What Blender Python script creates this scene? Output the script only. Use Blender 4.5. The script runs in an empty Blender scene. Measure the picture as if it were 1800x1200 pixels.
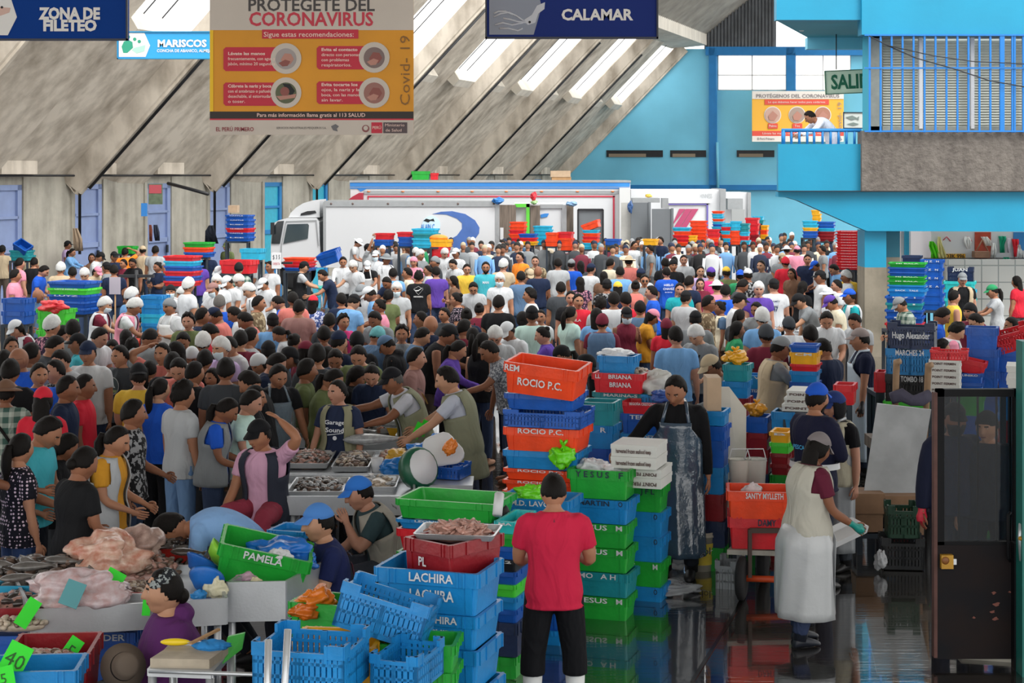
import bpy, math, random
import numpy as np
from mathutils import Vector, Matrix, Euler
random.seed(7); RNG = random.Random(11)
SC = bpy.context.scene
COL = SC.collection
# ------------------------------------------------------------------ camera
# one photo pixel (of 1800x1200) = Y/F metres at distance Y; eye height CH, horizon row YH
F, YH, CX, CH = 3000.0, 306.0, 900.0, 3.55
cam = bpy.data.cameras.new('camera'); cam_o = bpy.data.objects.new('camera', cam); COL.objects.link(cam_o)
cam.sensor_width = 36; cam.lens = 36*F/1800; cam.shift_y = -(600-YH)/1800
cam.clip_end = 400; cam_o.location = (0, 0, CH); cam_o.rotation_euler = (math.pi/2, 0, 0)
SC.camera = cam_o
# ------------------------------------------------------------------ light
w = bpy.data.worlds.new('overcast_sky'); SC.world = w; w.use_nodes = True
bg = w.node_tree.nodes['Background']; bg.inputs[0].default_value = (1.0, 0.985, 0.955, 1); bg.inputs[1].default_value = 1.75
sun = bpy.data.lights.new('sun', 'SUN'); sun.energy = 1.8; sun.angle = math.radians(25); sun.color = (1, .97, .92)
sun_o = bpy.data.objects.new('sun', sun); COL.objects.link(sun_o); sun_o.rotation_euler = (math.radians(32), math.radians(28), 0)
SC.view_settings.view_transform = 'Standard'; SC.view_settings.look = 'None'
SC.view_settings.exposure = 0.38; SC.view_settings.gamma = 1.0; SC.view_settings.use_curve_mapping = False
SC.cycles.max_bounces = 5; SC.cycles.diffuse_bounces = 3; SC.cycles.glossy_bounces = 3
SC.cycles.transmission_bounces = 4; SC.cycles.transparent_max_bounces = 8; SC.cycles.sample_clamp_indirect = 4

# ------------------------------------------------------------------ helpers
def P(px, py, Y):
    return Vector(((px-CX)/F*Y, Y, CH-(py-YH)/F*Y))
def G(px, py, z=0.0):
    Y = F*(CH-z)/(py-YH); return Vector(((px-CX)/F*Y, Y, z))
def lin(h):
    if isinstance(h, (tuple, list)): return tuple(h[:3])
    h = h.lstrip('#'); v = [int(h[i:i+2], 16)/255 for i in (0, 2, 4)]
    return tuple(c/12.92 if c <= .04045 else ((c+.055)/1.055)**2.4 for c in v)
def rgba(h): return lin(h)+(1,)

MATS = {}
def nt(name):
    m = bpy.data.materials.new(name); m.use_nodes = True
    N = m.node_tree.nodes; L = m.node_tree.links
    return m, N, L, N['Principled BSDF']
def mat(name, col=None, rough=.6, metal=0., spec=.5, noise=0., nscale=8., bump=0., bscale=40., alpha=1., emit=0., trans=0., stretch=None, col2=None):
    """procedural material; col None = the object's own colour (Object Info)"""
    if name in MATS: return MATS[name]
    m, N, L, b = nt(name); MATS[name] = m
    b.inputs['Roughness'].default_value = rough; b.inputs['Metallic'].default_value = metal
    b.inputs['Specular IOR Level'].default_value = spec; b.inputs['Alpha'].default_value = alpha
    b.inputs['Transmission Weight'].default_value = trans
    if col is None:
        src = N.new('ShaderNodeObjectInfo').outputs['Color']
    else:
        r = N.new('ShaderNodeRGB'); r.outputs[0].default_value = rgba(col); src = r.outputs[0]
    tc = None
    if noise or bump:
        tc = N.new('ShaderNodeTexCoord').outputs['Object']
        if stretch:
            mp = N.new('ShaderNodeMapping'); mp.inputs['Scale'].default_value = stretch; L.new(tc, mp.inputs[0]); tc = mp.outputs[0]
    if noise:
        n = N.new('ShaderNodeTexNoise'); n.inputs['Scale'].default_value = nscale; n.inputs['Detail'].default_value = 5; L.new(tc, n.inputs['Vector'])
        mr = N.new('ShaderNodeMapRange'); mr.inputs[1].default_value = .3; mr.inputs[2].default_value = .7
        L.new(n.outputs[0], mr.inputs[0])
        mx = N.new('ShaderNodeMix'); mx.data_type = 'RGBA'; L.new(src, mx.inputs[6])
        if col2 is not None:
            mx.inputs[7].default_value = rgba(col2); L.new(mr.outputs[0], mx.inputs[0]); mr.inputs[4].default_value = noise
        else:
            mx.blend_type = 'MULTIPLY'; L.new(mr.outputs[0], mx.inputs[7]); mx.inputs[0].default_value = 1
            mr.inputs[3].default_value = 1-noise; mr.inputs[4].default_value = 1
        src = mx.outputs[2]
    L.new(src, b.inputs['Base Color'])
    if bump:
        n2 = N.new('ShaderNodeTexNoise'); n2.inputs['Scale'].default_value = bscale; n2.inputs['Detail'].default_value = 4; L.new(tc, n2.inputs['Vector'])
        bp = N.new('ShaderNodeBump'); bp.inputs['Strength'].default_value = bump; bp.inputs['Distance'].default_value = .02
        L.new(n2.outputs[0], bp.inputs['Height']); L.new(bp.outputs[0], b.inputs['Normal'])
    if emit:
        L.new(src, b.inputs['Emission Color']); b.inputs['Emission Strength'].default_value = emit
    return m

class MB:
    """collects shapes and links them as ONE mesh object"""
    def __init__(s): s.v = []; s.f = []; s.m = []; s.s = []; s.n = 0
    def add(s, verts, faces, m=0, smooth=False):
        o = s.n; s.v.extend([tuple(v) for v in verts]); s.n += len(verts)
        for f in faces: s.f.append(tuple(i+o for i in f)); s.m.append(m); s.s.append(smooth)
    def box(s, x0, x1, y0, y1, z0, z1, m=0, M=None):
        v = [(x0,y0,z0),(x1,y0,z0),(x1,y1,z0),(x0,y1,z0),(x0,y0,z1),(x1,y0,z1),(x1,y1,z1),(x0,y1,z1)]
        if M is not None: v = [M @ Vector(a) for a in v]
        s.add(v, [(3,2,1,0),(4,5,6,7),(0,1,5,4),(1,2,6,5),(2,3,7,6),(3,0,4,7)], m)
    def bar(s, a, b, wx, wy=None, m=0, up=(0,0,1)):
        a = Vector(a); b = Vector(b); d = (b-a); l = d.length; d.normalize(); wy = wy or wx
        u = Vector(up).cross(d)
        if u.length < 1e-3: u = Vector((1,0,0)).cross(d)
        u.normalize(); v = d.cross(u)
        M = Matrix((u, v, d)).transposed().to_4x4(); M.translation = a
        s.box(-wx/2, wx/2, -wy/2, wy/2, 0, l, m, M)
    def loft(s, rings, m=0, closed=True, caps=True, smooth=True):
        """rings: list of equal-length point lists"""
        k = len(rings[0]); vs = [p for r in rings for p in r]; fs = []
        for i in range(len(rings)-1):
            for j in range(k if closed else k-1):
                a = i*k+j; b = i*k+(j+1) % k
                fs.append((a, b, b+k, a+k))
        if caps and closed:
            fs.append(tuple(range(k-1, -1, -1))); fs.append(tuple(range((len(rings)-1)*k, len(rings)*k)))
        s.add(vs, fs, m, smooth)
    def tube(s, pts, r, seg=8, m=0, smooth=True, flat=1.0):
        pts = [Vector(p) for p in pts]
        if not isinstance(r, (list, tuple)): r = [r]*len(pts)
        rings = []; pu = None
        for i, p in enumerate(pts):
            d = (pts[min(i+1, len(pts)-1)]-pts[max(i-1, 0)]).normalized()
            if pu is None:
                u = d.cross(Vector((0, 1, 0)) if abs(d.y) < .9 else Vector((1, 0, 0)))
            else: u = pu - d*pu.dot(d)
            u.normalize(); pu = u; v = d.cross(u)
            rings.append([p+u*(math.cos(t)*r[i])+v*(math.sin(t)*r[i]*flat) for t in [2*math.pi*j/seg for j in range(seg)]])
        s.loft(rings, m, smooth=smooth)
    def lathe(s, prof, c=(0,0,0), seg=20, m=0, smooth=True, caps=True):
        c = Vector(c)
        s.loft([[c+Vector((r*math.cos(t), r*math.sin(t), z)) for t in [2*math.pi*j/seg for j in range(seg)]] for r, z in prof], m, caps=caps, smooth=smooth)
    def ell(s, c, r, seg=12, n=8, m=0, M=None, fn=None):
        if not isinstance(r, (list, tuple)): r = (r, r, r)
        rings = []
        for i in range(n+1):
            th = math.pi*i/n; th = min(max(th, .02), math.pi-.02); ring = []
            for j in range(seg):
                ph = 2*math.pi*j/seg
                d = Vector((math.sin(th)*math.cos(ph), math.sin(th)*math.sin(ph), -math.cos(th)))
                k = fn(d) if fn else 1
                p = Vector((d.x*r[0]*k, d.y*r[1]*k, d.z*r[2]*k))
                if M is not None: p = M @ p
                ring.append(p+Vector(c))
            rings.append(ring)
        s.loft(rings, m)
    def prism(s, poly, d, m=0):
        """poly: 3D points of a planar outline; d: extrusion vector"""
        n = len(poly); d = Vector(d); a = [Vector(p) for p in poly]
        v = a+[p+d for p in a]
        s.add(v, [tuple(range(n)), tuple(range(2*n-1, n-1, -1))]+[(i, i+n, (i+1) % n+n, (i+1) % n) for i in range(n)], m)
    def mesh(s, name, mats):
        me = bpy.data.meshes.new(name); me.from_pydata(s.v, [], s.f)
        for mm in (mats if isinstance(mats, (list, tuple)) else [mats]): me.materials.append(mm)
        me.polygons.foreach_set('material_index', s.m); me.polygons.foreach_set('use_smooth', s.s); me.update(); return me
    def build(s, name, mats, parent=None, loc=(0,0,0), rz=0, color=None):
        return link(name, s.mesh(name, mats), parent, loc, rz, color)

def link(name, me, parent=None, loc=(0,0,0), rz=0, color=None):
    o = bpy.data.objects.new(name, me); COL.objects.link(o); o.parent = parent; o.location = loc
    if rz: o.rotation_euler = (0, 0, rz)
    if color is not None: o.color = rgba(color)
    return o
def empty(name, loc, rz=0):
    o = bpy.data.objects.new(name, None); COL.objects.link(o); o.location = loc; o.rotation_euler = (0, 0, rz); return o
LABELS = {}
def tag(o, label, cat, group=None, kind=None):
    o['label'] = label; o['category'] = cat
    if group: o['group'] = group
    if kind: o['kind'] = kind
    LABELS[o.name] = label
    return o
def struct(o, label=None):
    o['kind'] = 'structure'
    if label: o['label'] = label
    return o
def fixnormals(me):
    import bmesh
    b = bmesh.new(); b.from_mesh(me); bmesh.ops.recalc_face_normals(b, faces=b.faces); b.to_mesh(me); b.free()
TXT = {}
def text(s, size, m, parent=None, loc=(0,0,0), rot=(math.pi/2,0,0), bold=0., wide=1.0, align='CENTER', name='lettering', thick=.002, color=None, sy=1.0, width=None):
    """flat lettering facing -Y by default, centred on loc; size = capital height in metres"""
    key = (s, bold, align)
    if key not in TXT:
        cu = bpy.data.curves.new('txt', 'FONT'); cu.body = s; cu.size = 1.0; cu.offset = bold; cu.align_x = align; cu.align_y = 'CENTER'; cu.resolution_u = 2
        to = bpy.data.objects.new('txt', cu); COL.objects.link(to)
        dg = bpy.context.evaluated_depsgraph_get()
        me = bpy.data.meshes.new_from_object(to.evaluated_get(dg)); bpy.data.objects.remove(to); bpy.data.curves.remove(cu)
        n = len(me.vertices); co = np.empty(n*3); me.vertices.foreach_get('co', co); TXT[key] = (co.reshape(-1, 3), [tuple(p.vertices) for p in me.polygons])
        bpy.data.meshes.remove(me)
    co, fs = TXT[key]
    k = size/.69
    kx = width/max(1e-6, co[:, 0].max()-co[:, 0].min()) if width else k*wide
    v = co*np.array([kx, k*sy, 1.0]); v[:, 2] = thick
    b = MB(); b.add([tuple(p) for p in v], fs)
    o = b.build(name, m, parent, loc, color=color); o.rotation_euler = rot
    return o
# ------------------------------------------------------------------ the hall
TH = math.atan(963/F); ST, CT = math.sin(TH), math.cos(TH)
DL = 4.2; BB, AA = 12.57, 21821.0
LW = AA*DL/(F*(1+math.tan(TH)**2)); S0 = DL*BB-math.tan(TH)*LW      # side wall offset, station of the first rib
def H(s, t, z): return Vector((s*ST+t*CT, s*CT-t*ST, z))            # hall axes -> world
SB = S0+12*DL                                                        # station of the end wall
def W(px, py, ds=0.0):
    """point of the end wall seen at a photo pixel, ds metres in front of it"""
    k = (px-CX)/F; s = SB-ds; t = (k*s*CT-s*ST)/(CT+k*ST); Y = s*CT-t*ST
    return H(s, t, CH-(py-YH)/F*Y)
def concrete(name, c1, c2, sc=.5, rough=.85):
    m, N, L, b = nt(name); b.inputs['Roughness'].default_value = rough
    g = N.new('ShaderNodeNewGeometry').outputs['Position']
    n1 = N.new('ShaderNodeTexNoise'); n1.inputs['Scale'].default_value = sc; n1.inputs['Detail'].default_value = 8; n1.inputs['Roughness'].default_value = .65; L.new(g, n1.inputs['Vector'])
    mp = N.new('ShaderNodeMapping'); mp.inputs['Scale'].default_value = (2.2, 2.2, .16); L.new(g, mp.inputs[0])
    n2 = N.new('ShaderNodeTexNoise'); n2.inputs['Scale'].default_value = 1.0; n2.inputs['Detail'].default_value = 6; L.new(mp.outputs[0], n2.inputs['Vector'])
    ad = N.new('ShaderNodeMath'); ad.operation = 'ADD'; L.new(n1.outputs[0], ad.inputs[0]); L.new(n2.outputs[0], ad.inputs[1])
    r = N.new('ShaderNodeValToRGB'); r.color_ramp.elements[0].position = .62; r.color_ramp.elements[1].position = 1.25 if False else 1.0
    mr = N.new('ShaderNodeMapRange'); mr.inputs[1].default_value = .65; mr.inputs[2].default_value = 1.35; L.new(ad.outputs[0], mr.inputs[0])
    r.color_ramp.elements[0].position = .1; r.color_ramp.elements[0].color = rgba(c1); r.color_ramp.elements[1].position = .75; r.color_ramp.elements[1].color = rgba(c2)
    L.new(mr.outputs[0], r.inputs[0]); L.new(r.outputs[0], b.inputs['Base Color'])
    bp = N.new('ShaderNodeBump'); bp.inputs['Strength'].default_value = .25; L.new(n1.outputs[0], bp.inputs['Height']); L.new(bp.outputs[0], b.inputs['Normal'])
    return m
M_CONC = concrete('stained_concrete', '#a39889', '#dfd5c6')
M_CONCW = concrete('wall_concrete', '#8b877d', '#bcb8ac', .8)
M_ROUGH = concrete('rough_render', '#5a5450', '#7b756f', 3.)
rb = M_ROUGH.node_tree.nodes
for n in rb:
    if n.type == 'BUMP': n.inputs['Strength'].default_value = 1.0; n.inputs['Distance'].default_value = .06
for n in list(rb):
    if n.type == 'TEX_NOISE' and abs(n.inputs['Scale'].default_value-3) < .1: n.inputs['Scale'].default_value = 7
M_BLUE = mat('light_blue_paint', '#78cbea', .55, noise=.12, nscale=.6, bump=.05, bscale=6)
M_BALC = mat('balcony_blue_paint', '#0b93bb', .5, noise=.12, nscale=1.2, bump=.08, bscale=12)
M_DBLUE = mat('blue_beam_paint', '#1f7fc4', .5, noise=.15, nscale=2)
M_DOOR = mat('periwinkle_door_paint', '#8d9fca', .55, noise=.15, nscale=2.)
M_DOORB = mat('blue_door_paint', '#1f86cc', .5, noise=.2, nscale=2.)
M_TEALP = mat('teal_door_panel', '#3cb9d6', .4, noise=.15)
M_WHITE = mat('white_paint', '#d8dadd', .45, noise=.06, nscale=1.5)
M_DARK = mat('dark_metal', '#23252a', .45, noise=.3, nscale=6)
M_BLACK = mat('black_matte', '#0c0d10', .6)
M_STEEL = mat('brushed_steel', '#c4c8cc', .35, metal=.6, noise=.15, nscale=5, bump=.04, bscale=60)
M_GALV = mat('galvanised_sheet', '#b4b9be', .45, metal=.35, noise=.3, nscale=3.5)
M_CORR = mat('corrugated_roof_metal', '#a9a49b', .6, metal=.2, noise=.35, nscale=1.2)
M_GLASS = None

# floor: wet dark concrete
m, N, L, b = nt('wet_concrete_floor')
g = N.new('ShaderNodeNewGeometry').outputs['Position']
n1 = N.new('ShaderNodeTexNoise'); n1.inputs['Scale'].default_value = .9; n1.inputs['Detail'].default_value = 7; L.new(g, n1.inputs['Vector'])
r = N.new('ShaderNodeValToRGB'); r.color_ramp.elements[0].position = .35; r.color_ramp.elements[0].color = rgba('#1d1b19'); r.color_ramp.elements[1].position = .7; r.color_ramp.elements[1].color = rgba('#3d3a36'); L.new(n1.outputs[0], r.inputs[0]); L.new(r.outputs[0], b.inputs['Base Color'])
r2 = N.new('ShaderNodeMapRange'); r2.inputs[1].default_value = .42; r2.inputs[2].default_value = .66; r2.inputs[3].default_value = .02; r2.inputs[4].default_value = .13; L.new(n1.outputs[0], r2.inputs[0]); L.new(r2.outputs[0], b.inputs['Roughness'])
mp = N.new('ShaderNodeMapping'); mp.inputs['Scale'].default_value = (2.2, 20, 5); L.new(g, mp.inputs[0])
n3 = N.new('ShaderNodeTexNoise'); n3.inputs['Scale'].default_value = 1.0; n3.inputs['Detail'].default_value = 4; L.new(mp.outputs[0], n3.inputs['Vector'])
bp = N.new('ShaderNodeBump'); bp.inputs['Strength'].default_value = .13; bp.inputs['Distance'].default_value = .02; L.new(n3.outputs[0], bp.inputs['Height']); L.new(bp.outputs[0], b.inputs['Normal'])
b.inputs['Specular IOR Level'].default_value = 1.0; b.inputs['Coat Weight'].default_value = 1.0; b.inputs['Coat Roughness'].default_value = .03
M_FLOOR = m
fl = MB(); fl.box(-45, 45, -8, 115, -.3, 0); struct(fl.build('floor', M_FLOOR))
# drain groove in the wet floor
gr = MB(); a = G(1217, 1197, .004); e = G(1308, 1050, .004); gr.bar(a, e, .028, .006)
struct(gr.build('trim_1', mat('groove_concrete', '#1a1817', .15)))

# ---- left wall: columns, wall panels and doors bay by bay
NB0 = -4
ZW = CH+.02
wall = MB()
for n in range(NB0, 12):
    s = S0+n*DL
    wall.add([], [])
    # solid wall part (u .41..1) with a pilaster at the rib foot
    def hb(s0, s1, t0, t1, z0, z1, mb=wall, mi=0):
        v = [H(s0, t0, z0), H(s1, t0, z0), H(s1, t1, z0), H(s0, t1, z0), H(s0, t0, z1), H(s1, t0, z1), H(s1, t1, z1), H(s0, t1, z1)]
        mb.add(v, [(0,1,2,3),(7,6,5,4),(4,5,1,0),(5,6,2,1),(6,7,3,2),(7,4,0,3)], mi)
    hb(s+.41*DL, s+DL, -LW-.5, -LW, 0, ZW)
    hb(s+DL-.1, s+DL+.06, -LW-.3, -LW+.06, 0, ZW+.02)
    hb(s, s+.41*DL, -LW-.5, -LW-.05, 3.25, ZW)
struct(wall.build('wall_left', M_CONCW))
for n in range(NB0, 12):
    s = S0+n*DL; blue = n >= 3
    d = MB()
    hb(s+.07, s+.41*DL, -LW-.16, -LW-.1, 0, 3.25, d, 0)
    for (a0, a1, z0, z1) in ((.14, .26, 0, 3.25), (.40*DL-.14, .40*DL, 0, 3.25), (.14, .40*DL, 3.1, 3.25), (.26, .40*DL-.14, 1.35, 1.5), (.26, .40*DL-.14, 0, .15), (.26, .40*DL-.14, 2.3, 2.38)):
        hb(s+a0-.06, s+a1, -LW-.1, -LW-.03, z0, z1, d, 1)
    o = struct(d.build('door_%d' % (n-NB0+1), [M_TEALP, M_DOORB] if blue else [M_DOOR, M_DOOR]))
    h_ = MB(); hb(s+.40*DL-.3, s+.40*DL-.22, -LW-.03, -LW+.03, 1.0, 1.25, h_, 0); h_.build('door_handle', M_DARK, o)
# ---- sloping folded concrete roof (45 degrees), skylight openings above the purlin
def R(s, r, n): # r up the slope, n = drop below the roof plane (towards the hall)
    c = math.sqrt(.5); return H(s, -LW+(r+n)*c, ZW-.1+(r-n)*c)
RL = 10.45; RP = 5.65; LEG = .36
roof = MB()
for n in range(NB0, 12):
    odd = n % 2 == 1
    s = S0+n*DL; u = [q*DL for q in ((0, .90, .95, .995, 1) if odd else (0, .34, .60, .995, 1))]
    lg_ = LEG*(1.7 if odd else .45); dn = [0, 0, lg_*.8, lg_, 0]
    def quad(a, b, ra, rb, th=.14):
        p = [R(s+u[a], ra, dn[a]), R(s+u[b], ra, dn[b]), R(s+u[b], rb, dn[b]), R(s+u[a], rb, dn[a])]
        nn = (p[1]-p[0]).cross(p[3]-p[0]).normalized()*th
        if nn.z < 0: nn = -nn
        q = [x+nn for x in p]
        roof.add(p+q, [(0,1,2,3),(7,6,5,4),(0,4,5,1),(1,5,6,2),(2,6,7,3),(3,7,4,0)])
    # infill slab (only below the purlin in every second bay, where skylights follow) and the folded leg
    quad(0, 1, 0, RP if odd else RL)
    quad(1, 2, -.1, RL); quad(2, 3, -.2, RL); quad(3, 4, -.1, RL)
    # closing ends of the fold above the wall
    roof.add([R(s+u[1], -.1, 0), R(s+u[2], -.2, lg_*.8), R(s+u[3], -.2, lg_), R(s+u[4], -.1, 0), H(s+u[4], -LW-.02, ZW-.02), H(s+u[1], -LW-.02, ZW-.02)], [(0,1,2,3,4,5)])
    # box end closing the trough over the door
    v0 = [H(s, -LW-.3, ZW-.02), H(s+.41*DL, -LW-.3, ZW-.02), H(s+.41*DL, -LW+.45, ZW-.02), H(s+.02, -LW+.45, ZW-.02)]
    v1 = [p+Vector((0, 0, .8)) for p in v0]
    roof.add(v0+v1, [(3,2,1,0),(4,5,6,7),(0,1,5,4),(1,2,6,5),(2,3,7,6),(3,0,4,7)])
# closing concrete strip against the end wall
struct(roof.build('ceiling', M_CONC))
# purlin blocks across the troughs
pur = MB()
for n in range(NB0, 12):
    s = S0+n*DL
    p = [R(s-.02, RP, -.05), R(s+.42*DL, RP, -.05), R(s+.42*DL, RP+.5, -.05), R(s-.02, RP+.5, -.05)]
    q = [R(s-.02, RP+.02, .52), R(s+.42*DL, RP+.02, .52), R(s+.42*DL, RP+.38, .52), R(s-.02, RP+.38, .52)]
    pur.add(p+q, [(0,1,2,3),(7,6,5,4),(0,4,5,1),(1,5,6,2),(2,6,7,3),(3,7,4,0)])
struct(pur.build('trim_2', concrete('pale_concrete', '#c9c2b6', '#e6dfd2')))
# skylight glazing bars
sk = MB()
for n in range(NB0, 12):
    s = S0+n*DL
    if n % 2 == 0: continue
    for k in (.2, .45):
        sk.bar(R(s+k*DL, RP, -.05), R(s+k*DL, RL, -.05), .03)
struct(sk.build('window_1', M_DARK))
# conduits running down the rib edges and along the wall head
for n in (0, 2, 4, 6, 8, 10):
    s = S0+n*DL
    c = MB(); c.tube([H(s-.08, -LW+.3, 1.2), H(s-.08, -LW+.3, ZW-.15), R(s-.06, .2, LEG*1.7+.06), R(s-.06, 9.5, LEG*1.7+.06)], .045, 6)
    struct(c.build('trim_%d' % (7+n//2), M_DARK), 'dark drain pipe on a concrete rib')
cw = MB(); cw.tube([H(S0+NB0*DL, -LW+.28, ZW-.06), H(SB, -LW+.28, ZW-.06)], .03, 6)
tag(cw.build('wall_conduit', M_DARK), 'thin conduit running along the head of the left concrete wall', 'pipe')

# ---- end wall, light blue, with windows
ew = MB()
def wq(pts, th=.3, mb=ew, ds=0., m=0):
    p = [W(x, y, ds) for x, y in pts]; d = H(th, 0, 0)-H(0, 0, 0); mb.prism(p, d, m)
# below the sill
wq([(960, 600), (1840, 600), (1840, 158), (1137, 158), (968, 330)])
wq([(1137, 158), (1262, 158), (1262, 86), (1196, 86)])
wq([(1382, 158), (1398, 158), (1398, 97), (1382, 97)]); wq([(1262, 97), (1840, 97), (1840, 84), (1262, 84)])
wq([(1495, 158), (1840, 158), (1840, 97), (1495, 97)])
struct(ew.build('wall_back', M_BLUE))
tr = MB()
for (x0, x1, y0, y1) in ((1246, 1259, 84, 600), (1108, 1840, 325, 334), (1240, 1840, 82, 97), (1540//1+1, 1552, 334, 600), (1382, 1398, 84, 160)):
    wq([(x0, y1), (x1, y1), (x1, y0), (x0, y0)], .25, tr, .25)
struct(tr.build('trim_3', M_DBLUE))
tp = MB(); tp.tube([W(1261, 250, .4), W(1262, 330, .4)], .08, 6); tag(tp.build('downpipe', M_BLUE), 'thin light blue downpipe beside the tall blue pilaster of the end wall', 'pipe')
M_PANE = mat('window_pane', '#ffffff', .1, alpha=.12)
for i, (x0, x1) in enumerate(((1262, 1382), (1398, 1495))):
    f = MB()
    for x in (x0, (x0+x1)/2, x1): wq([(x-1, 159), (x+1, 159), (x+1, 96), (x-1, 96)], .12, f)
    for y in (97, 132, 158): wq([(x0, y+.8), (x1, y+.8), (x1, y-.8), (x0, y-.8)], .12, f)
    o = struct(f.build('window_%d' % (i+2), M_WHITE))
    pn = MB(); wq([(x0, 158), (x1, 158), (x1, 97), (x0, 97)], .03, pn, -.1); pn.build('pane', M_PANE, o)
vs = MB()
slots = MB()
for x0, x1 in ((1066, 1165), (1178, 1241), (1295, 1361)):
    wq([(x0, 276), (x1, 276), (x1, 264), (x0, 264)], .05, slots, .06)
    wq([(x0+4, 276), (x0+(x1-x0)*.7, 276), (x0+(x1-x0)*.7, 270), (x0+4, 270)], .03, slots, .1, 1)
struct(slots.build('window_4', [M_DARK, mat('slot_board', '#8a7d6a', .7)]))
# corrugated gable over the end wall
gb = MB()
x = 1238
while x < 1362:
    yt = 54-(x-1240)*.80
    wq([(x, 86), (x+3, 86), (x+3, yt-2), (x, yt)], .1, gb, 0 if int(x/3) % 2 else .15)
    x += 3
struct(gb.build('wall_gable', mat('weathered_gable_sheet', '#6f7378', .6, metal=.2, noise=.4, nscale=1.5)))
# edge beam and arched corrugated roof over the nave (far bays only: nearer ones are out of the frame)
zt = ZW-.1+RL*math.sqrt(.5); tt = -LW+RL*math.sqrt(.5)
eb = MB()
for sgm in range(2): pass
v = [H(SB-26, tt-.5, zt-.25), H(SB, tt-.5, zt-.25), H(SB, tt+1.5, zt-.1), H(SB-26, tt+1.5, zt-.1)]
eb.prism(v, (0, 0, .75)); struct(eb.build('trim_4', MATS.get('x') or bpy.data.materials['pale_concrete']))
ar = MB(); K = 130; rings = []
for j in range(15):
    q = j/14; tx = tt+1.4+11*q; zz = zt+.4+6.5*math.sin(q*1.35)
    rings.append([H(SB-26+26*i/K, tx, zz+(.09 if i % 2 else 0)) for i in range(K+1)])
ar.loft(rings, closed=False, smooth=False); ao = struct(ar.build('roof_nave', M_CORR))
sol = ao.modifiers.new('s', 'SOLIDIFY'); sol.thickness = .04
# ---- unseen slab added above the frame to keep the near stalls in shade
rf = MB(); rf.box(-34, 16, 1, 21, 8.2, 8.5); struct(rf.build('roof_added_shade', M_CONC))
# ------------------------------------------------------------------ balcony block on the right
YB = 33.0
def pb(mb, x0, x1, y0, y1, Y0, Y1, m=0):
    """box whose FRONT face fills photo pixels x0..x1, y0..y1 at distance Y0 and reaches back to Y1"""
    a = P(x0, y1, Y0); c = P(x1, y0, Y0); mb.box(a.x, c.x, Y0, Y1, a.z, c.z, m)
bl = MB(); pb(bl, 1368, 1516, 253, 336, YB, YB+.18); struct(bl.build('wall_parapet', M_BALC))
rr = MB(); pb(rr, 1515, 2400, 230, 337, YB-.12, YB+.3); struct(rr.build('wall_rough_parapet', M_ROUGH))
fs = MB()
k = [P(x, y, YB+.02) for x, y in ((1368, 336), (1368, 346), (1384, 347), (1402, 352), (1500, 396), (1524, 406), (2400, 409), (2400, 337))]
fs.prism(k, (0, .35, 0)); struct(fs.build('beam_balcony', M_BALC))
ln = MB(); pb(ln, 1366, 2400, 335.2, 336.4, YB-.15, YB); struct(ln.build('trim_5', M_DARK))
up = MB(); pb(up, 1365, 1516, -60, 35, YB, YB+.3); pb(up, 1515, 2400, -60, 61, YB-.1, YB+.3); struct(up.build('wall_lintel', M_BALC))
sf = MB(); DV = Vector((ST, CT, 0))
a_ = P(1366, 37, YB+.3); c_ = P(1600, 37, YB+.3)
sf.prism([a_, c_, c_+DV*5, a_+DV*5], (0, 0, .3)); a_ = P(1516, 231, YB+.3); c_ = P(1516, 37, YB+.3)
sf.prism([a_, c_, c_+DV*6, a_+DV*6], (.15, 0, 0))
struct(sf.build('slab_balcony', mat('teal_blue_paint', '#3c9db4', .6, noise=.15, nscale=.8)))
be = MB(); a_ = P(1366, 37, YB+.3)+DV*4.2; z1 = CH-(86-YH)/F*a_.y
be.prism([Vector((a_.x, a_.y, z1)), Vector((a_.x+5, a_.y, z1)), Vector((a_.x+5, a_.y, a_.z)), a_], (0, .3, 0)); struct(be.build('beam_rear', M_BLUE))
# the office block behind the grille: back wall and the floor of the block
ob = MB(); pb(ob, 1534, 2400, 40, 336, YB+.8, YB+1.1); struct(ob.build('wall_office', mat('cream_wall', '#b8b2a4', .7)))
# window with venetian blinds behind blue bars
wf = MB()
for x0, x1, y0, y1 in ((1524, 2400, 61, 67), (1524, 2400, 222, 230), (1527, 1551, 61, 230)): pb(wf, x0, x1, y0, y1, YB+.32, YB+.5, 0)
for x in (1619, 1710, 1802): pb(wf, x-3, x+3, 66, 226, YB+.3, YB+.42, 1)
wo = struct(wf.build('window_5', [mat('grey_frame', '#8f9692', .6, noise=.2), M_WHITE]))
M_BLIND = mat('venetian_blind', '#d9ded6', .5)
for i, (x0, x1) in enumerate(((1552, 1617), (1622, 1707), (1713, 1799), (1805, 1890))):
    bd = MB(); y = 68
    while y < 226:
        a = P(x0, y+3.6, YB+.55); c = P(x1, y, YB+.55)
        bd.add([(a.x, a.y-.02, a.z), (c.x, a.y-.02, a.z), (c.x, a.y+.03, c.z), (a.x, a.y+.03, c.z), (a.x, a.y-.017, a.z-.004), (c.x, a.y-.017, a.z-.004), (c.x, a.y+.033, c.z-.004), (a.x, a.y+.033, c.z-.004)], [(0,1,2,3),(7,6,5,4),(0,4,5,1),(2,6,7,3)])
        y += 4.6
    bd.build('blind', M_BLIND, wo)
gg = MB()
y_t, y_b = 61, 231
for i in range(16):
    x = 1529+i*19.3
    if x > 1800: break
    if abs(x-1761) > 4: pb(gg, x-1.6, x+1.6, y_t, y_b+2, YB-.22, YB-.18)
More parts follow.
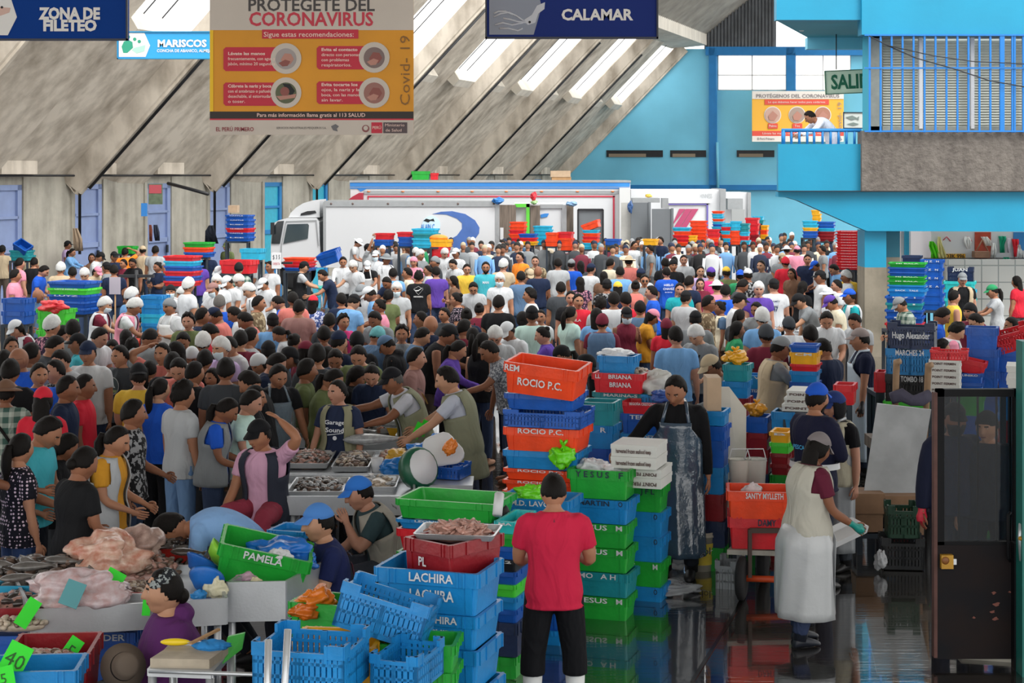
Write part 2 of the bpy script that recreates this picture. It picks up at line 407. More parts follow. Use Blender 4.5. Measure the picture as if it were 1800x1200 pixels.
    # thick upright
pb(gg, 1758, 1766, y_t, y_b, YB-.23, YB-.17)
for y in (61.5, 119.5, 230.5): pb(gg, 1520, 2400, y-1.4, y+1.4, YB-.24, YB-.2)
for x in (1784, 1803, 1822, 1841, 1860): pb(gg, x-1.6, x+1.6, y_t, y_b+2, YB-.22, YB-.18)
o = gg.build('window_grille', mat('bright_blue_bars', '#1477c8', .4)); tag(o, 'blue barred window grille over the white blinds of the upper office', 'grille')
cb = MB()
cb.tube([P(1528, 63, YB-.3), P(1560, 80, YB-.32), P(1610, 102, YB-.3), P(1680, 122, YB-.3), P(1740, 142, YB-.3), P(1830, 158, YB-.3)], .012, 5)
tag(cb.build('power_cable', M_DARK), 'thin dark cable sagging across the barred office window, the lower one', 'cable')
cb = MB(); cb.tube([P(1560, 80, YB-.34), P(1640, 98, YB-.3), P(1710, 108, YB-.3), P(1830, 114, YB-.3)], .01, 5)
tag(cb.build('power_cable', M_DARK), 'thin dark cable across the barred office window, the upper flatter one', 'cable')
# balcony railing
rl = MB(); rl.tube([P(1374, 229, YB+.08), P(1514, 229, YB+.08)], .035, 8)
ro = rl.build('balcony_railing', M_DBLUE); tag(ro, 'blue pipe railing on the balcony parapet', 'railing')
for x in (1377, 1391, 1405, 1419, 1431, 1446, 1460, 1474, 1488, 1502):
    q = MB(); q.tube([P(x, 254, YB+.08), P(x, 229, YB+.08)], .026 if x > 1378 else .04, 6); q.build('baluster', M_DBLUE, ro)
# soffit lamp
lm = MB(); c = P(1409, 50, YB+2.5); lm.lathe([(.02, .5), (.02, .12), (.1, .1), (.1, 0), (.04, -.06)], c, 10); tag(lm.build('soffit_lamp', M_WHITE), 'small lamp hanging under the balcony ceiling', 'lamp')
# pillars under the block
pl = MB(); pb(pl, 1520, 1558, 405, 471, YB+.2, YB+.9, 0); pb(pl, 1520, 1558, 470, 720, YB+.19, YB+.91, 1)
M_PIL = concrete('pillar_concrete', '#6a6558', '#958d7e', 1.2); struct(pl.build('pillar_near', [M_BALC, M_PIL]))
pl = MB(); pb(pl, 1554, 1582, 405, 452, YB+.6, YB+1.4, 0); pb(pl, 1554, 1582, 452, 700, YB+.59, YB+1.41, 1); struct(pl.build('pillar_rear', [mat('dull_teal_paint', '#2a7488', .6), M_PIL]))  # darker second side of the pillar, shade put into its upper colour
pl = MB(); pb(pl, 1583, 1601, 405, 560, YB+3.2, YB+3.6, 0); pb(pl, 1591, 1598, 400, 448, YB+3.1, YB+3.25, 1); struct(pl.build('pillar_far', [M_WHITE, M_BALC]))
# tiled wall below the office
tw = MB(); m_t, N, L, b = nt('white_tiles'); b.inputs['Roughness'].default_value = .25
br = N.new('ShaderNodeTexBrick'); br.offset = 0; br.inputs['Color1'].default_value = rgba('#cfd1cd'); br.inputs['Color2'].default_value = rgba('#c8cac5'); br.inputs['Mortar'].default_value = rgba('#8d9694'); br.inputs['Scale'].default_value = 1; br.inputs['Mortar Size'].default_value = .012; br.inputs['Brick Width'].default_value = .34; br.inputs['Row Height'].default_value = .34
g = N.new('ShaderNodeNewGeometry').outputs['Position']; sx = N.new('ShaderNodeSeparateXYZ'); L.new(g, sx.inputs[0]); cx_ = N.new('ShaderNodeCombineXYZ'); L.new(sx.outputs[0], cx_.inputs[0]); L.new(sx.outputs[2], cx_.inputs[1]); L.new(cx_.outputs[0], br.inputs['Vector']); L.new(br.outputs[0], b.inputs['Base Color'])
Yt = 34.6
a = P(1664, 456, Yt); tw.box(a.x, a.x+11, Yt, Yt+.15, 0, a.z); struct(tw.build('wall_tiled', m_t))
# ------------------------------------------------------------------ signs and banners
M_W = mat('sign_white', '#e8e6e2', .5); M_TXTR = mat('sign_red', '#c0243c', .5); M_TXTK = mat('sign_dark', '#3a3433', .5)
def sign(name, x0, x1, y0, y1, Y, m, label, cat, th=.06, rz=0):
    cx, cy, k = (x0+x1)/2, (y0+y1)/2, Y/F
    b = MB(); hw, hh = (x1-x0)/2*k, (y1-y0)/2*k; b.box(-hw, hw, 0, th, -hh, hh)
    o = b.build(name, m, None, P(cx, cy, Y)); tag(o, label, cat)
    def loc(x, y, d=0.): return ((x-cx)*k, -.004-d, -(y-cy)*k)
    def T(s, x, y, h, wpx=None, mt=M_W, bold=0., d=.004, al='CENTER', rot=0, nm='lettering'):
        return text(s, h*k, mt, o, loc(x, y, d), (math.pi/2, -rot, 0), bold, align=al, width=wpx*k if wpx else None, name=nm)
    def Q(pts, mt, nm, d=0., t=.003):
        q = MB(); q.prism([loc(x, y, d) for x, y in pts], (0, -t, 0)); return q.build(nm, mt, o)
    def C(x, y, r, mt, nm, d=0., ry=None, seg=28): return Q([(x+r*math.cos(a), y+(ry or r)*math.sin(a)) for a in [2*math.pi*i/seg for i in range(seg)]], mt, nm, d)
    return o, T, Q, C
def rect(x0, y0, x1, y1): return [(x0, y1), (x1, y1), (x1, y0), (x0, y0)]
M_SB = mat('sign_navy', '#123e8c', .7, spec=.1); M_SN = mat('sign_indigo', '#26377c', .7, spec=.1)
M_FRM = mat('sign_frame', '#1b2233', .4)
def frame(Q, x0, y0, x1, y1, wd=3, mt=None):
    for r in ((x0, y0, x1, y0+wd), (x0, y1-wd, x1, y1), (x0, y0, x0+wd, y1), (x1-wd, y0, x1, y1)): Q(rect(*r), mt or M_FRM, 'frame', .0, .02)
o, T, Q, C = sign('hanging_sign', -150, 225, -52, 71, 19, M_SB, 'dark blue hanging sign lettered ZONA DE FILETEO, top left corner', 'sign')
frame(Q, -150, -52, 225, 71)
T('ZONA DE', 123, 25, 19, 108, bold=.05); T('FILETEO', 123, 46, 18, 94, bold=.05)
Q([(-60, -20), (14, -20), (30, 30), (14, 62), (-60, 62)], M_W, 'emblem_panel'); Q([(-50, 20), (-5, 12), (19, 14), (17, 22), (-5, 30), (-50, 38)], mat('fillet_pink', '#d9b4a6', .5), 'emblem', .004); C(4, 13, 2.2, M_BLACK, 'emblem', .008)
for x in (-100, 150): c = MB(); c.tube([P(x, -52, 19.03), P(x, -52, 19.03)+Vector((0, 0, 2.3))], .012, 5); c.build('hanger', M_DARK, o).matrix_parent_inverse = Matrix.Translation(-o.location)
o, T, Q, C = sign('hanging_sign', 853, 1157, -60, 68, 20, M_SN, 'indigo hanging sign lettered CALAMAR with a squid emblem', 'sign')
frame(Q, 853, -60, 1157, 68)
T('CALAMAR', 1049, 27, 18.5, 126, bold=.035)
Q([(860, -40), (940, -40), (952, 12), (938, 61), (860, 61)], mat('sign_grey', '#8d95a5', .5), 'emblem_panel')
m_sq = mat('squid_line', '#c9cdd6', .5)
for pts in (((868, 30), (880, 24), (895, 22), (908, 28), (922, 38)), ((870, 44), (884, 40), (900, 44), (920, 40)), ((868, 24), (876, 20), (888, 20), (902, 26)), ((878, 50), (894, 50), (910, 54), (919, 50)), ((884, 32), (896, 34), (910, 38), (924, 40))):
    q = MB(); k = 20/F; q.tube([((x-1005)*k, -.012, -(y-4)*k) for x, y in pts], .012, 5); q.build('emblem', m_sq, o)
Q([(920, 36), (935, 26), (944, 10), (958, 4), (957, 16), (946, 24), (941, 40), (928, 44)], m_sq, 'emblem', .004); C(931, 39, 2.2, M_BLACK, 'emblem', .008)
for x in (900, 1110): c = MB(); c.tube([P(x, -60, 20.03), P(x, -60, 20.03)+Vector((0, 0, 2.2))], .012, 5); c.build('hanger', M_DARK, o).matrix_parent_inverse = Matrix.Translation(-o.location)
o, T, Q, C = sign('hanging_sign', 206, 520, 55, 104, 30, mat('sign_cyan', '#2b9fdc', .4), 'bright cyan hanging sign lettered MARISCOS, partly behind the yellow banner', 'sign')
frame(Q, 206, 55, 520, 104, 2, mat('sign_teal', '#1f88b8', .4))
T('MARISCOS', 320, 77, 12, 86, bold=.04); T('CONCHA DE ABANICO, ALMEJA, CHANQUE', 342, 89.5, 5, 132, bold=.02)
Q([(209, 58), (254, 58), (264, 80), (256, 100), (209, 100)], M_W, 'emblem_panel'); gm = mat('shell_green', '#2b9a7c', .5)
Q([(214, 82), (218, 73), (226, 70), (233, 74), (234, 84), (224, 93), (217, 93)], gm, 'emblem', .004); Q([(236, 84), (256, 79), (254, 90), (240, 94), (232, 88)], mat('shell_mint', '#a9d9c6', .5), 'emblem', .004)
for x, y in ((226, 65), (237, 69), (245, 73)): C(x, y, 3, gm, 'emblem', .004)
for x in (215, 505): c = MB(); c.tube([P(x, 55, 30.03), P(x, 55, 30.03)+Vector((0, 0, 4))], .015, 5); c.build('hanger', M_DARK, o).matrix_parent_inverse = Matrix.Translation(-o.location)
# health banner
m_ban = mat('banner_yellow', '#e39a1e', .6, noise=.18, nscale=1.2, bump=.1, bscale=3)
o, T, Q, C = sign('health_banner', 369, 727, -40, 237, 18, m_ban, 'large yellow and white vinyl banner lettered PROTEGETE DEL CORONAVIRUS', 'banner', .012)
m_bw = mat('banner_white', '#cdc2b6', .6, noise=.1, nscale=1.5); m_br = mat('banner_red', '#c2263c', .6); m_bk = mat('banner_black', '#2e2623', .6)
Q(rect(369, -40, 727, 53), m_bw, 'header_panel'); Q(rect(369, 211, 727, 237), m_bw, 'footer_panel'); Q(rect(369, 196, 727, 209), m_bk, 'phone_strip'); Q(rect(369, 208.5, 727, 211), m_br, 'red_line', .001)
Q(rect(369, 53, 375, 196), mat('banner_bright_yellow', '#f2c21c', .6), 'edge_strip', .001)
T('PROTEGETE DEL', 547, 10, 21, 222, M_TXTK, .02); T('CORONAVIRUS', 547, 35, 23, 218, M_TXTR, .025)
Q(rect(461, 52, 630, 68), m_br, 'subtitle_panel', .003); T('Sigue estas recomendaciones:', 543, 61, 8.4, 158, mat('banner_pale', '#e8c9bd', .6), .01, .008)
mp_ = MATS['banner_pale']; sk1 = mat('print_skin', '#b98474', .6); sk2 = mat('print_skin_dark', '#8d5048', .6)
for (x0, x1, y0, y1, cx, cy, lines) in ((393, 486, 83, 125, 503, 103, ('Lávate las manos', 'frecuentemente, con agua y', 'jabón, mínimo 20 segundos')), (557, 640, 81, 122, 658, 101, ('Evita el contacto', 'directo con personas', 'con problemas', 'respiratorios.')), (393, 486, 145, 186, 503, 163, ('Cúbrete la nariz y boca', 'con el antebrazo o pañuelo', 'desechable, al estornudar', 'o toser.')), (557, 640, 143, 183, 658, 163, ('Evita tocarte los', 'ojos, la nariz y la', 'boca, con las manos', 'sin lavar.'))):
    r_ = 4
    Q([(x0+r_, y1), (x1, y1), (x1, y0), (x0+r_, y0), (x0, y0+r_), (x0, y1-r_)], m_br, 'advice_panel', .003)
    for i, s in enumerate(lines):
        ww = min(4.05*len(s), x1-x0-10) * (1. if len(lines) == 3 else .92)
        T(s, x0+8, (y0+y1)/2+(i-(len(lines)-1)/2)*9-.5, 5.2, ww, mp_, .012 if i else .03, .008, 'LEFT')
    C(cx, cy, 27, m_bw, 'picture_ring', .006); C(cx, cy+.5, 18.5, mat('print_grey%d' % (cx+cy), ('#a39a97', '#7d6a66', '#5c6146', '#9a6a60')[(cx > 600)+2*(cy > 140)], .6), 'picture_disc', .010)
    if cy < 140 or cx > 600:
        Q([(cx-9, cy+2), (cx-2, cy-9), (cx+9, cy-8), (cx+14, cy+1), (cx+8, cy+10), (cx-3, cy+11)], sk1 if cx < 600 else sk2, 'picture_figure', .014)
        Q([(cx-13, cy+8), (cx-1, cy+2), (cx+8, cy+5), (cx+3, cy+13), (cx-6, cy+14)], sk2 if cx < 600 else sk1, 'picture_figure', .017)
    else:
        Q([(cx-6, cy-16), (cx+7, cy-15), (cx+16, cy-3), (cx+9, cy+7), (cx+2, cy-3)], M_BLACK, 'picture_figure', .014)
        C(cx-2, cy-2, 8, sk2, 'picture_figure', .016); Q([(cx-17, cy+6), (cx+2, cy+5), (cx+18, cy+2), (cx+16, cy+9), (cx-10, cy+13)], sk1, 'picture_figure', .018)
T('Covid- 19', 713, 124, 17, 122, mat('banner_brown', '#8a5f28', .6), .0, .006, 'CENTER', math.pi/2)
T('Para más información llama gratis al ☏113 SALUD'.replace('☏', ''), 547, 202.5, 6.4, 190, mp_, .012, .006)
T('EL PERÚ PRIMERO', 413, 227.5, 7, 66, mat('banner_maroon', '#8c2233', .6), .012, .006); T('SERVICIOS INDUSTRIALES PESQUEROS S.A.', 530, 225, 3.8, 88, M_TXTK, 0, .006)
q = Q([(582, 222), (590, 218), (596, 222), (592, 226), (594, 231), (586, 229)], mat('banner_slate', '#6c6a6c', .6), 'emblem', .006)
C(643, 226, 6.5, mat('crest_maroon', '#8a5050', .6), 'emblem', .006); C(643, 225, 4, m_bw, 'emblem', .009)
Q(rect(653, 215, 672, 234), m_br, 'emblem', .006); T('PERÚ', 662.5, 224.5, 5, 15, mp_, .01, .01); Q(rect(674, 215, 716, 234), mat('banner_grey', '#55474a', .6), 'emblem', .006); T('Ministerio', 694, 220, 5, 34, mp_, .0, .01); T('de Salud', 692, 229, 5, 28, mp_, 0, .01)
# second health banner on the end wall
Yw = W(1404, 204, .35).y
o, T, Q, C = sign('health_banner', 1322, 1483, 160, 249, Yw-1.2, mat('banner_yellow_far', '#f0b43c', .6), 'smaller yellow banner lettered PROTEGENOS DEL CORONAVIRUS on the end wall', 'banner', .05)
b2w = mat('banner_offwhite', '#e3ddd6', .6); b2r = mat('banner_coral', '#dd4f40', .6); gk = mat('banner_lettergrey', '#8b8587', .6)
Q(rect(1322, 160, 1483, 174), b2w, 'header_panel', .01, .02); T('PROTÉGENOS DEL CORONAVIRUS', 1402, 169, 6, 146, gk, .02, .05); Q(rect(1344, 175, 1457, 184), b2r, 'subtitle_panel', .01, .02)
T('Lo que debemos hacer todos para cuidarnos', 1400, 179.5, 3.4, 100, b2w, 0, .05)
for x, cc in ((1358, '#c9a596'), (1401, '#a79489'), (1446, '#b07c68')):
    C(x, 202, 15, b2w, 'picture_ring', .02); C(x, 202, 13.5, mat('print_far_%d' % x, cc, .6), 'picture_disc', .05); Q([(x-8, 204), (x, 195), (x+9, 203), (x+3, 212), (x-6, 211)], sk1, 'picture_figure', .08); Q(rect(x-8, 217, x+9, 226), b2r, 'caption_panel', .03, .02)
T('Palma', 1358, 221.5, 4, 13, b2w, .0, .06); T('Tos', 1401, 221.5, 4, 9, b2w, 0, .06)
Q(rect(1322, 230, 1483, 239), b2r, 'strip', .01, .02); T('Lávate las manos con frecuencia y usa mascarilla', 1400, 234.5, 3.6, 120, b2w, 0, .05)
Q(rect(1322, 239, 1483, 249), b2w, 'footer_panel', .01, .02); T('El Perú Primero', 1346, 244, 4, 30, gk, .02, .05); T('Covid- 19', 1476, 208, 7, 56, gk, 0, .05, 'CENTER', math.pi/2)
# exit sign hanging beside the block
o, T, Q, C = sign('exit_sign', 1450, 1560, 122, 164, YB+3.4, mat('sign_pale_green', '#dcebd2', .4), 'pale green hanging exit sign lettered SALIDA in dark green', 'sign', .05)
o.rotation_euler = (0, math.radians(-2.5), 0)
T('SALIDA', 1504, 144, 24, 88, mat('letter_green', '#1f6a4c', .5), .03); frame(Q, 1450, 122, 1560, 164, 1.4, mat('sign_green_edge', '#3b6f58', .5))
for x in (1470, 1540): c = MB(); c.tube([P(x, 122, YB+3.43), P(x, 36, YB+3.43)], .012, 5); c.build('hanger', M_DARK, o).matrix_parent_inverse = o.matrix_basis.inverted()
# fish chart on the far wall
o, T, Q, C = sign('fish_chart', 1482, 1530, 197, 226, YB+9, mat('chart_grey', '#c9cfcc', .5), 'grey framed fish chart behind the leaning person', 'poster', .04)
frame(Q, 1482, 197, 1530, 226, 1.5)
Q([(1486, 206), (1498, 203), (1506, 207), (1510, 204), (1509, 212), (1505, 209), (1496, 211)], mat('chart_fish', '#76837f', .5), 'emblem', .01); Q([(1488, 218), (1500, 215), (1510, 218), (1500, 221)], MATS['chart_fish'], 'emblem', .01)
from mathutils import noise as NZ
# ------------------------------------------------------------------ people
def cloth(name, kind=None, a=None, b_=None, sc=30.):
    """cloth in the object's own colour, or a printed pattern of colours a / b_"""
    if name in MATS: return MATS[name]
    m, N, L, b = nt(name); MATS[name] = m
    b.inputs['Roughness'].default_value = .85; b.inputs['Specular IOR Level'].default_value = .2
    tc = N.new('ShaderNodeTexCoord').outputs['Object']
    if kind is None:
        src = N.new('ShaderNodeObjectInfo').outputs['Color']
    else:
        c1 = N.new('ShaderNodeRGB'); c1.outputs[0].default_value = rgba(a)
        mx = N.new('ShaderNodeMix'); mx.data_type = 'RGBA'; L.new(c1.outputs[0], mx.inputs[6]); mx.inputs[7].default_value = rgba(b_)
        if kind == 'dots':
            v = N.new('ShaderNodeTexVoronoi'); v.inputs['Scale'].default_value = sc; v.inputs['Randomness'].default_value = .25; L.new(tc, v.inputs['Vector'])
            t = N.new('ShaderNodeMath'); t.operation = 'LESS_THAN'; t.inputs[1].default_value = .33; L.new(v.outputs['Distance'], t.inputs[0]); L.new(t.outputs[0], mx.inputs[0])
        elif kind == 'plaid':
            f = []
            for ax in (0, 2):
                sx = N.new('ShaderNodeSeparateXYZ'); L.new(tc, sx.inputs[0])
                q = N.new('ShaderNodeMath'); q.operation = 'MULTIPLY'; q.inputs[1].default_value = sc; L.new(sx.outputs[ax], q.inputs[0])
                z = N.new('ShaderNodeMath'); z.operation = 'SINE'; L.new(q.outputs[0], z.inputs[0])
                g = N.new('ShaderNodeMath'); g.operation = 'GREATER_THAN'; g.inputs[1].default_value = .2; L.new(z.outputs[0], g.inputs[0]); f.append(g)
            ad = N.new('ShaderNodeMath'); ad.operation = 'ADD'; L.new(f[0].outputs[0], ad.inputs[0]); L.new(f[1].outputs[0], ad.inputs[1])
            h = N.new('ShaderNodeMath'); h.operation = 'MULTIPLY'; h.inputs[1].default_value = .5; L.new(ad.outputs[0], h.inputs[0]); L.new(h.outputs[0], mx.inputs[0])
        else:
            n = N.new('ShaderNodeTexNoise'); n.inputs['Scale'].default_value = sc; n.inputs['Detail'].default_value = 3; L.new(tc, n.inputs['Vector'])
            t = N.new('ShaderNodeMath'); t.operation = 'GREATER_THAN'; t.inputs[1].default_value = .52; L.new(n.outputs[0], t.inputs[0]); L.new(t.outputs[0], mx.inputs[0])
        src = mx.outputs[2]
    L.new(src, b.inputs['Base Color'])
    n2 = N.new('ShaderNodeTexNoise'); n2.inputs['Scale'].default_value = 5; n2.inputs['Detail'].default_value = 2.5; n2.inputs['Distortion'].default_value = .8
    mp = N.new('ShaderNodeMapping'); mp.inputs['Scale'].default_value = (1.3, 1.3, .7); L.new(tc, mp.inputs[0]); L.new(mp.outputs[0], n2.inputs['Vector'])
    bp = N.new('ShaderNodeBump'); bp.inputs['Strength'].default_value = .8; bp.inputs['Distance'].default_value = .055; L.new(n2.outputs[0], bp.inputs['Height']); L.new(bp.outputs[0], b.inputs['Normal'])
    return m
M_CLOTH = cloth('cloth')
M_SKIN = mat('skin', None, .55, spec=.35, noise=.1, nscale=12)
M_HAIR = mat('hair', None, .6, spec=.15, noise=.35, nscale=60, bump=.35, bscale=120, stretch=(3, 3, .6))
M_LIP = mat('lips', '#7a3f37', .5); M_EYEW = mat('eye_white', '#d8d2cb', .3); M_IRIS = mat('iris', '#140c08', .2); M_BROW = mat('eyebrow', '#120c0a', .8)
M_CAP = mat('cap_cloth', None, .8, spec=.2)
M_NET = mat('hairnet', '#f0f2f1', .7, alpha=.66, noise=.15, nscale=40)
M_NETT = mat('teal_hairnet', '#67b7bd', .7, alpha=.8, noise=.15, nscale=40)
M_VINYL = mat('white_vinyl', None, .3, spec=.5, noise=.06, nscale=5, bump=.5, bscale=6)
M_CLEAR = mat('clear_plastic', '#8fa3b4', .18, spec=.8, alpha=.38, bump=.7, bscale=12)
M_SHOE = mat('shoe_rubber', None, .5)
HD = Vector((.085, .105, .122))
def face_r(d, female=False):
    """offset of the head surface (metres) along direction d; -y is the face"""
    az = math.atan2(d.x, -d.y); z = d.z; a = abs(az); g = lambda x, c, s: math.exp(-((x-c)/s)**2)
    o = 0.
    t = max(0, min(1, (.28-z)/.44)); o += .030*g(az, 0, .15)*t*(1 if z > -.2 else max(0, 1-(-.2-z)/.09))
    o -= .008*g(a, .38, .2)*g(z, .12, .12); o += .005*g(a, .35, .35)*g(z, .32, .09)
    o += .008*g(az, 0, .26)*g(z, -.46, .1); o -= .003*g(az, 0, .25)*g(z, -.46, .02)
    o += .014*g(az, 0, .4)*g(z, -.80, .18); o += .006*g(a, .75, .3)*g(z, -.05, .25)
    o -= .010*g(a, 1.1, .5)*g(z, -.62, .2)
    return o
HEADS = {}
def head_geo(M, mb, hi):
    nu, nv = (44, 30) if hi else (26, 18)
    if hi not in HEADS:
        pts = []; mats = []
        for i in range(nv+1):
            th = math.pi*i/nv; th = min(max(th, .03), math.pi-.03)
            for j in range(nu):
                ph = 2*math.pi*j/nu
                # denser sampling at the face
                ph = ph-.35*math.sin(ph)
                d = Vector((math.sin(th)*math.sin(ph), -math.sin(th)*math.cos(ph), -math.cos(th)))
                wx = 1-.22*max(0, -d.z)**1.6
                p = Vector((d.x*HD.x*wx, d.y*HD.y*(1.0 if d.y < 0 else 1.02), d.z*HD.z))
                p += d*face_r(d); pts.append(p)
        fs = []; ms = []
        for i in range(nv):
            for j in range(nu):
                q = (i*nu+j, i*nu+(j+1) % nu, (i+1)*nu+(j+1) % nu, (i+1)*nu+j); fs.append(q)
                c = sum((pts[k] for k in q), Vector())/4; d = Vector((c.x/HD.x, c.y/HD.y, c.z/HD.z)).normalized(); az = abs(math.atan2(d.x, -d.y))
                ms.append(1 if az < .27 and -.53 < d.z < -.38 else 4 if .17 < az < .6 and .24 < d.z < .34 else 0)
        fs.append(tuple(range(nu-1, -1, -1))); ms.append(0); fs.append(tuple(range(nv*nu, (nv+1)*nu))); ms.append(0)
        HEADS[hi] = (pts, fs, ms)
    pts, fs, ms = HEADS[hi]; o = mb.n
    mb.v.extend([tuple(M @ p) for p in pts]); mb.n += len(pts)
    for f, m in zip(fs, ms): mb.f.append(tuple(i+o for i in f)); mb.m.append(m); mb.s.append(True)
    for s in (-1, 1):
        mb.ell(M @ Vector((s*.030, -.0855, .016)), (.0115, .0075, .0055), 8, 6, 2, M.to_3x3().to_4x4())
        mb.ell(M @ Vector((s*.030, -.0895, .0155)), (.0052, .004, .0050), 8, 4, 3, M.to_3x3().to_4x4())
        mb.ell(M @ Vector((s*.079, .008, -.005)), (.009, .02, .033), 8, 6, 0, M.to_3x3().to_4x4())
def hairline(a, style):
    """height (unit z) above which hair grows, by angle a from the face"""
    k = [(0, .76), (.5, .73), (.9, .56), (1.2, .40), (1.42, -.02), (1.6, -.22), (2.0, -.36), (math.pi, -.60)]
    if style == 'cap': k = [(0, .42), (1.2, .36), (math.pi, .16)]
    if style == 'capback': k = [(0, .46), (1.2, .36), (math.pi, .1)]
    if style == 'net': k = [(0, .42), (1.0, .3), (1.5, -.05), (2.2, -.3), (math.pi, -.42)]
    if style == 'beanie': k = [(0, .38), (1.2, .2), (1.7, -.1), (math.pi, -.3)]
    if style == 'hood': k = [(0, .55), (.9, .2), (1.0, -.9), (math.pi, -1.2)]
    if style == 'long': k = [(0, .76), (.5, .72), (.95, .45), (1.25, .05), (1.4, -.6), (2.0, -.75), (math.pi, -.8)]
    for (x0, y0), (x1, y1) in zip(k, k[1:]):
        if a <= x1: return y0+(y1-y0)*(a-x0)/(x1-x0)
    return k[-1][1]
def shell(mb, style, r, r2=.0, m=0, seg=32, n=22, wob=0., seed=0, M=None):
    rg = random.Random(seed); ph = [rg.uniform(0, 6) for _ in range(6)]
    def fn(d):
        a = abs(math.atan2(d.x, -d.y)); t = (d.z-hairline(a, style)+(.09*NZ.noise(d*7+Vector(ph[:3])) if wob else 0))/.12; t = max(0, min(1, t+.5)); t = t*t*(3-2*t)
        wv = 1+wob*1.6*(NZ.noise(d*3.2+Vector(ph[:3]))+.7*NZ.noise(d*8+Vector(ph[3:])))
        return .84*(1-t)+(r+r2*max(0, d.z))*wv*t
    mb.ell((0, .003, .004), (HD.x, HD.y, HD.z), seg, n, m, M, fn)
HEADGEAR = {}
def headgear(kind):
    """mesh in head axes: 'short','curly','long','pony','bun','fade','cap','net',..."""
    if kind in HEADGEAR: return HEADGEAR[kind]
    b = MB(); ms = [M_HAIR]
    if kind == 'short': shell(b, 'short', 1.11, .02, wob=.02, seed=1)
    elif kind == 'fade': shell(b, 'short', 1.04, .05, wob=.015, seed=2)
    elif kind == 'curly': shell(b, 'short', 1.19, .05, wob=.07, seed=3)
    elif kind == 'undercap': shell(b, 'short', 1.05, .0, wob=.02, seed=4)
    elif kind in ('long', 'longcap'):
        shell(b, 'long', 1.12 if kind == 'long' else 1.05, .03, wob=.025, seed=5)
    elif kind == 'tail_long':
        rings = []
        for i in range(10):
            t = i/9; z = .06-.40*t; wd = .085*min(1, .35+t*4)*(1-.1*t)*(1 if t < .8 else 1-(t-.8)*2.2); dp = .05*(1-.35*t); y = .055+.035*math.sin(t*2.2)
            rings.append([Vector((wd*math.cos(a)*(1+.05*math.sin(5*a+i)), y+dp*math.sin(a)*(1 if math.sin(a) > 0 else .55), z+.004*math.sin(3*a+i))) for a in [2*math.pi*k/18 for k in range(18)]])
        b.loft(rings)
    elif kind in ('pony', 'ponycap'):
        shell(b, 'short', 1.07 if kind == 'pony' else 1.04, .02, wob=.015, seed=6)
    elif kind == 'tail_pony':
        b.tube([(0, .09, .03), (0, .135, .035), (0, .155, -.03), (.01, .15, -.12), (.015, .13, -.22), (.01, .12, -.29)], [.022, .03, .042, .042, .03, .008], 10)
    elif kind == 'bun':
        shell(b, 'short', 1.07, .02, wob=.015, seed=7); b.ell((0, .085, .075), (.045, .045, .04), 12, 9)
    elif kind == 'lowbun':
        shell(b, 'short', 1.08, .02, wob=.015, seed=8); b.ell((0, .105, -.03), (.05, .04, .045), 12, 9)
    elif kind in ('cap', 'capback'):
        ms = [M_CAP]; shell(b, kind, 1.16, .03, seg=28, n=18)
        s = -1 if kind == 'cap' else 1
        rings = []
        for i in range(9):
            a = -1.05+2.1*i/8; x0, y0 = .083*math.sin(a), s*.108*math.cos(a); ln = .060*math.cos(a*.95)+.004
            x1, y1 = x0*1.02, y0+s*ln; z0 = .055+.0*abs(a); dz = -.018-.016*a*a*.6
            rings.append([Vector((x0*.9, y0*.86, z0+.012)), Vector((x1, y1, z0+dz*1.0)), Vector((x1, y1+s*.003, z0+dz-.006)), Vector((x0*.9, y0*.86, z0+.004))])
        b.loft(rings, smooth=False); b.ell((0, 0, .1285*1.13), (.008, .008, .004), 8, 4)
    elif kind == 'net': ms = [M_NET]; shell(b, 'net', 1.22, .10, wob=.035, seed=9)
    elif kind == 'nett': ms = [M_NETT]; shell(b, 'net', 1.2, .10, wob=.035, seed=10)
    elif kind == 'beanie': ms = [M_CAP]; shell(b, 'beanie', 1.14, .05, seed=11)
    elif kind == 'scarf': ms = [M_CAP]; shell(b, 'beanie', 1.12, .05, wob=.03, seed=12); b.ell((0, .1, -.03), (.03, .03, .03), 8, 6)
    elif kind == 'hood': ms = [M_CAP]; shell(b, 'hood', 1.22, .04, wob=.03, seed=13)
    elif kind == 'hat':
        ms = [M_CAP]; shell(b, 'cap', 1.16, .03); rr = [(1.0, .05), (1.5, .035), (1.72, .02), (1.72, .014), (1.5, .027), (1.0, .04)]
        b.loft([[Vector((HD.x*k*1.1*math.cos(t), HD.y*k*math.sin(t), z+.012)) for t in [2*math.pi*j/28 for j in range(28)]] for k, z in rr])
    elif kind == 'mask':
        ms = [M_CAP]
        def fn(d):
            a = abs(math.atan2(d.x, -d.y)); t = 1 if a < 1.25 and -.95 < d.z < -.02 else 0
            return (1.13+(.15*math.exp(-(a/.3)**2) if d.z > -.5 else .05)) if t else .8
        b.ell((0, 0, 0), (HD.x*.95, HD.y, HD.z), 28, 20, 0, None, fn)
    elif kind == 'glasses':
        ms = [M_BLACK]
        for s in (-1, 1):
            b.tube([(s*.032+.022*math.cos(t), -.106, .016+.016*math.sin(t)) for t in [2*math.pi*j/14 for j in range(15)]], .0022, 5)
            b.tube([(s*.054, -.103, .02), (s*.082, -.03, .018), (s*.083, .02, .012)], .002, 5)
        b.tube([(-.01, -.107, .02), (.01, -.107, .02)], .002, 5)
    elif kind == 'shades':
        ms = [M_BLACK]
        for s in (-1, 1):
            b.ell((s*.032, -.104, .014), (.026, .006, .019), 12, 8); b.tube([(s*.054, -.1, .02), (s*.082, -.03, .018), (s*.083, .02, .012)], .003, 5)
        b.tube([(-.01, -.107, .02), (.01, -.107, .02)], .003, 5)
    elif kind == 'beard':
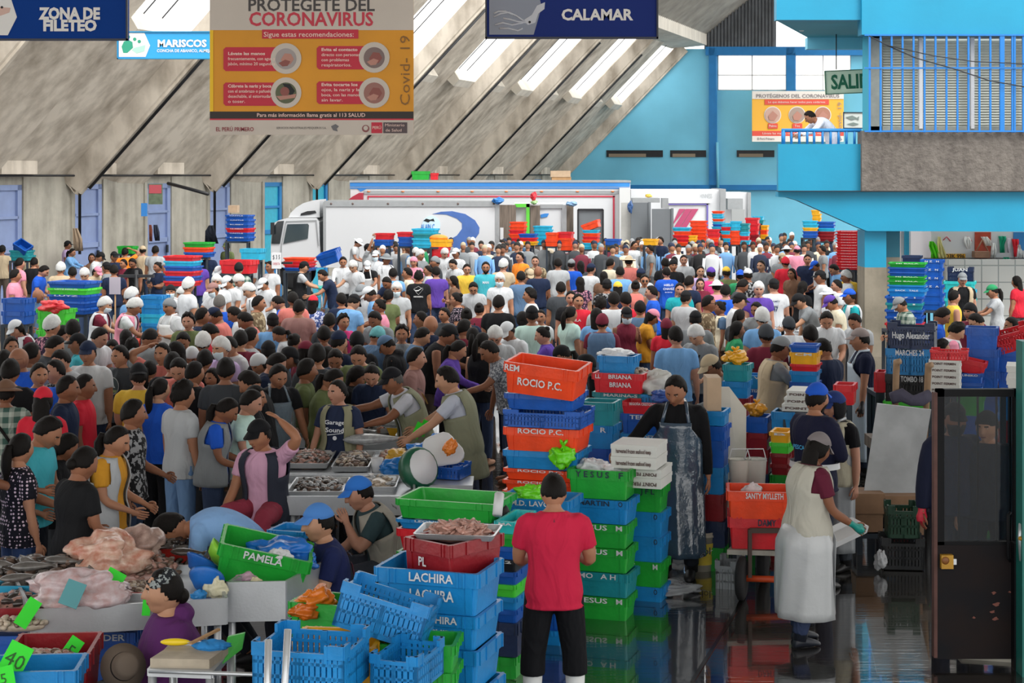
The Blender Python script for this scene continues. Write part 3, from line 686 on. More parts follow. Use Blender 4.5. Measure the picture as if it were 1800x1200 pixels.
        def fn(d):
            a = abs(math.atan2(d.x, -d.y)); t = (a < 1.5 and d.z < -.30-.1*(a < .3) + .35*(a > .8)) and not (a < .25 and -.55 < d.z < -.36)
            return (1.02+face_r(d)/.1) if t else .8
        b.ell((0, -.002, -.002), (HD.x*.93, HD.y*1.02, HD.z*1.03), 36, 26, 0, None, fn)
    me = b.mesh(kind, ms); HEADGEAR[kind] = me; return me

# ---- poses. arms: (upper dir, forearm dir) as (out, forward, up); legs likewise
AD = ((.16, .02, -1), (.08, .22, -1))          # hanging
AF = ((.15, .12, -1), (-.22, 1, -.38))       # forearms forward
AW = ((.2, .7, -.8), (-.1, 1, -.25))           # reaching to a counter
AC = ((.25, .25, -1), (-.9, .75, .15))         # folded across the body
AH = ((.80, .30, .62), (-.95, -.15, .42))        # hand on the head
AU = ((.25, .5, .9), (-.1, .3, 1))             # arm up
AP = ((.15, .5, -.9), (-.2, .75, .75))         # phone / hand to chin
LS = ((.05, .02, -1), (0, -.03, -1))
SIT = ((.25, 1, .02), (0, -.1, -1)); SITL = ((.3, .95, .3), (.02, -.3, -1))
POSES = dict(
 s1=dict(), s2=dict(hy=.35, hp=.1, la=AF), s3=dict(hy=-.4, hp=.12, ra=AF), s4=dict(hp=.4, la=AF, ra=AF, lean=.08),
 s5=dict(hp=.18, la=AC, ra=AC), s6=dict(hy=.6, la=AD, ra=AP, hp=.2), d1=dict(hp=.62, lean=.16, la=AF, ra=AF), d2=dict(hp=.5, hy=.3, lean=.22, ra=AW),
 b1=dict(lean=.62, hp=.75, la=AW, ra=AW), b2=dict(lean=.45, hp=.55, hy=.25, la=AW, ra=AD), u1=dict(ra=AH, hp=.05, hy=-.15), u2=dict(la=AU, ra=AU, hp=-.1), w1=dict(la=AW, ra=AW, lean=.12, hp=.3),
 p1=dict(la=AP, ra=AF, hp=.25), t1=dict(hy=.9, hp=.05), t2=dict(hy=-.9, hp=.08, la=AF))
def rx(a): return Matrix.Rotation(a, 3, 'X')
def rz(a): return Matrix.Rotation(a, 3, 'Z')
class Skel:
    def __init__(s, lean=0, side=0, twist=0, hy=0, hp=.12, hr=0, la=AD, ra=AD, ll=LS, rl=LS, fem=False, fat=1.0, curl=.5, hands=(1, 1), **k):
        s.fem = fem; s.fat = fat; V = lambda t, sd: Vector((t[0]*sd, -t[1], t[2])).normalized()
        # legs
        s.legs = {}; low = 0
        for sd, lg in ((1, ll), (-1, rl)):
            h = Vector((sd*.088, 0, -.03)); kn = h+V(lg[0], sd)*.425; an = kn+V(lg[1], sd)*.415; s.legs[sd] = [h, kn, an]; low = min(low, an.z)
        s.pz = .085-low
        for sd in s.legs: s.legs[sd] = [p+Vector((0, 0, s.pz)) for p in s.legs[sd]]
        # spine
        s.sp = []; p = Vector((0, 0, s.pz)); n = 14; ds = .52/n
        for i in range(n+1):
            t = i/n; a = lean*(.3+.7*min(1, t*1.6)); tw = twist*t
            M = rz(tw) @ Matrix.Rotation(-side*t, 3, 'Y') @ rx(a); s.sp.append((p.copy(), M)); p = p+M @ Vector((0, 0, ds))
        top, Mt = s.sp[-1]; s.Mt = Mt
        s.Mh = rz(twist+hy) @ Matrix.Rotation(hr, 3, 'Y') @ rx(hp)
        nd = (Mt @ Vector((0, -.12, 1))+s.Mh @ Vector((0, 0, 1))*.8).normalized()
        s.neck = [top-Mt @ Vector((0, 0, .03)), top+nd*.012, top+nd*.03]
        hc = s.neck[2]+s.Mh @ Vector((0, -.024, .074))
        s.yaw = twist+hy; s.hp = hp; s.Hm = s.Mh.to_4x4(); s.Hm.translation = hc
        # arms
        s.arms = {}; sw = .165 if fem else .185; sp, Ms = s.at(.425)
        for sd, ar in ((1, la), (-1, ra)):
            sh = sp+Ms @ Vector((sd*sw, .0, 0)); Rz = rz(twist)
            if ar[0][2] > .3: sh = sh+Vector((0, 0, .02))
            u = Rz @ V(ar[0], sd); f = Rz @ V(ar[1], sd); el = sh+u*.285; wr = el+f*.245; s.arms[sd] = [sh, el, wr, f]
        s.curl = curl; s.handsw = hands
    def at(s, d):
        i = max(0, min(len(s.sp)-1, d/.52*(len(s.sp)-1))); k = int(min(i, len(s.sp)-2)); t = i-k
        p = s.sp[k][0].lerp(s.sp[k+1][0], t); 
        if d < 0: p = s.sp[0][0]+s.sp[0][1] @ Vector((0, 0, d))
        return p, (s.sp[k][1] if t < .5 else s.sp[k+1][1])
    def torso(s, grow=0., d0=-.10, d1=.50, seg=20, flare=0., arc=None):
        f = s.fat
        if s.fem: prof = [(-.12, .150, .11), (-.04, .172, .122), (.03, .170, .120), (.10, .148, .106), (.17, .136, .100), (.25, .150, .118), (.32, .158, .132), (.38, .158, .115), (.43, .150, .09), (.47, .115, .072), (.50, .062, .058)]
        else: prof = [(-.12, .145, .105), (-.04, .163, .118), (.03, .160, .116), (.10, .150, .110), (.18, .150, .110), (.26, .163, .118), (.33, .176, .124), (.39, .180, .115), (.44, .168, .094), (.475, .118, .075), (.505, .064, .06)]
        rings = []
        n = max(4, int((d1-d0)/.035)+1)
        for i in range(n+1):
            d = d0+(d1-d0)*i/n
            for (a, w0, h0), (b, w1, h1) in zip(prof, prof[1:]):
                if d <= b or b == prof[-1][0]:
                    t = max(0, min(1, (d-a)/(b-a))); w_ = w0+(w1-w0)*t; h_ = h0+(h1-h0)*t; break
            if d < -.12: w_, h_ = prof[0][1]+.02, prof[0][2]+.015
            k = 1+(f-1)*math.exp(-((d-.1)/.2)**2)
            fl = flare*max(0, (.1-d))
            p, M = s.at(d)
            belly = (f-1)*.10*math.exp(-((d-.12)/.13)**2)
            A = arc or [2*math.pi*j/seg for j in range(seg)]
            ring = []
            for a in A:
                ca, sa = math.cos(a), math.sin(a); ex = .85
                x = (w_*k+grow+fl)*math.copysign(abs(ca)**ex, ca); y = (h_*k+grow+fl)*math.copysign(abs(sa)**ex, sa)
                ring.append(p+M @ Vector((x, y-belly*(sa < 0)-.004, 0)))
            rings.append(ring)
        return rings
    def limb(s, mb, pts, rr, seg=10, sub=4):
        """smooth tube through the joints"""
        P3, R3 = [], []
        for i in range(len(pts)-1):
            for k in range(sub):
                t = k/sub; P3.append(pts[i].lerp(pts[i+1], t)); R3.append(rr[i][0]*(1-t)+rr[i][1]*t+rr[i][2]*math.sin(math.pi*t))
        P3.append(pts[-1]); R3.append(rr[-1][1])
        # round the bends
        Q = [P3[0]]+[(P3[i-1]+P3[i]*2+P3[i+1])/4 for i in range(1, len(P3)-1)]+[P3[-1]]
        mb.tube(Q, R3, seg)
def remeshed(mb, vox, smooth=2):
    me = bpy.data.meshes.new('tmp'); me.from_pydata(mb.v, [], mb.f); me.update(); fixnormals(me)
    o = bpy.data.objects.new('tmp', me); COL.objects.link(o)
    r = o.modifiers.new('r', 'REMESH'); r.mode = 'VOXEL'; r.voxel_size = vox; r.use_smooth_shade = True
    if smooth: q = o.modifiers.new('q', 'SMOOTH'); q.factor = .5; q.iterations = smooth
    dg = bpy.context.evaluated_depsgraph_get(); ev = o.evaluated_get(dg)
    out = bpy.data.meshes.new_from_object(ev); bpy.data.objects.remove(o); bpy.data.meshes.remove(me)
    n = len(out.vertices); co = np.empty(n*3, 'f'); out.vertices.foreach_get('co', co)
    v = [tuple(x) for x in co.reshape(-1, 3).tolist()]; f = [tuple(p.vertices) for p in out.polygons]; bpy.data.meshes.remove(out)
    return v, f
def hand(mb, wr, f, sd, Rz, curl, seg=6):
    """palm and five fingers on the wrist; thumb on the front side of the palm"""
    side = Rz @ Vector((-sd, 0, 0))                      # palm faces the body
    n = (side-f*side.dot(f)).normalized()
    if n.length < .5: n = Vector((0, 0, -1))
    w = f.cross(n).normalized()*sd                       # across the palm
    if w.y > 0: w = -w                                   # towards the front = thumb side
    for k in range(4):
        off = (.030, .010, -.010, -.029)[k]; ln = (.068, .078, .072, .056)[k]
        p = wr+f*.085+w*off; d = f.copy(); pts = [p-f*.02, p]; 
        for j in range(3):
            c = curl*(.55+.25*j); d = (d*math.cos(c)+n*math.sin(c)).normalized(); p = p+d*ln*(.45, .32, .23)[j]; pts.append(p)
            n2 = n
        mb.tube(pts, [.0085, .009, .0082, .0076, .005], seg)
    t = wr+f*.03+w*.026
    mb.tube([t, t+f*.03+w*.022+n*.006, t+f*.058+w*.03+n*.018, t+f*.08+w*.024+n*.028], [.011, .0105, .009, .006], seg)
BODY = {}; GARM = {}
def posekey(pose): return pose if isinstance(pose, str) else id(pose)
SK = {}
def skel(pose, fem=False, fat=1.0):
    k = (posekey(pose), fem, fat)
    if k not in SK:
        d = dict(POSES[pose] if isinstance(pose, str) else pose); d['fem'] = d.get('fem', fem); d['fat'] = d.get('fat', fat); SK[k] = Skel(**d); SK[k].src = pose
    return SK[k]
def body_mesh(pose, fem, fat, hi):
    k = (posekey(pose), fem, fat, hi)
    if k in BODY: return BODY[k]
    s = skel(pose, fem, fat); b = MB(); b.loft(s.torso(0, -.11, .505, 16))
    s.limb(b, s.neck, [(.058, .052, 0), (.052, .052, 0)], 10, 3)
    fr = .88 if s.fem else 1.0
    for sd, (sh, el, wr, f) in s.arms.items():
        s.limb(b, [sh, el, wr], [(.058*fr, .043*fr, .004), (.042*fr, .027*fr, .007)], 10, 4)
        n = Vector((-sd, 0, 0)); n = (n-f*n.dot(f)).normalized(); w_ = f.cross(n)
        b.loft([[wr+f*t+w_*math.cos(a)*hw+n*math.sin(a)*hd for a in [2*math.pi*j/10 for j in range(10)]] for t, hw, hd in ((-.02, .025, .02), (.02, .034, .016), (.06, .042, .015), (.09, .038, .012))])
    for sd, (h, kn, an) in s.legs.items():
        s.limb(b, [h, kn, an], [(.088, .056, .004), (.054, .038, .012)], 10, 4)
        if hi < 2: b.ell(an+Vector((0, -.06, -.045)), (.042, .12, .04), 10, 6)
    v, f = remeshed(b, (.03, .02, .014)[hi], 2)
    o = MB(); o.add(v, f, 0, True)
    for sd, (sh, el, wr, fd) in s.arms.items(): hand(o, wr, fd, sd, Matrix.Identity(3), s.curl, 4 if hi == 0 else 6)
    head_geo(s.Hm, o, hi > 0)
    me = o.mesh('person', [M_SKIN, M_LIP, M_EYEW, M_IRIS, M_BROW]); BODY[k] = me; return me
def garment(pose, fem, fat, hi, kind):
    k = (posekey(pose), fem, fat, hi, kind)
    if k in GARM: return GARM[k]
    s = skel(pose, fem, fat); vox = (.028, .018, .013)[hi]; b = MB(); o = MB(); m = M_CLOTH; sol = 0
    if kind in ('tee', 'long', 'tank', 'jacket', 'hoodie'):
        g = .016 if kind not in ('jacket', 'hoodie') else .03
        b.loft(s.torso(g, -.13, .497, 18, .10))
        for sd, (sh, el, wr, f) in s.arms.items():
            inn = sh+(s.at(.40)[0]-sh)*.35
            if kind == 'tee': s.limb(b, [inn, sh, sh.lerp(el, .62)], [(.07, .072, 0), (.072, .066, 0)], 10, 3)
            elif kind in ('long', 'jacket', 'hoodie'):
                q = .012 if kind == 'jacket' else 0
                s.limb(b, [inn, sh, el, el.lerp(wr, .95)], [(.07+q, .07+q, 0), (.068+q, .052+q, .002), (.052+q, .038+q, .004)], 10, 3)
        if kind == 'hoodie': p, M = s.at(.49); b.ell(p+M @ Vector((0, .07, .0)), (.12, .075, .06), 12, 8)
        v, f = remeshed(b, vox, 2); o.add(v, f, 0, True)
    elif kind in ('pants', 'shorts', 'skirt', 'capri'):
        b.loft(s.torso(.014, -.10, .07, 16))
        for sd, (h, kn, an) in s.legs.items():
            h2 = h+Vector((0, 0, .02))
            if kind == 'pants': s.limb(b, [h2, kn, an+Vector((0, 0, .02))], [(.104, .076, .002), (.076, .062, .004)], 12, 4)
            elif kind == 'capri': s.limb(b, [h2, kn, kn.lerp(an, .32)], [(.106, .085, .002), (.085, .085, 0)], 12, 4)
            else: s.limb(b, [h2, h.lerp(kn, .92)], [(.108, .092, .003)], 12, 4)
        v, f = remeshed(b, vox, 2); o.add(v, f, 0, True)
    elif kind in ('vest', 'longvest'):
        A = [math.radians(-62+i*(304/30)) for i in range(31)]
        rr = s.torso(.034, -.12 if kind == 'vest' else -.32, .485, 20, .12, A)
        n = len(A); vs = [p for r in rr for p in r]; fs = []
        d0 = -.12 if kind == 'vest' else -.32
        for i in range(len(rr)-1):
            d = d0+(.485-d0)*(i+.5)/(len(rr)-1)
            for j in range(n-1):
                a = math.degrees(A[j]+A[j+1])/2; side = min(abs(a), abs(a-180), abs(a-360))
                if .27 < d < .455 and side < 30: continue
                if d > .40 and (240 < a or a < -40): pass
                fs.append((i*n+j, i*n+j+1, (i+1)*n+j+1, (i+1)*n+j))
        o.add(vs, fs, 0, True); sol = .012
    elif kind in ('apron', 'bib'):
        # bib on the chest, skirt hanging from the waist down
        rows = []; L0 = -.76 if kind == 'apron' else -.5
        seg = 17
        for i in range(24):
            t = i/23; d = .36+(L0-.36)*t
            half = math.radians(38+ (95-38)*min(1, max(0, (.30-d)/.18))) if d > .1 else math.radians(95)
            row = []
            for j in range(seg):
                a = -math.pi/2+half*(2*j/(seg-1)-1)
                if d > -.08:
                    p, M = s.at(d); w_, h_ = (.198, .160); q = p+M @ Vector((math.cos(a)*(w_+.02), math.sin(a)*(h_+.022), 0))
                else:
                    p, M = s.at(-.08); fl = (-.08-d); fwd = max(0, -min(s.legs[1][1].y, s.legs[-1][1].y)-.05)
                    q = p+Vector((math.cos(a)*(.216+.03*fl), math.sin(a)*(.184+.05*fl+fwd*min(1, fl*2.5))+.018*math.sin(a*9+2*d), -fl))
                row.append(q)
            rows.append(row)
        o.loft(rows, closed=False); m = M_VINYL; sol = .006
        for sd in (-1, 1):
            p, M = s.at(.36); p2, M2 = s.at(.50); o.tube([p+M @ Vector((sd*.11, -.14, 0)), p2+M2 @ Vector((sd*.075, -.055, -.0)), p2+M2 @ Vector((sd*.05, .06, .01))], .011, 6)
    elif kind in ('shoe', 'boot'):
        pass
    me = o.mesh(kind, m); 
    GARM[k] = (me, sol); return GARM[k]
def shoes(s, root, color, boot=False):
    for sd, (h, kn, an) in s.legs.items():
        d = (an-kn).normalized(); b = MB(); base = an.z-.085
        fw = Vector((0, -1, 0))
        b.loft([[Vector((an.x+math.cos(a)*w_, an.y+y+math.sin(a)*.0, base+z+math.sin(a)*hh+hh)) for a in [2*math.pi*j/10 for j in range(10)]] for y, w_, hh, z in ((.055, .02, .02, 0), (.04, .038, .045, 0), (-.02, .042, .05, 0), (-.09, .046, .034, 0), (-.15, .042, .024, 0), (-.185, .02, .014, 0))])
        if boot: b.limb = None; b.tube([an+Vector((0, 0, -.03)), an.lerp(kn, .3), an.lerp(kn, .72)], [.055, .058, .066], 12)
        b.build('boot' if boot else 'shoe', M_SHOE, root, color=color)
SKINS = ['#a8775c', '#9a6a50', '#b0806a', '#8f6048', '#a06e52', '#b5886c', '#85573f']
def person(loc, facing, h, pose='s1', hair='short', haircol='#15110f', cap=None, capcol=None, top='tee', topcol='#888888', bottom='pants', botcol='#22262e', fem=False, fat=1.0, hi=0,
           extra=(), label='', group=None, skin=None, topmat=None, shoe=None, seed=0):
    """facing 0 = towards the camera, +90 = to photo right, 180 = away"""
    rg = random.Random(seed)
    s = skel(pose, fem, fat)
    root = link('person', body_mesh(pose, fem, fat, hi), None, loc, 0, skin or rg.choice(SKINS))
    root.rotation_euler = (0, 0, math.radians(facing)); k = h/1.70; root.scale = (k, k, k)
    def part(nm, me, col, mt=None, M=None, sol=0):
        o = link(nm, me, root, color=col)
        if M is not None: o.matrix_local = M
        if sol: q = o.modifiers.new('s', 'SOLIDIFY'); q.thickness = sol; q.offset = 1
        if mt is not None:
            o.material_slots[0].link = 'OBJECT'; o.material_slots[0].material = mt
        return o
    me, so = garment(pose, fem, fat, hi, top); part({'tee': 'shirt', 'long': 'shirt', 'tank': 'tank_top'}.get(top, top), me, topcol, topmat)
    me, so = garment(pose, fem, fat, hi, bottom); part({'pants': 'trousers', 'capri': 'trousers'}.get(bottom, bottom), me, botcol)
    if hair: part('hair', headgear(hair), haircol, None, s.Hm)
    if hair and hair[:4] in ('long', 'pony'):
        M_ = (rz(s.yaw) @ rx(min(.12, s.hp*.3))).to_4x4(); M_.translation = s.Hm.translation; part('ponytail' if hair[:4] == 'pony' else 'loose_hair', headgear('tail_'+hair[:4]), haircol, None, M_)
    if cap: part({'net': 'hairnet', 'nett': 'hairnet', 'hat': 'hat', 'beanie': 'beanie', 'scarf': 'headscarf', 'hood': 'balaclava'}.get(cap, 'cap'), headgear(cap), capcol or '#ffffff', None, s.Hm)
    for e in extra:
        nm, col = e[0], e[1]
        if nm in ('mask', 'glasses', 'shades', 'beard'): part({'mask': 'face_mask', 'shades': 'sunglasses'}.get(nm, nm), headgear(nm), col, None, s.Hm)
        elif nm in ('vest', 'longvest', 'apron', 'bib'):
            me, so = garment(pose, fem, fat, hi, nm); part({'longvest': 'vest', 'bib': 'apron'}.get(nm, nm), me, col, e[2] if len(e) > 2 else None, None, so)
        elif nm == 'strap':
            p1, M1 = s.at(.48); p2, M2 = s.at(.0); b = MB()
            sg = e[2] if len(e) > 2 else 1
            pts = []
            for fy in (-1, 1):
                row = [p1+M1 @ Vector((sg*.07, 0, .01)), s.at(.36)[0]+s.at(.36)[1] @ Vector((sg*.06, fy*.15, 0)), s.at(.2)[0]+s.at(.2)[1] @ Vector((-sg*.05, fy*.145, 0)), p2+M2 @ Vector((-sg*.17, fy*.09, 0))]
                b.tube(row, .014, 6, flat=.4)
            me = b.mesh('strap', M_CLOTH); part('strap', me, col)
        elif nm == 'glove':
            for sd, (sh, el, wr, fd) in s.arms.items():
                b = MB(); b.tube([wr-fd*.05, wr+fd*.01, wr+fd*.05, wr+fd*.095], [.036, .034, .048, .04], 10, flat=.75); hand2 = MB(); hand(b, wr, fd, sd, Matrix.Identity(3), s.curl, 6)
                me = remeshed_mesh(b, .008); part('glove', me, col)
    if shoe: shoes(s, root, shoe[0], shoe[1])
    if label: tag(root, label, 'person', group)
    return root, s
def remeshed_mesh(b, vox, m=None):
    # thickened copy of the hand
    v, f = remeshed(b, vox, 1); o = MB(); o.add(v, f, 0, True); me = o.mesh('glove', m or M_SHOE)
    for vv in me.vertices: pass
    return me
from mathutils import noise as NZ
# ------------------------------------------------------------------ crates
HEX = dict(orange='#f2491b', blue='#1257b5', sky='#1686cc', cyan='#27b3da', teal='#1b8d97', green='#1fa636', lime='#4bd93a', red='#d61f2b', darkred='#8e1620', yellow='#f0b11b', navy='#152a50', black='#15181c', darkgreen='#143d2a', white='#e8e6e0', aqua='#2fc3c6', grey='#8c9196')
M_PLA = mat('crate_plastic', None, .38, spec=.45, noise=.28, nscale=5., bump=.12, bscale=30)
M_LETW = mat('painted_white_letters', '#d9dde0', .6, noise=.3, nscale=30); M_LETK = mat('painted_dark_letters', '#16283c', .6)
CR = {}
def rrect(hw, hd, z, r=.02):
    r = min(r, hw*.4, hd*.4); out = []
    for cx, cy, a0 in ((hw-r, -hd+r, -90), (hw-r, hd-r, 0), (-hw+r, hd-r, 90), (-hw+r, -hd+r, 180)):
        for k in (0, 45, 90): a = math.radians(a0+k); out.append(Vector((cx+r*math.cos(a), cy+r*math.sin(a), z)))
    return out
def crate_mesh(w, d, h, kind='solid'):
    k = (round(w, 2), round(d, 2), round(h, 2), kind)
    if k in CR: return CR[k]
    w, d, h = k[:3]; b = MB(); hw, hd = w/2, d/2
    if kind in ('solid', 'tray'):
        zb = h*(.66 if kind == 'solid' else .3); t = .022; tp = .90
        b.loft([rrect(hw*tp, hd*tp, 0), rrect(hw*.955, hd*.95, zb), rrect(hw, hd, zb), rrect(hw, hd, h), rrect(hw-t, hd-t, h), rrect(hw*tp-.01, hd*tp-.01, .02)], smooth=False)
        e = .007
        for q in (-.47, -.36, -.30, .30, .36, .47):
            for y in (-hd-e, hd): b.box(q*w-.006, q*w+.006, y, y+e, zb, h)
        for q in (-.45, -.2, .2, .45):
            for x in (-hw-e, hw): b.box(x, x+e, q*d-.006, q*d+.006, zb, h)
        if h > .12:
            for q in (-.40, .40):
                b.add([(q*w-.02, -hd*.92-.004, 0.01), (q*w+.02, -hd*.92-.004, .01), (q*w+.02, -hd*.965-.004, zb), (q*w-.02, -hd*.965-.004, zb), (q*w-.02, -hd*.85, 0.01), (q*w+.02, -hd*.85, .01), (q*w+.02, -hd*.9, zb), (q*w-.02, -hd*.9, zb)], [(0,1,2,3),(7,6,5,4),(0,4,5,1),(1,5,6,2),(2,6,7,3),(3,7,4,0)])
    else:
        t = .016
        b.box(-hw+.02, hw-.02, -hd+.02, hd-.02, 0, .015)
        # two long and two short walls of rails and slats, the middle of the top edge lowered
        for (ax, sgn) in ((0, -1), (0, 1), (1, -1), (1, 1)):
            L_ = hw if ax == 0 else hd; o_ = (hd if ax == 0 else hw)
            def bx(u0, u1, z0, z1, th=t, o2=0.):
                a0, a1 = (o_-th+o2, o_+o2) if sgn > 0 else (-o_-o2, -o_+th-o2)
                if ax == 0: b.box(u0, u1, a0, a1, z0, z1)
                else: b.box(a0, a1, u0, u1, z0, z1)
            bx(-L_, L_, 0, .12*h); bx(-L_, L_, .33*h, .40*h); bx(-L_, L_, .60*h, .66*h)
            bx(-L_, L_, .74*h, .84*h, t, .006)
            bx(-L_, -.62*L_, .84*h, h, t, .006); bx(.62*L_, L_, .84*h, h, t, .006)
            bx(-L_, -.88*L_, 0, h); bx(.88*L_, L_, 0, h); bx(-.06*L_, .06*L_, 0, .84*h)
            n = max(6, int(L_*2/.032)); 
            for i in range(n):
                u = -.88*L_+(i+.5)*1.76*L_/n; bx(u-.0105, u+.0105, .1*h, .76*h, t*.8)
            for s2 in (-1, 1): bx(s2*.62*L_-.008, s2*.62*L_+.008, .66*h, h, t, .008)
    me = b.mesh('crate', M_PLA); CR[k] = me; return me
def crate(x0, x1, y0, y1, Y, col, txt=None, kind='solid', label='', group=None, yaw=-TH, d=None, tilt=(0, 0), hk=1.0, stretch=1., name=None, letcol=None):
    """front face over photo pixels x0..x1, y0..y1 at distance Y; txt: string or list of (string, band 'r'/'b', dx, width share)"""
    w_ = (x1-x0)*Y/F/math.cos(yaw); h = (y1-y0)*Y/F*hk; d = d or max(.3, min(.6, w_*.68))
    c = P((x0+x1)/2, y1, Y)+Vector((-math.sin(yaw), math.cos(yaw), 0))*d/2
    me = crate_mesh(w_, d, h, kind)
    o = link(name or ('vented_crate' if kind == 'vent' else 'fish_crate'), me, None, c, 0, HEX.get(col, col)); o.rotation_euler = (tilt[0], tilt[1], yaw)
    if label: tag(o, label, 'crate', group)
    if txt:
        for t in ([(txt, 'r', 0, .6)] if isinstance(txt, str) else txt):
            s, band, dx, wd = t[:4]; mt = M_LETK if len(t) > 4 else M_LETW
            z = h*(.84 if band == 'r' else .42 if kind == 'solid' else .5); hh = h*(.20 if band == 'r' else .24); fy = -d/2*(1 if band == 'r' else .95)-(.010 if kind == 'solid' else .012)
            text(s, hh, mt, o, (dx*w_, fy, z), bold=.02, width=wd*w_)
    return o
M_BENCH = mat('bench_dark', '#25303c', .6, noise=.2)
def ordinal(i, n):
    if n == 1: return 'the only one'
    if i == 0: return 'topmost'
    if i == n-1: return 'lowest'
    return ('second', 'third', 'fourth', 'fifth', 'sixth', 'seventh', 'eighth', 'ninth', 'tenth', 'eleventh', 'twelfth', 'thirteenth', 'fourteenth')[i-1]+' from top'
NAMES = dict(aqua='aqua', darkred='dark red', darkgreen='dark green', sky='sky blue', lime='lime green', cyan='light blue')
def stand(x0, x1, Y, z, desc, d=.6):
    """steel bench that carries a stack or a load"""
    if z < .12: return
    a = P(x0, 500, Y); c = P(x1, 500, Y); cx = (a.x+c.x)/2; hw = (c.x-a.x)/2-.01; d = d*.8
    t = empty('low_bench', (cx, Y+d/2, 0), -TH*0); tag(t, 'low dark bench under ' + desc, 'bench')
    b = MB(); b.box(-hw, hw, -d/2, d/2, z-.05, z-.004); b.build('bench_top', M_BENCH, t)
    for sx in (-1, 1):
        for sy in (-1, 1):
            b = MB(); b.box(sx*hw-(.05 if sx > 0 else 0), sx*hw+(0 if sx > 0 else .05), sy*d/2-(.05 if sy > 0 else 0), sy*d/2+(0 if sy > 0 else .05), 0, z-.05); b.build('leg', M_BENCH, t)
def stack(x0, x1, y0, y1, Y, items, desc, kind='solid', d=None, bench=True, jit=1.0, yaw=-TH, hk=1.25, group=True):
    """items top to bottom: 'colour' or ('colour', text[, kind]) evenly sharing y0..y1"""
    n = len(items); out = []
    tot = sum((it[3] if isinstance(it, tuple) and len(it) > 3 else 1) for it in items); y = y0
    rg = random.Random(int(x0*7+y0))
    for i, it in enumerate(items):
        it = (it,) if isinstance(it, str) else it
        sh = it[3] if len(it) > 3 else 1; yb = y+(y1-y0)*sh/tot
        col = it[0]; tx = it[1] if len(it) > 1 else None; kd = it[2] if len(it) > 2 and it[2] else kind
        ts = tx if isinstance(tx, str) else (' '.join(q[0] for q in tx) if tx else '')
        lb = '%s crate%s, %s in the %s' % (NAMES.get(col, col), ' lettered '+ts if ts else '', ordinal(i, n), desc)
        if len(lb.split()) > 16: lb = '%s crate, %s in the %s' % (NAMES.get(col, col), ordinal(i, n), desc)
        if n == 1: lb = '%s crate%s, %s' % (NAMES.get(col, col), ' lettered '+ts if ts else '', desc)
        j = rg.uniform(-1, 1)*jit
        o = crate(x0+j, x1+j, y, yb, Y, col, tx, kd, lb, desc if group and n > 1 else None, yaw+rg.uniform(-.03, .03), d, hk=1.0 if i == 0 and n == 1 else 1.0); out.append(o); y = yb
    if bench:
        z = P(0, y1, Y).z
        if bench == 'down':
            q = 0; hh = .24
            while z > .05:
                zb = max(0, z-hh); o = crate(x0+rg.uniform(-2, 2), x1+rg.uniform(-2, 2), YH+(CH-z)*F/Y, YH+(CH-zb)*F/Y, Y, ('blue', 'sky', 'darkred', 'navy', 'green')[(q+int(x0)) % 5], None, 'solid', '', desc, yaw)
                tag(o, '%s plain crate, %s below the %s' % (('blue', 'sky blue', 'dark red', 'navy', 'green')[(q+int(x0)) % 5], ('first', 'second', 'third', 'fourth', 'fifth', 'sixth', 'seventh')[q], desc), 'crate', desc); q += 1; z = zb
        elif z > .15: stand(x0, x1, Y, z, ('the '+desc) if n > 1 else 'the %s crate %s' % (NAMES.get(items[0] if isinstance(items[0], str) else items[0][0], items[0] if isinstance(items[0], str) else items[0][0]), desc), d or .5)
    return out
def bag(c, r, col, label, name='plastic_bag', knot=True, M=None, seed=0, alpha=.9, cat='bag', shiny=.25, col2=None):
    """crumpled tied plastic bag"""
    mt = mat('bag_%s_%d%s' % (col.strip('#'), int(alpha*100), col2 or ''), col, shiny, spec=.5, alpha=alpha, noise=.9 if col2 else .12, nscale=16 if col2 else 9, bump=.6, bscale=14, col2=col2)
    rg = random.Random(seed+int(c[0]*50)); of = Vector((rg.uniform(0, 50), rg.uniform(0, 50), rg.uniform(0, 50)))
    def fn(d):
        k = .80+.42*NZ.fractal(d*1.3+of, 1.0, 2.0, 2)+.14*(1-2*abs(NZ.noise(d*2.4+of)))+.035*(1-2*abs(NZ.noise(d*6.5+of)))
        if knot and d.z > .5: k *= 1-.55*(d.z-.5)/.5*(1+.3*math.sin(6*math.atan2(d.y, d.x)+of.x))
        if d.z < -.6: k *= .95
        return k
    b = MB(); b.ell((0, 0, 0), r, 44, 30, 0, M, fn)
    if knot:
        z = r[2]*.45; b.tube([(0, 0, z), (.0, 0, z+r[2]*.25)], [r[0]*.2, r[0]*.1], 8)
        for a in (0.4, 2.2, 4.1): b.tube([(0, 0, z+r[2]*.22), (math.cos(a)*r[0]*.25, math.sin(a)*r[0]*.25, z+r[2]*.5), (math.cos(a)*r[0]*.4, math.sin(a)*r[0]*.4, z+r[2]*.62)], [r[0]*.09, r[0]*.14, r[0]*.06], 7, flat=.4)
    o = b.build(name, mt, None, c); tag(o, label, cat); return o

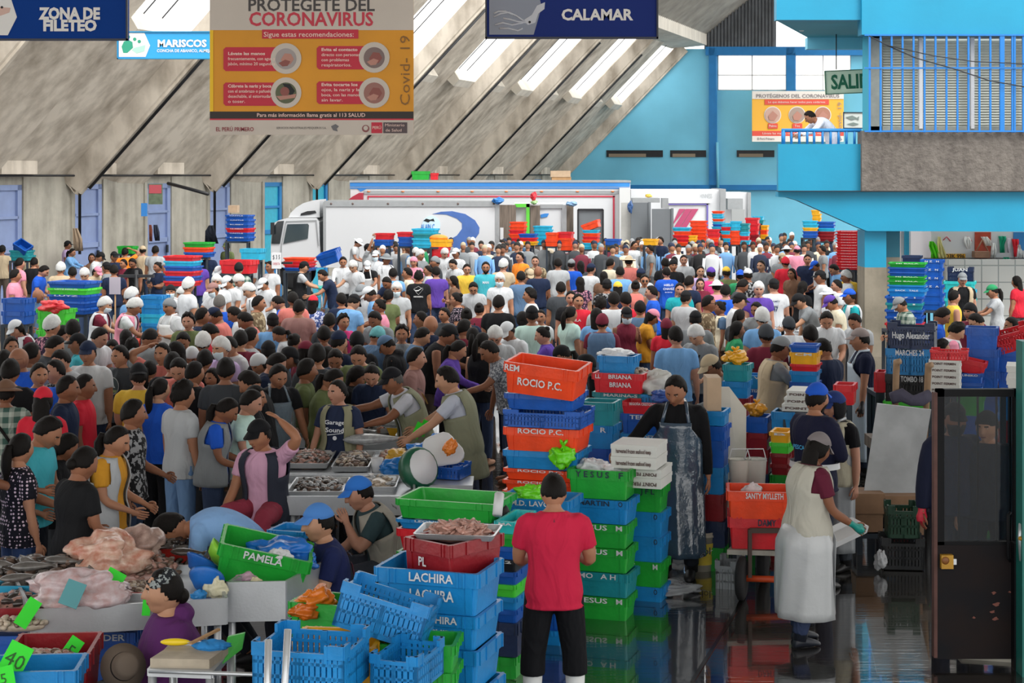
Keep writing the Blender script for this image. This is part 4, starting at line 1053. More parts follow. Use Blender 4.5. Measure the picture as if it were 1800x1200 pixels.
# ---------- far stacks along the lorries
stack(895, 921, 390, 432, 51, ['orange', 'orange', 'red', 'orange', 'red', 'orange'], 'orange stack at the wooden lorry door')
stack(911, 940, 411, 431, 50, ['blue', 'red', 'yellow'], 'short blue and red stack by the lorry')
stack(938, 967, 397, 430, 51, ['cyan']*5, 'light blue stack behind the orange bins')
stack(959, 980, 409, 433, 49.5, ['orange', 'orange'], 'left pair of orange bins', kind='solid')
stack(981, 1005, 408, 440, 49.5, ['red', 'orange', 'orange'], 'right set of orange bins')
stack(1024, 1050, 404, 438, 49, ['cyan', 'orange', 'red', 'orange', 'cyan', 'cyan'], 'striped stack at the grey lorry door')
crate(1024, 1054, 390, 403, 49, 'orange', None, 'solid', 'tilted orange crate lying on the striped stack at the grey lorry door', None, tilt=(0, -.35))
stack(1064, 1088, 420, 431, 47, ['blue'], 'single one with ice over the yellow one'); stack(1062, 1083, 431, 440, 47.1, ['yellow'], 'under the icy blue one by the lorry', bench=True)
stack(1131, 1154, 420, 431, 47, ['yellow'], 'held above the crowd before the grey doors')
stack(1183, 1212, 400, 432, 51, ['cyan', 'orange', 'red', 'red', 'orange'], 'low orange stack before the striped lorry')
stack(1213, 1240, 388, 434, 51.5, ['orange']*7, 'tall orange stack before the striped lorry')
stack(1211, 1223, 414, 425, 50, ['yellow', 'yellow'], 'small yellow pair before the tall orange stack')
stack(1243, 1262, 403, 432, 50.5, ['red', 'red', 'orange', 'red'], 'red stack beside the lorry tail')
stack(1252, 1270, 371, 403, 52, ['orange', 'cyan', 'cyan', 'orange', 'cyan', 'blue', 'cyan'], 'tall blue and orange stack at the lorry tail')
stack(1268, 1283, 392, 432, 51, ['cyan', 'red', 'cyan', 'orange', 'cyan', 'blue'], 'blue and red stack in the crate row')
stack(1283, 1300, 389, 430, 51, ['cyan', 'cyan', 'orange', 'orange', 'orange'], 'orange based stack in the crate row')
stack(1300, 1316, 393, 430, 51, ['teal', 'teal', 'cyan', 'red', 'cyan'], 'teal topped stack in the crate row')
stack(1310, 1332, 383, 432, 52, ['red', 'red', 'red', 'darkred', 'red'], 'red stack at the end of the crate row')
stack(1324, 1341, 380, 393, 53, ['cyan', 'teal'], 'light blue pair behind the red end stack')
stack(1337, 1348, 396, 420, 52.5, ['yellow', 'orange', 'yellow'], 'yellow stack at the end of the crate row')
stack(1411, 1435, 388, 418, 50, ['cyan', 'cyan', 'yellow', 'blue', 'blue'], 'blue stack below the balcony beam')
stack(1427, 1441, 369, 389, 51, ['yellow', 'yellow', 'yellow'], 'yellow stack close under the balcony beam')
stack(1438, 1466, 390, 424, 50.5, ['blue', 'blue', 'cyan', 'darkred', 'darkred', 'darkred'], 'blue and dark red stack below the balcony beam')
stack(1471, 1513, 406, 474, 38, [('red', 'DANILE.GP9')]*14, 'tall red stack left of the pillar')
stack(1598, 1636, 409, 458, 38, [('red', 'DANILE.GP9')]*10, 'red stack right of the pillar')
# ---------- left hand stacks
stack(285, 340, 450, 503, 34, ['red', 'cyan', 'blue', 'red', 'blue', 'red'], 'red and blue stack amid the left crowd')
stack(395, 437, 378, 424, 46, [('blue', 'CASTLE'), ('blue', 'CASTLE'), ('blue', 'RUBBY'), ('red', 'NUMBER'), ('blue', 'CASTLE'), ('blue', 'LEE')], 'lettered blue stack against the concrete wall')
stack(385, 441, 458, 481, 36, ['red'], 'wide one on a stall left of the box lorry')
stack(420, 458, 437, 457, 38, ['cyan'], 'with coloured bags left of the lorry cab')
stack(321, 366, 426, 452, 42, ['green', 'orange', 'blue'], 'green topped stack by the hanging jacket')
stack(79, 154, 495, 552, 27, ['blue', ('lime', 'LOYZ.MIGUEL'), ('blue', 'LUYZ'), 'blue', 'blue'], 'wide blue stack behind the bald man')
stack(61, 118, 544, 620, 24.5, ['lime', 'lime', 'lime', 'lime'], 'lime green stack with red bags on top')
stack(0, 46, 525, 570, 25.5, ['blue', 'blue'], 'blue pair at the left edge')
stack(15, 50, 440, 458, 43, ['teal', 'teal'], 'teal pair near the left wall')
crate(20, 47, 426, 441, 43, 'blue', None, 'solid', 'blue crate tipped over on the teal pair near the left wall', None, tilt=(.5, .5))
stack(204, 233, 433, 446, 45, ['green'], 'against the concrete wall behind the left crowd')
stack(497, 544, 453, 476, 38, ['orange', 'red', 'red', 'blue'], 'orange and red stack below the lorry cab')
crate(560, 597, 441, 462, 40, 'blue', None, 'solid', 'blue crate held tilted above the crowd beside the lorry cab', None, tilt=(.25, -.3))
stack(657, 686, 410, 432, 46, ['red', 'blue'], 'red and blue pair on the barrow by the box lorry')
stack(698, 724, 408, 433, 46, ['red', 'blue', 'blue'], 'red topped stack beside the lorry emblem')
stack(724, 765, 402, 436, 45.5, ['cyan', 'teal', 'cyan', 'cyan'], 'light blue stack before the lorry emblem')
stack(755, 787, 421, 434, 43, ['yellow'], 'with an orange bowl before the lorry'); stack(757, 785, 434, 452, 43, ['red'], 'under the yellow one before the lorry')
b = MB(); b.ell((0, 0, .0), (.24, .2, .1), 18, 10); o = b.build('basin', M_PLA, None, P(771, 418.5, 43.3), color='#f08a1c'); tag(o, 'orange basin turned over in the yellow crate by the lorry', 'basin')
stack(246, 284, 520, 585, 27, ['sky', 'sky', 'cyan', 'sky'], 'sky blue stack behind the white apron vendor')
# ---------- right hand stacks
stack(1563, 1625, 462, 521, 28.2, [('green', 'MI BALA'), 'blue', 'blue', ('green', 'MI BALA'), ('green', 'MI BALA'), 'sky', ('sky', 'BACK   TALE', None, 1.6)], 'stack with green MI BALA rims', bench=False)
stack(1558, 1620, 521, 580, 28, [('blue', 'K  7  I'), ('teal', 'T  I'), ('blue', 'K'), ('blue', 'E'), ('red', 'LAS')], 'stack carrying the MI BALA crates')
stack(1587, 1618, 449, 475, 31, ['navy', 'navy'], 'dark blue pair behind the MI BALA stack')
stack(1618, 1656, 457, 545, 30, [('blue', 'N Z   H'), ('blue', 'A Z   N'), ('blue', 'D Z   N'), ('blue', 'D Z   A'), 'blue', 'blue'], 'blue stack before the tiled wall')
stack(1668, 1709, 470, 496, 33.2, [('navy', 'JUAN', 'vent')], 'at the tiled wall', bench=False)
stack(1661, 1713, 495, 540, 33, ['aqua', 'cyan', 'aqua'], 'aqua stack carrying the JUAN crate')
stack(1562, 1638, 567, 613, 18.4, [('navy', [('Hugo Alexander', 'b', 0, .8)], 'vent')], 'topmost vented one beside the pillar', bench=False)
stack(1559, 1637, 613, 659, 18.3, [('sky', 'MARCHES 24', 'vent')], 'middle vented one beside the pillar', bench=False)
stack(1559, 1636, 659, 706, 18.2, [('black', 'EL TOMBO 18', 'vent')], 'vented one at the cart handles', bench=False)
stack(1556, 1636, 706, 760, 18.2, ['lime', 'darkgreen'], 'pair under the black vented crate', bench='down')
stack(1700, 1753, 577, 690, 18, ['blue', 'blue', 'blue'], 'tall blue stack behind the gate', bench='down'); stack(1756, 1815, 612, 700, 18.2, ['blue', 'blue'], 'blue pair at the right edge', bench='down')
crate(1757, 1812, 575, 614, 18.2, 'red', None, 'vent', 'red vented crate tilted on the blue pair at the right edge', None, tilt=(.12, -.3))
stack(1684, 1727, 657, 690, 17.6, [('blue', 'UNIKO'), 'blue'], 'blue pair beside the white cartons', bench='down')
crate(1683, 1728, 633, 657, 17.7, 'red', None, 'solid', 'tipped red orange crate on the blue pair beside the white cartons', None, tilt=(.0, .2))
crate(1638, 1697, 615, 633, 17.2, 'red', None, 'vent', 'low red vented crate on top of the white cartons')
stack(1390, 1436, 607, 672, 18.5, ['blue', ('yellow', 'CM', None, 1.7), 'red', ('sky', None, None, 1.5)], 'yellow middle stack beside the boy', bench='down')
stack(1301, 1342, 660, 706, 19.5, [('sky', 'B  V'), ('blue', 'ORTIZ')], 'blue pair by the yellow bags', bench='down')
stack(1357, 1394, 724, 762, 16.6, ['sky'], 'with a green net behind the navy jacket', bench='down')
stack(1354, 1386, 760, 835, 15.6, [('yellow', 'B'), 'lime', 'darkred', 'darkred'], 'yellow topped stack behind the apron woman', bench='down')
crate(1466, 1500, 677, 712, 17.0, 'red', None, 'solid', 'red bin behind the white apron man', None)
stand(1466, 1500, 17, P(0, 712, 17).z, 'the red bin')
crate(1538, 1556, 655, 690, 18.5, 'red', None, 'solid', 'small red crate between the pillar and the apron man'); stand(1538, 1556, 18.5, P(0, 690, 18.5).z, 'the small red crate')
# ---------- centre stacks
stack(883, 1016, 792, 1073, 13.9, ['sky', ('orange', 'ROCIO P.C.', None, .6), ('orange', 'ROCIO P.C.', None, .6), ('orange', 'ROCIO P.C.', None, 1.2), 'blue', 'blue', 'blue', 'blue', 'blue'], 'lower part of the ROCIO stack')
crate(884, 1017, 752, 794, 13.85, 'orange', 'ROCIO P.C.', 'solid', 'deep orange crate lettered ROCIO P.C., under the vented blue ones', 'orange crates lettered ROCIO P.C.')
crate(885, 1019, 721, 752, 13.8, 'blue', None, 'vent', 'vented blue crate in the ROCIO stack, below a solid blue one')
crate(886, 1010, 692, 721, 13.85, 'blue', None, 'solid', 'solid blue crate in the ROCIO stack, below the tilted orange one')
crate(882, 1012, 640, 694, 13.7, 'orange', [('ROCIO P.C.', 'b', .0, .6), ('REM', 'r', -.38, .2)], 'solid', 'tilted deep orange crate on top of the ROCIO stack', 'orange crates lettered ROCIO P.C.', tilt=(.08, .10))
stack(1018, 1078, 708, 830, 15.2, ['teal', ('sky', 'A   R'), 'blue'], 'teal topped stack beside ROCIO', bench='down')
crate(1041, 1130, 657, 691, 16.5, 'red', [('BRIANA', 'r', 0.05, .45), ('BRIANA', 'b', .05, .42), ('LL', 'r', -.38, .1)], 'solid', 'red crate lettered BRIANA below the blue ice crate')
stack(1043, 1140, 691, 740, 16.6, [('teal', 'MARINA-S'), 'teal'], 'teal pair under the BRIANA crate', bench='down')
crate(1050, 1114, 625, 660, 16.7, 'sky', None, 'solid', 'sky blue crate with white ice bag on the red BRIANA crate')
stack(1091, 1170, 707, 830, 16.2, [('red', 'BEGOÑA CRISTOPHER', None, .6), ('blue', 'TEDER'), ('sky', 'ELIAS DEZA', None, .9), 'sky'], 'TEDER stack behind the man with dark apron', bench='down')
crate(1128, 1182, 695, 709, 16.4, 'sky', None, 'vent', 'shallow vented sky blue basket with bags on the TEDER stack')
J1 = [('green', [('Y E S U S', 'r', -.08, .55, 1), ('F', 'r', .38, .07, 1)], None, 1.2), ('sky', [('MARTIN', 'r', -.05, .5, 1), ('O', 'r', .38, .07, 1)]), ('green', [('JESUS', 'r', -.05, .45), ('M', 'r', .36, .1)]), ('green', [('JESUS', 'r', -.05, .45), ('M', 'r', .36, .1)]), ('teal', 'MO   A H'), ('green', [('JESUS', 'r', -.05, .45), ('M', 'r', .36, .1)])]
stack(997, 1103, 826, 1091, 13.6, J1, 'front green and blue stack beside the man in red', jit=.6)
O_ = [('N', 'r', -.2, .08, 1), ('O', 'r', .36, .08, 1)]
stack(1083, 1163, 856, 1075, 14.2, [('green', [('J F L', 'r', .2, .3, 1)]), ('sky', O_), ('sky', O_), ('green', [('S', 'r', -.1, .07), ('M', 'r', .36, .1)]), ('sky', O_)], 'rear green and blue stack beside the man in red', jit=.6)
crate(874, 1000, 878, 922, 12.9, 'sky', 'M.D. LAVCH', 'solid', 'sky blue crate lettered M.D. LAVCH behind the man in red')
stack(880, 990, 922, 1050, 12.9, ['blue', 'teal', 'blue', 'sky'], 'mixed stack below the M.D. LAVCH crate', bench='down')
stack(694, 872, 882, 1010, 12.3, [('green', None, None, 1.1), ('sky', 'LEONIL AJAIRO -)', None, .6), ('red', None, None, 1.3), ('green', None, None, .6), ('yellow', None, None, .6)], 'tall wide stack left of the man in red', d=.5, bench='down')
stack(868, 907, 917, 1095, 12.0, [('aqua', 'MA'), 'green', 'blue', ('black', 'R2'), 'blue', 'lime', 'sky', 'blue'], 'narrow mixed stack between the wide stack and the man in red', d=.45, bench='down')
# lower front group
crate(655, 842, 1003, 1078, 9.6, 'sky', [('LACHIRA', 'r', .05, .42), ('LACHIRA', 'b', .05, .42)], 'solid', 'upper sky blue crate lettered LACHIRA', 'sky blue crates lettered LACHIRA', d=.45)
crate(662, 840, 1078, 1138, 9.6, 'sky', [('LACHIRA', 'r', .1, .4), ('LACHIRA', 'b', .1, .4)], 'solid', 'middle LACHIRA crate behind the tilted vented crate', 'sky blue crates lettered LACHIRA', d=.45)
stack(664, 842, 1138, 1428, 9.6, ['sky', 'sky', 'blue', 'sky'], 'stack under the LACHIRA crates', d=.45)
crate(707, 793, 952, 1016, 9.75, 'darkred', [('PL', 'b', -.1, .16)], 'solid', 'dark red crate with a steel tray of octopus on top', None, yaw=-.72, d=.46)
crate(578, 735, 1048, 1128, 9.0, 'sky', None, 'vent', 'sky blue vented crate tilted against the LACHIRA crates', None, tilt=(-.10, .26), yaw=-.15, d=.4)
stack(657, 800, 1135, 1330, 9.0, [('green', 'BENJAMIN-CRISTOPHER'), 'green', 'blue', 'green'], 'green lettered stack at the bottom edge', yaw=-.1)
crate(650, 733, 1152, 1218, 8.55, 'sky', None, 'vent', 'sky blue vented crate before the green BENJAMIN crate', None, yaw=-.3, d=.4); stand(650, 733, 8.5, P(0, 1218, 8.55).z, 'the vented crate before BENJAMIN')
crate(505, 658, 1137, 1225, 8.9, 'yellow', None, 'solid', 'deep yellow crate behind the front vented crate', None, yaw=-.1, d=.4); stand(505, 658, 8.9, P(0, 1225, 8.9).z, 'the deep yellow crate')
crate(441, 605, 1130, 1225, 8.35, 'sky', None, 'vent', 'sky blue vented crate at the bottom edge with steel poles', None, yaw=-.22, d=.42); stand(441, 605, 8.3, P(0, 1225, 8.35).z, 'the front vented crate')
stack(505, 625, 1062, 1220, 9.9, ['green', 'darkgreen'], 'green pair with orange sacks under the steel table', bench='down')
stack(1246, 1290, 828, 880, 16.0, ['blue'], 'behind the orange SANTY crate', bench='down'); 
# ------------------------------------------------------------------ lorries
M_VAN = mat('lorry_white', '#d3d6da', .4, noise=.05, nscale=.8); M_RAIL = mat('lorry_rail', '#a9adb0', .4, metal=.5, noise=.1); M_TYRE = mat('tyre_rubber', '#17171a', .8); M_GLZ = mat('cab_glass', '#39464a', .12, spec=.8)
M_DOORG = mat('lorry_door_grey', '#757b80', .5, metal=.2, noise=.15, nscale=1.); M_WOODG = mat('weathered_wood', '#7d7166', .8, noise=.5, nscale=4, stretch=(6, 6, .4))
M_SWSH = mat('emblem_blue', '#4a70b8', .5, noise=.2, nscale=3); M_RED = mat('paint_red', '#c4344a', .45); M_STRB = mat('stripe_blue', '#2f80cc', .45)
def part(mb, nm, m, root):
    o = mb.build(nm, m, root); o.matrix_parent_inverse = root.matrix_basis.inverted(); return o
def ppoly(pts, Y, t, dy=0): # prism standing at distance Y (front face), thickness t
    b = MB(); b.prism([P(x, y, Y)+Vector((0, dy, 0)) for x, y in pts], (0, t, 0)); return b
def wheels(root, xs, Y, dep):
    for x in xs:
        for yy in (Y+.1, Y+dep-.35):
            c = P(x, 500, Y); b = MB(); 
            M = Matrix.Translation((c.x, yy, .48)) @ Matrix.Rotation(-math.pi/2, 4, 'X')
            b.loft([[M @ Vector((r*math.cos(t), r*math.sin(t), z)) for t in [2*math.pi*j/20 for j in range(20)]] for r, z in ((.2, 0.02), (.40, 0), (.48, .05), (.48, .22), (.40, .26))]); w_ = part(b, 'wheel', M_TYRE, root)
YT = 52.
t = empty('box_lorry', P(720, 500, YT).xy.to_3d()); tag(t, 'white box lorry with a blue swoosh emblem and a cab at its left end', 'lorry')
bx = MB(); pb(bx, 571, 876, 363, 470, YT, YT+2.3); part(bx, 'cargo_box', M_VAN, t)
rl = MB(); pb(rl, 570, 878, 353, 363, YT-.04, YT+2.34); pb(rl, 568, 573, 355, 470, YT-.03, YT+2.33); pb(rl, 871, 878, 356, 470, YT-.03, YT+2.33); part(rl, 'roof_rail', M_RAIL, t)
for x in (582, 620, 682, 743, 805, 868): b = MB(); c = P(x, 358, YT-.05); b.ell(c, (.035, .02, .035), 10, 6); part(b, 'marker_lamp', mat('marker_lamp_dark', '#6a5a55', .4), t)
part(ppoly([(476, 470), (476, 428), (478, 404), (483, 391), (490, 387), (505, 383), (556, 383), (561, 390), (562, 430), (566, 470)], YT+.1, 2.1), 'cab', M_VAN, t)
part(ppoly([(507, 382), (511, 374), (520, 365), (533, 357), (550, 352), (562, 351), (562, 382)], YT+.25, 1.8), 'roof_deflector', M_VAN, t)
part(ppoly([(528, 379), (529, 375), (540, 371), (554, 370), (556, 374), (545, 377)], YT+.22, .03), 'deflector_vent', M_DARK, t)
part(ppoly([(498, 428), (505, 394), (541, 393), (543, 396), (541, 419)], YT+.06, .05), 'side_window', M_GLZ, t)
part(ppoly([(477, 428), (480, 400), (488, 389), (499, 388), (492, 428)], YT+.05, 2.2), 'windscreen', mat('dark_windscreen', '#20272b', .15, spec=.8), t)
d_ = MB()
for a_, c_ in (((495, 430), (503, 389)), ((503, 389), (556, 387)), ((556, 387), (560, 432)), ((495, 430), (494, 470))): d_.bar(P(*a_, YT+.07), P(*c_, YT+.07), .02, .02)
part(d_, 'door_seam', M_RAIL, t)
b = MB(); b.bar(P(479, 391, YT-.1), P(479, 412, YT-.1), .18, .1); part(b, 'wing_mirror', M_DARK, t)
b = MB(); b.bar(P(513, 383, YT+.3), P(511, 366, YT+.3), .01); part(b, 'aerial', M_DARK, t)
# swoosh and globe emblem
part(ppoly([(760, 376), (775, 372), (795, 371), (818, 376), (835, 387), (843, 400), (842, 410), (835, 420), (820, 432), (800, 440), (770, 442), (760, 430), (785, 424), (803, 414), (812, 402), (812, 392), (803, 384), (785, 377)], YT-.012, .01), 'emblem_swoosh', M_SWSH, t)
part(ppoly([(758+16*math.cos(a), 396+17*math.sin(a)) for a in [2*math.pi*i/28 for i in range(28)]], YT-.02, .012), 'emblem_globe', mat('globe_pale', '#c9e2f0', .5), t)
part(ppoly([(744, 388), (749, 384), (756, 386), (762, 384), (764, 389), (757, 388), (753, 391), (748, 389)], YT-.03, .01), 'emblem_animal', M_BLACK, t)
o = text('ALAIN C', .16, M_STRB, t, (0, 0, 0), name='lettering', width=.42, bold=.02); o.matrix_parent_inverse = t.matrix_basis.inverted(); o.location = P(752, 399, YT-.035)
wheels(t, (515, 760, 800), YT+.1, 2.1)
# wooden tail door and second white lorry
t = empty('box_lorry', P(945, 500, YT+.4).xy.to_3d()); tag(t, 'second white lorry behind the wooden doors with a bright green door frame', 'lorry')
b = MB(); pb(b, 905, 995, 358, 470, YT+.5, YT+2.6); part(b, 'cargo_box', M_VAN, t)
b = MB(); pb(b, 876, 907, 360, 470, YT+.2, YT+.35); part(b, 'wooden_door', M_WOODG, t); b = MB(); pb(b, 932, 949, 361, 470, YT+.3, YT+.45); part(b, 'wooden_door', M_WOODG, t)
b = MB(); pb(b, 905, 931, 358, 364, YT+.3, YT+.45); pb(b, 925, 931, 358, 414, YT+.3, YT+.45); part(b, 'door_frame', mat('frame_green', '#5cc83c', .5), t)
b = MB(); pb(b, 950, 990, 359, 366, YT+.44, YT+.5); pb(b, 988, 996, 360, 470, YT+.42, YT+.6); part(b, 'roof_rail', M_RAIL, t)
b = MB(); pb(b, 996, 1008, 360, 470, YT+.6, YT+.8); part(b, 'tail_door', M_WOODG, t)
part(ppoly([(950, 377), (958, 375), (965, 375), (962, 381), (951, 383)], YT+.47, .01), 'emblem_leaf', M_STRB, t)
b = MB(); pb(b, 879, 885, 400, 421, YT+.15, YT+.18); part(b, 'paper_notice', M_WHITE, t)
# long trailer behind
YR = 57.
t = empty('trailer_lorry', P(860, 500, YR).xy.to_3d()); tag(t, 'long white trailer with blue roof stripes and a thin red outline', 'lorry')
b = MB(); pb(b, 616, 1108, 320, 480, YR, YR+2.5); part(b, 'trailer_box', M_VAN, t)
b = MB(); pb(b, 615, 1107, 321, 328, YR-.03, YR); pb(b, 615, 1107, 329.5, 331.5, YR-.03, YR); part(b, 'blue_stripe', M_STRB, t)
b = MB(); pb(b, 614, 1109, 317, 320.5, YR-.05, YR+2.55); pb(b, 640, 1090, 335, 341, YR-.04, YR); part(b, 'roof_rail', M_RAIL, t)
b = MB(); pb(b, 646, 1081, 344, 346.5, YR-.03, YR); pb(b, 646, 648, 346, 352, YR-.03, YR); pb(b, 1077.5, 1080.5, 344, 440, YR-.03, YR); part(b, 'red_outline', M_RED, t)
part(ppoly([(611, 352), (620, 345), (631, 339), (638, 339), (638, 352)], YR-.3, .6), 'tractor_roof', mat('tractor_red', '#a8243c', .4), t)
part(ppoly([(626, 330), (648, 330), (634, 337)], YR-.02, .02), 'emblem_leaf', M_STRB, t)
for x in (648, 708, 770, 830, 890, 952, 1015, 1077): b = MB(); b.ell(P(x, 336.5, YR-.06), (.06, .03, .03), 10, 6); part(b, 'marker_lamp', mat('marker_orange', '#cf7f52', .4), t)
b = MB(); pb(b, 1083, 1090, 335, 470, YR-.03, YR+.05); pb(b, 1089, 1108, 330, 480, YR-.35, YR); part(b, 'tail_frame', mat('tail_frame_grey', '#cfd1d2', .5), t)
b = MB(); pb(b, 1016, 1060, 368, 470, YR-4.8, YR-4.72); part(b, 'tail_door', M_DOORG, t); b = MB()
for a_, c_ in (((1016, 368), (1060, 368)), ((1060, 368), (1060, 460)), ((1016, 368), (1016, 460))): b.bar(P(*a_, YR-4.85), P(*c_, YR-4.85), .05, .05)
part(b, 'door_edge', M_DARK, t)
wheels(t, (700, 1040), YR+.1, 2.2)
# loads on the trailer roof
for (x0, x1, y0, y1, col, lb) in ((723, 755, 301, 316, 'green', 'green crate lying on the trailer roof'), (757, 770, 304, 316, 'red', 'small red crate on the trailer roof beside the green one')):
    crate(x0, x1, y0, y1, YR+.3, HEX[col], None, 'solid', lb, None, 0)
b = MB(); pb(b, 968, 1003, 300, 311, YR+.3, YR+.9); c = b.build('cardboard_box', mat('cardboard', '#b89f84', .8, noise=.12)); tag(c, 'brown cardboard box on the trailer roof', 'box')
b = MB(); pb(b, 970, 1004, 311, 316.5, YR+.32, YR+.88); c = b.build('wooden_crate', mat('pale_wood', '#b0895f', .8, noise=.2)); tag(c, 'flat wooden crate under the carton on the trailer roof', 'crate')
# second trailer with slanted red bars, third one beyond
YV = 60.
t = empty('trailer_lorry', P(1190, 500, YV).xy.to_3d()); tag(t, 'white trailer with slanted crimson bars before the blue end wall', 'lorry')
b = MB(); pb(b, 1109, 1267, 333, 480, YV, YV+2.5); part(b, 'trailer_box', M_VAN, t); b = MB(); pb(b, 1266, 1276, 332, 480, YV-.2, YV+2.5); part(b, 'tail_frame', M_RAIL, t)
b = MB(); pb(b, 1172, 1250, 353, 357, YV-.3, YV); pb(b, 1176, 1247, 357, 470, YV-.25, YV); part(b, 'side_panel', M_WHITE, t)
b = MB(); pb(b, 1175, 1245, 358, 360, YV-.32, YV-.26); pb(b, 1242, 1245, 358, 440, YV-.32, YV-.26); part(b, 'violet_outline', mat('violet_line', '#6a60a8', .5), t)
for i in range(3):
    x0 = 1181+i*11.5; part(ppoly([(x0-(9 if i else 0), 401 if i else 397), (x0+1, 402 if i else 396), (x0+24, 367), (x0+13, 367)], YV-.29, .02), 'crimson_bar', mat('bar_crimson', '#b0466c', .5), t)
o = text('HINNESS', .16, M_RAIL, t, (0, 0, 0), name='lettering', width=.42); o.matrix_parent_inverse = t.matrix_basis.inverted(); o.location = P(1241, 345, YV-.03)
for i, (x0, x1, y0, Yd) in enumerate(((1109, 1142, 356, 55), (1146, 1182, 367, 54.5))):
    b = MB(); pb(b, x0, x1, y0, 470, Yd, Yd+.1); pb(b, x1-2, x1+2, y0-1, 470, Yd-.05, Yd+.12); part(b, 'open_door', M_DOORG, t)
b = MB(); pb(b, 1092, 1109, 356, 470, 55.2, 55.3); part(b, 'open_door', mat('door_pale_grey', '#b8b8b4', .5, noise=.1), t)
b = MB(); pb(b, 1164, 1175, 348, 366, 57, 57.5); pb(b, 1112, 1160, 348, 356, 57, 58); part(b, 'cooling_unit', M_RAIL, t)
wheels(t, (1140, 1230), YV+.1, 2.2)
t = empty('trailer_lorry', P(1300, 500, 66).xy.to_3d()); tag(t, 'farthest white trailer end beside the blue end wall', 'lorry')
b = MB(); pb(b, 1276, 1316, 338, 480, 66, 68.5); part(b, 'trailer_box', M_VAN, t); b = MB(); pb(b, 1314, 1320, 338, 470, 65.9, 68); part(b, 'tail_frame', M_RAIL, t)
b = MB(); pb(b, 1279, 1306, 349, 368, 65, 65.8); part(b, 'cooling_unit', M_RAIL, t); b = MB(); pb(b, 1286, 1309, 368, 410, 64.5, 64.6); part(b, 'open_door', mat('door_silver', '#a9adae', .4, metal=.3), t); wheels(t, (1296,), 66.1, 2.2)
for (x, y, Y, r, col, lb) in ((876, 353, YT-.1, (.17, .15, .11), '#2a7fd0', 'blue plastic bag on the box lorry roof edge'), (938, 346, YT+.3, (.10, .1, .17), '#d8283a', 'red plastic bag tied above the green door frame'), (939, 356, YT+.2, (.11, .1, .07), '#9fcf8a', 'pale green bag under the red one above the green frame'), (1005, 358, YT+.3, (.2, .15, .08), '#7fa8d0', 'pale blue sheet on the second lorry roof corner'), (1140, 344, 56, (.11, .1, .07), '#e8c04a', 'yellow helmet shaped bag on the grey door top'), (1108, 364, 54.8, (.09, .08, .2), '#3a5f96', 'blue overall hanging on the pale grey door')):
    bag(P(x, y, Y), r, col, lb, 'plastic_bag', False)
# lorry tail on the right behind the tiled wall, with things hanging from it
YK = 36.
t = empty('van_tail', P(1720, 500, YK).xy.to_3d()); tag(t, 'white lorry body with yellow number plate above the tiled wall', 'lorry')
b = MB(); pb(b, 1637, 1900, 405, 520, YK, YK+2.5); part(b, 'cargo_box', M_VAN, t)
b = MB(); pb(b, 1660, 1697, 446, 455, YK-.05, YK-.02); q = part(b, 'number_plate', mat('plate_yellow', '#e6ac1f', .5), t)
o = text('D3K 996', .085, M_BLACK, t, (0, 0, 0), name='lettering', width=.40, bold=.02); o.matrix_parent_inverse = t.matrix_basis.inverted(); o.location = P(1678.5, 450.5, YK-.06)
b = MB(); pb(b, 1714, 1742, 408, 452, YK-.04, YK); part(b, 'red_panel', mat('panel_rust_red', '#b8452c', .6, noise=.3), t)
b = MB(); pb(b, 1632, 1900, 454.5, 457, YK-.4, YK); part(b, 'tail_step', M_DARK, t); b = MB(); pb(b, 1782, 1900, 408, 440, YK-.04, YK); part(b, 'blue_panel', M_DBLUE, t)
for x in (1664, 1701): b = MB(); b.tube([P(x-6, 422, YK-.04), P(x, 416, YK-.04), P(x+7, 424, YK-.04)], .012, 5); part(b, 'red_hook', M_RED, t)
def garment_hung(pts, Y, col, label, name, cat):
    b = MB(); n = 14
    # cloth outline given as (y, x left, x right) rows with hanging folds
    rings = []
    for (y, xl, xr) in pts:
        row = []
        for j in range(n): u = j/(n-1); p_ = P(xl+(xr-xl)*u, y, Y); row.append(p_+Vector((0, .03*math.sin(u*14+y), 0)))
        rings.append(row)
    b.loft(rings, closed=False); o = b.build(name, M_CLOTH, None, color=col); q = o.modifiers.new('s', 'SOLIDIFY'); q.thickness = .012; tag(o, label, cat); return o
garment_hung([(424, 1634, 1640), (432, 1632, 1646), (444, 1636, 1650), (455, 1637, 1651)], YK-.08, '#5ed62a', 'bright green plastic bag hanging at the lorry tail', 'plastic_bag', 'bag')
garment_hung([(416, 1650, 1653), (430, 1648, 1656), (444, 1648, 1662), (455, 1650, 1664)], YK-.08, '#e6df9a', 'pale yellow cloth hanging beside the green bag', 'cloth', 'cloth')
garment_hung([(416, 1697, 1704), (424, 1695, 1707), (437, 1700, 1705)], YK-.07, '#eef0f0', 'white cloth hung on a red hook', 'cloth', 'cloth')
garment_hung([(416, 1725, 1736), (424, 1730, 1742), (432, 1731, 1742)], YK-.07, '#e6e4e0', 'white apron top hung before the rust red panel', 'cloth', 'cloth')
garment_hung([(427, 1744, 1748), (440, 1742, 1752), (453, 1741, 1750)], YK-.07, '#e9ebea', 'white bag hanging right of the rust red panel', 'cloth', 'cloth')
garment_hung([(415, 1755, 1768), (421, 1756, 1769), (430, 1758, 1765), (444, 1758, 1766)], YK-.07, '#1f9a76', 'green shirt hanging on the lorry tail', 'shirt', 'shirt')
garment_hung([(420, 1778, 1790), (427, 1779, 1791), (438, 1781, 1787), (451, 1782, 1786)], YK-.07, '#d93340', 'red shirt hanging on the lorry tail', 'shirt', 'shirt')
garment_hung([(418, 1771, 1776), (432, 1770, 1774), (444, 1772, 1774)], YK-.07, '#d8d0dc', 'pale lilac cloth hanging between the green and red shirts', 'cloth', 'cloth')
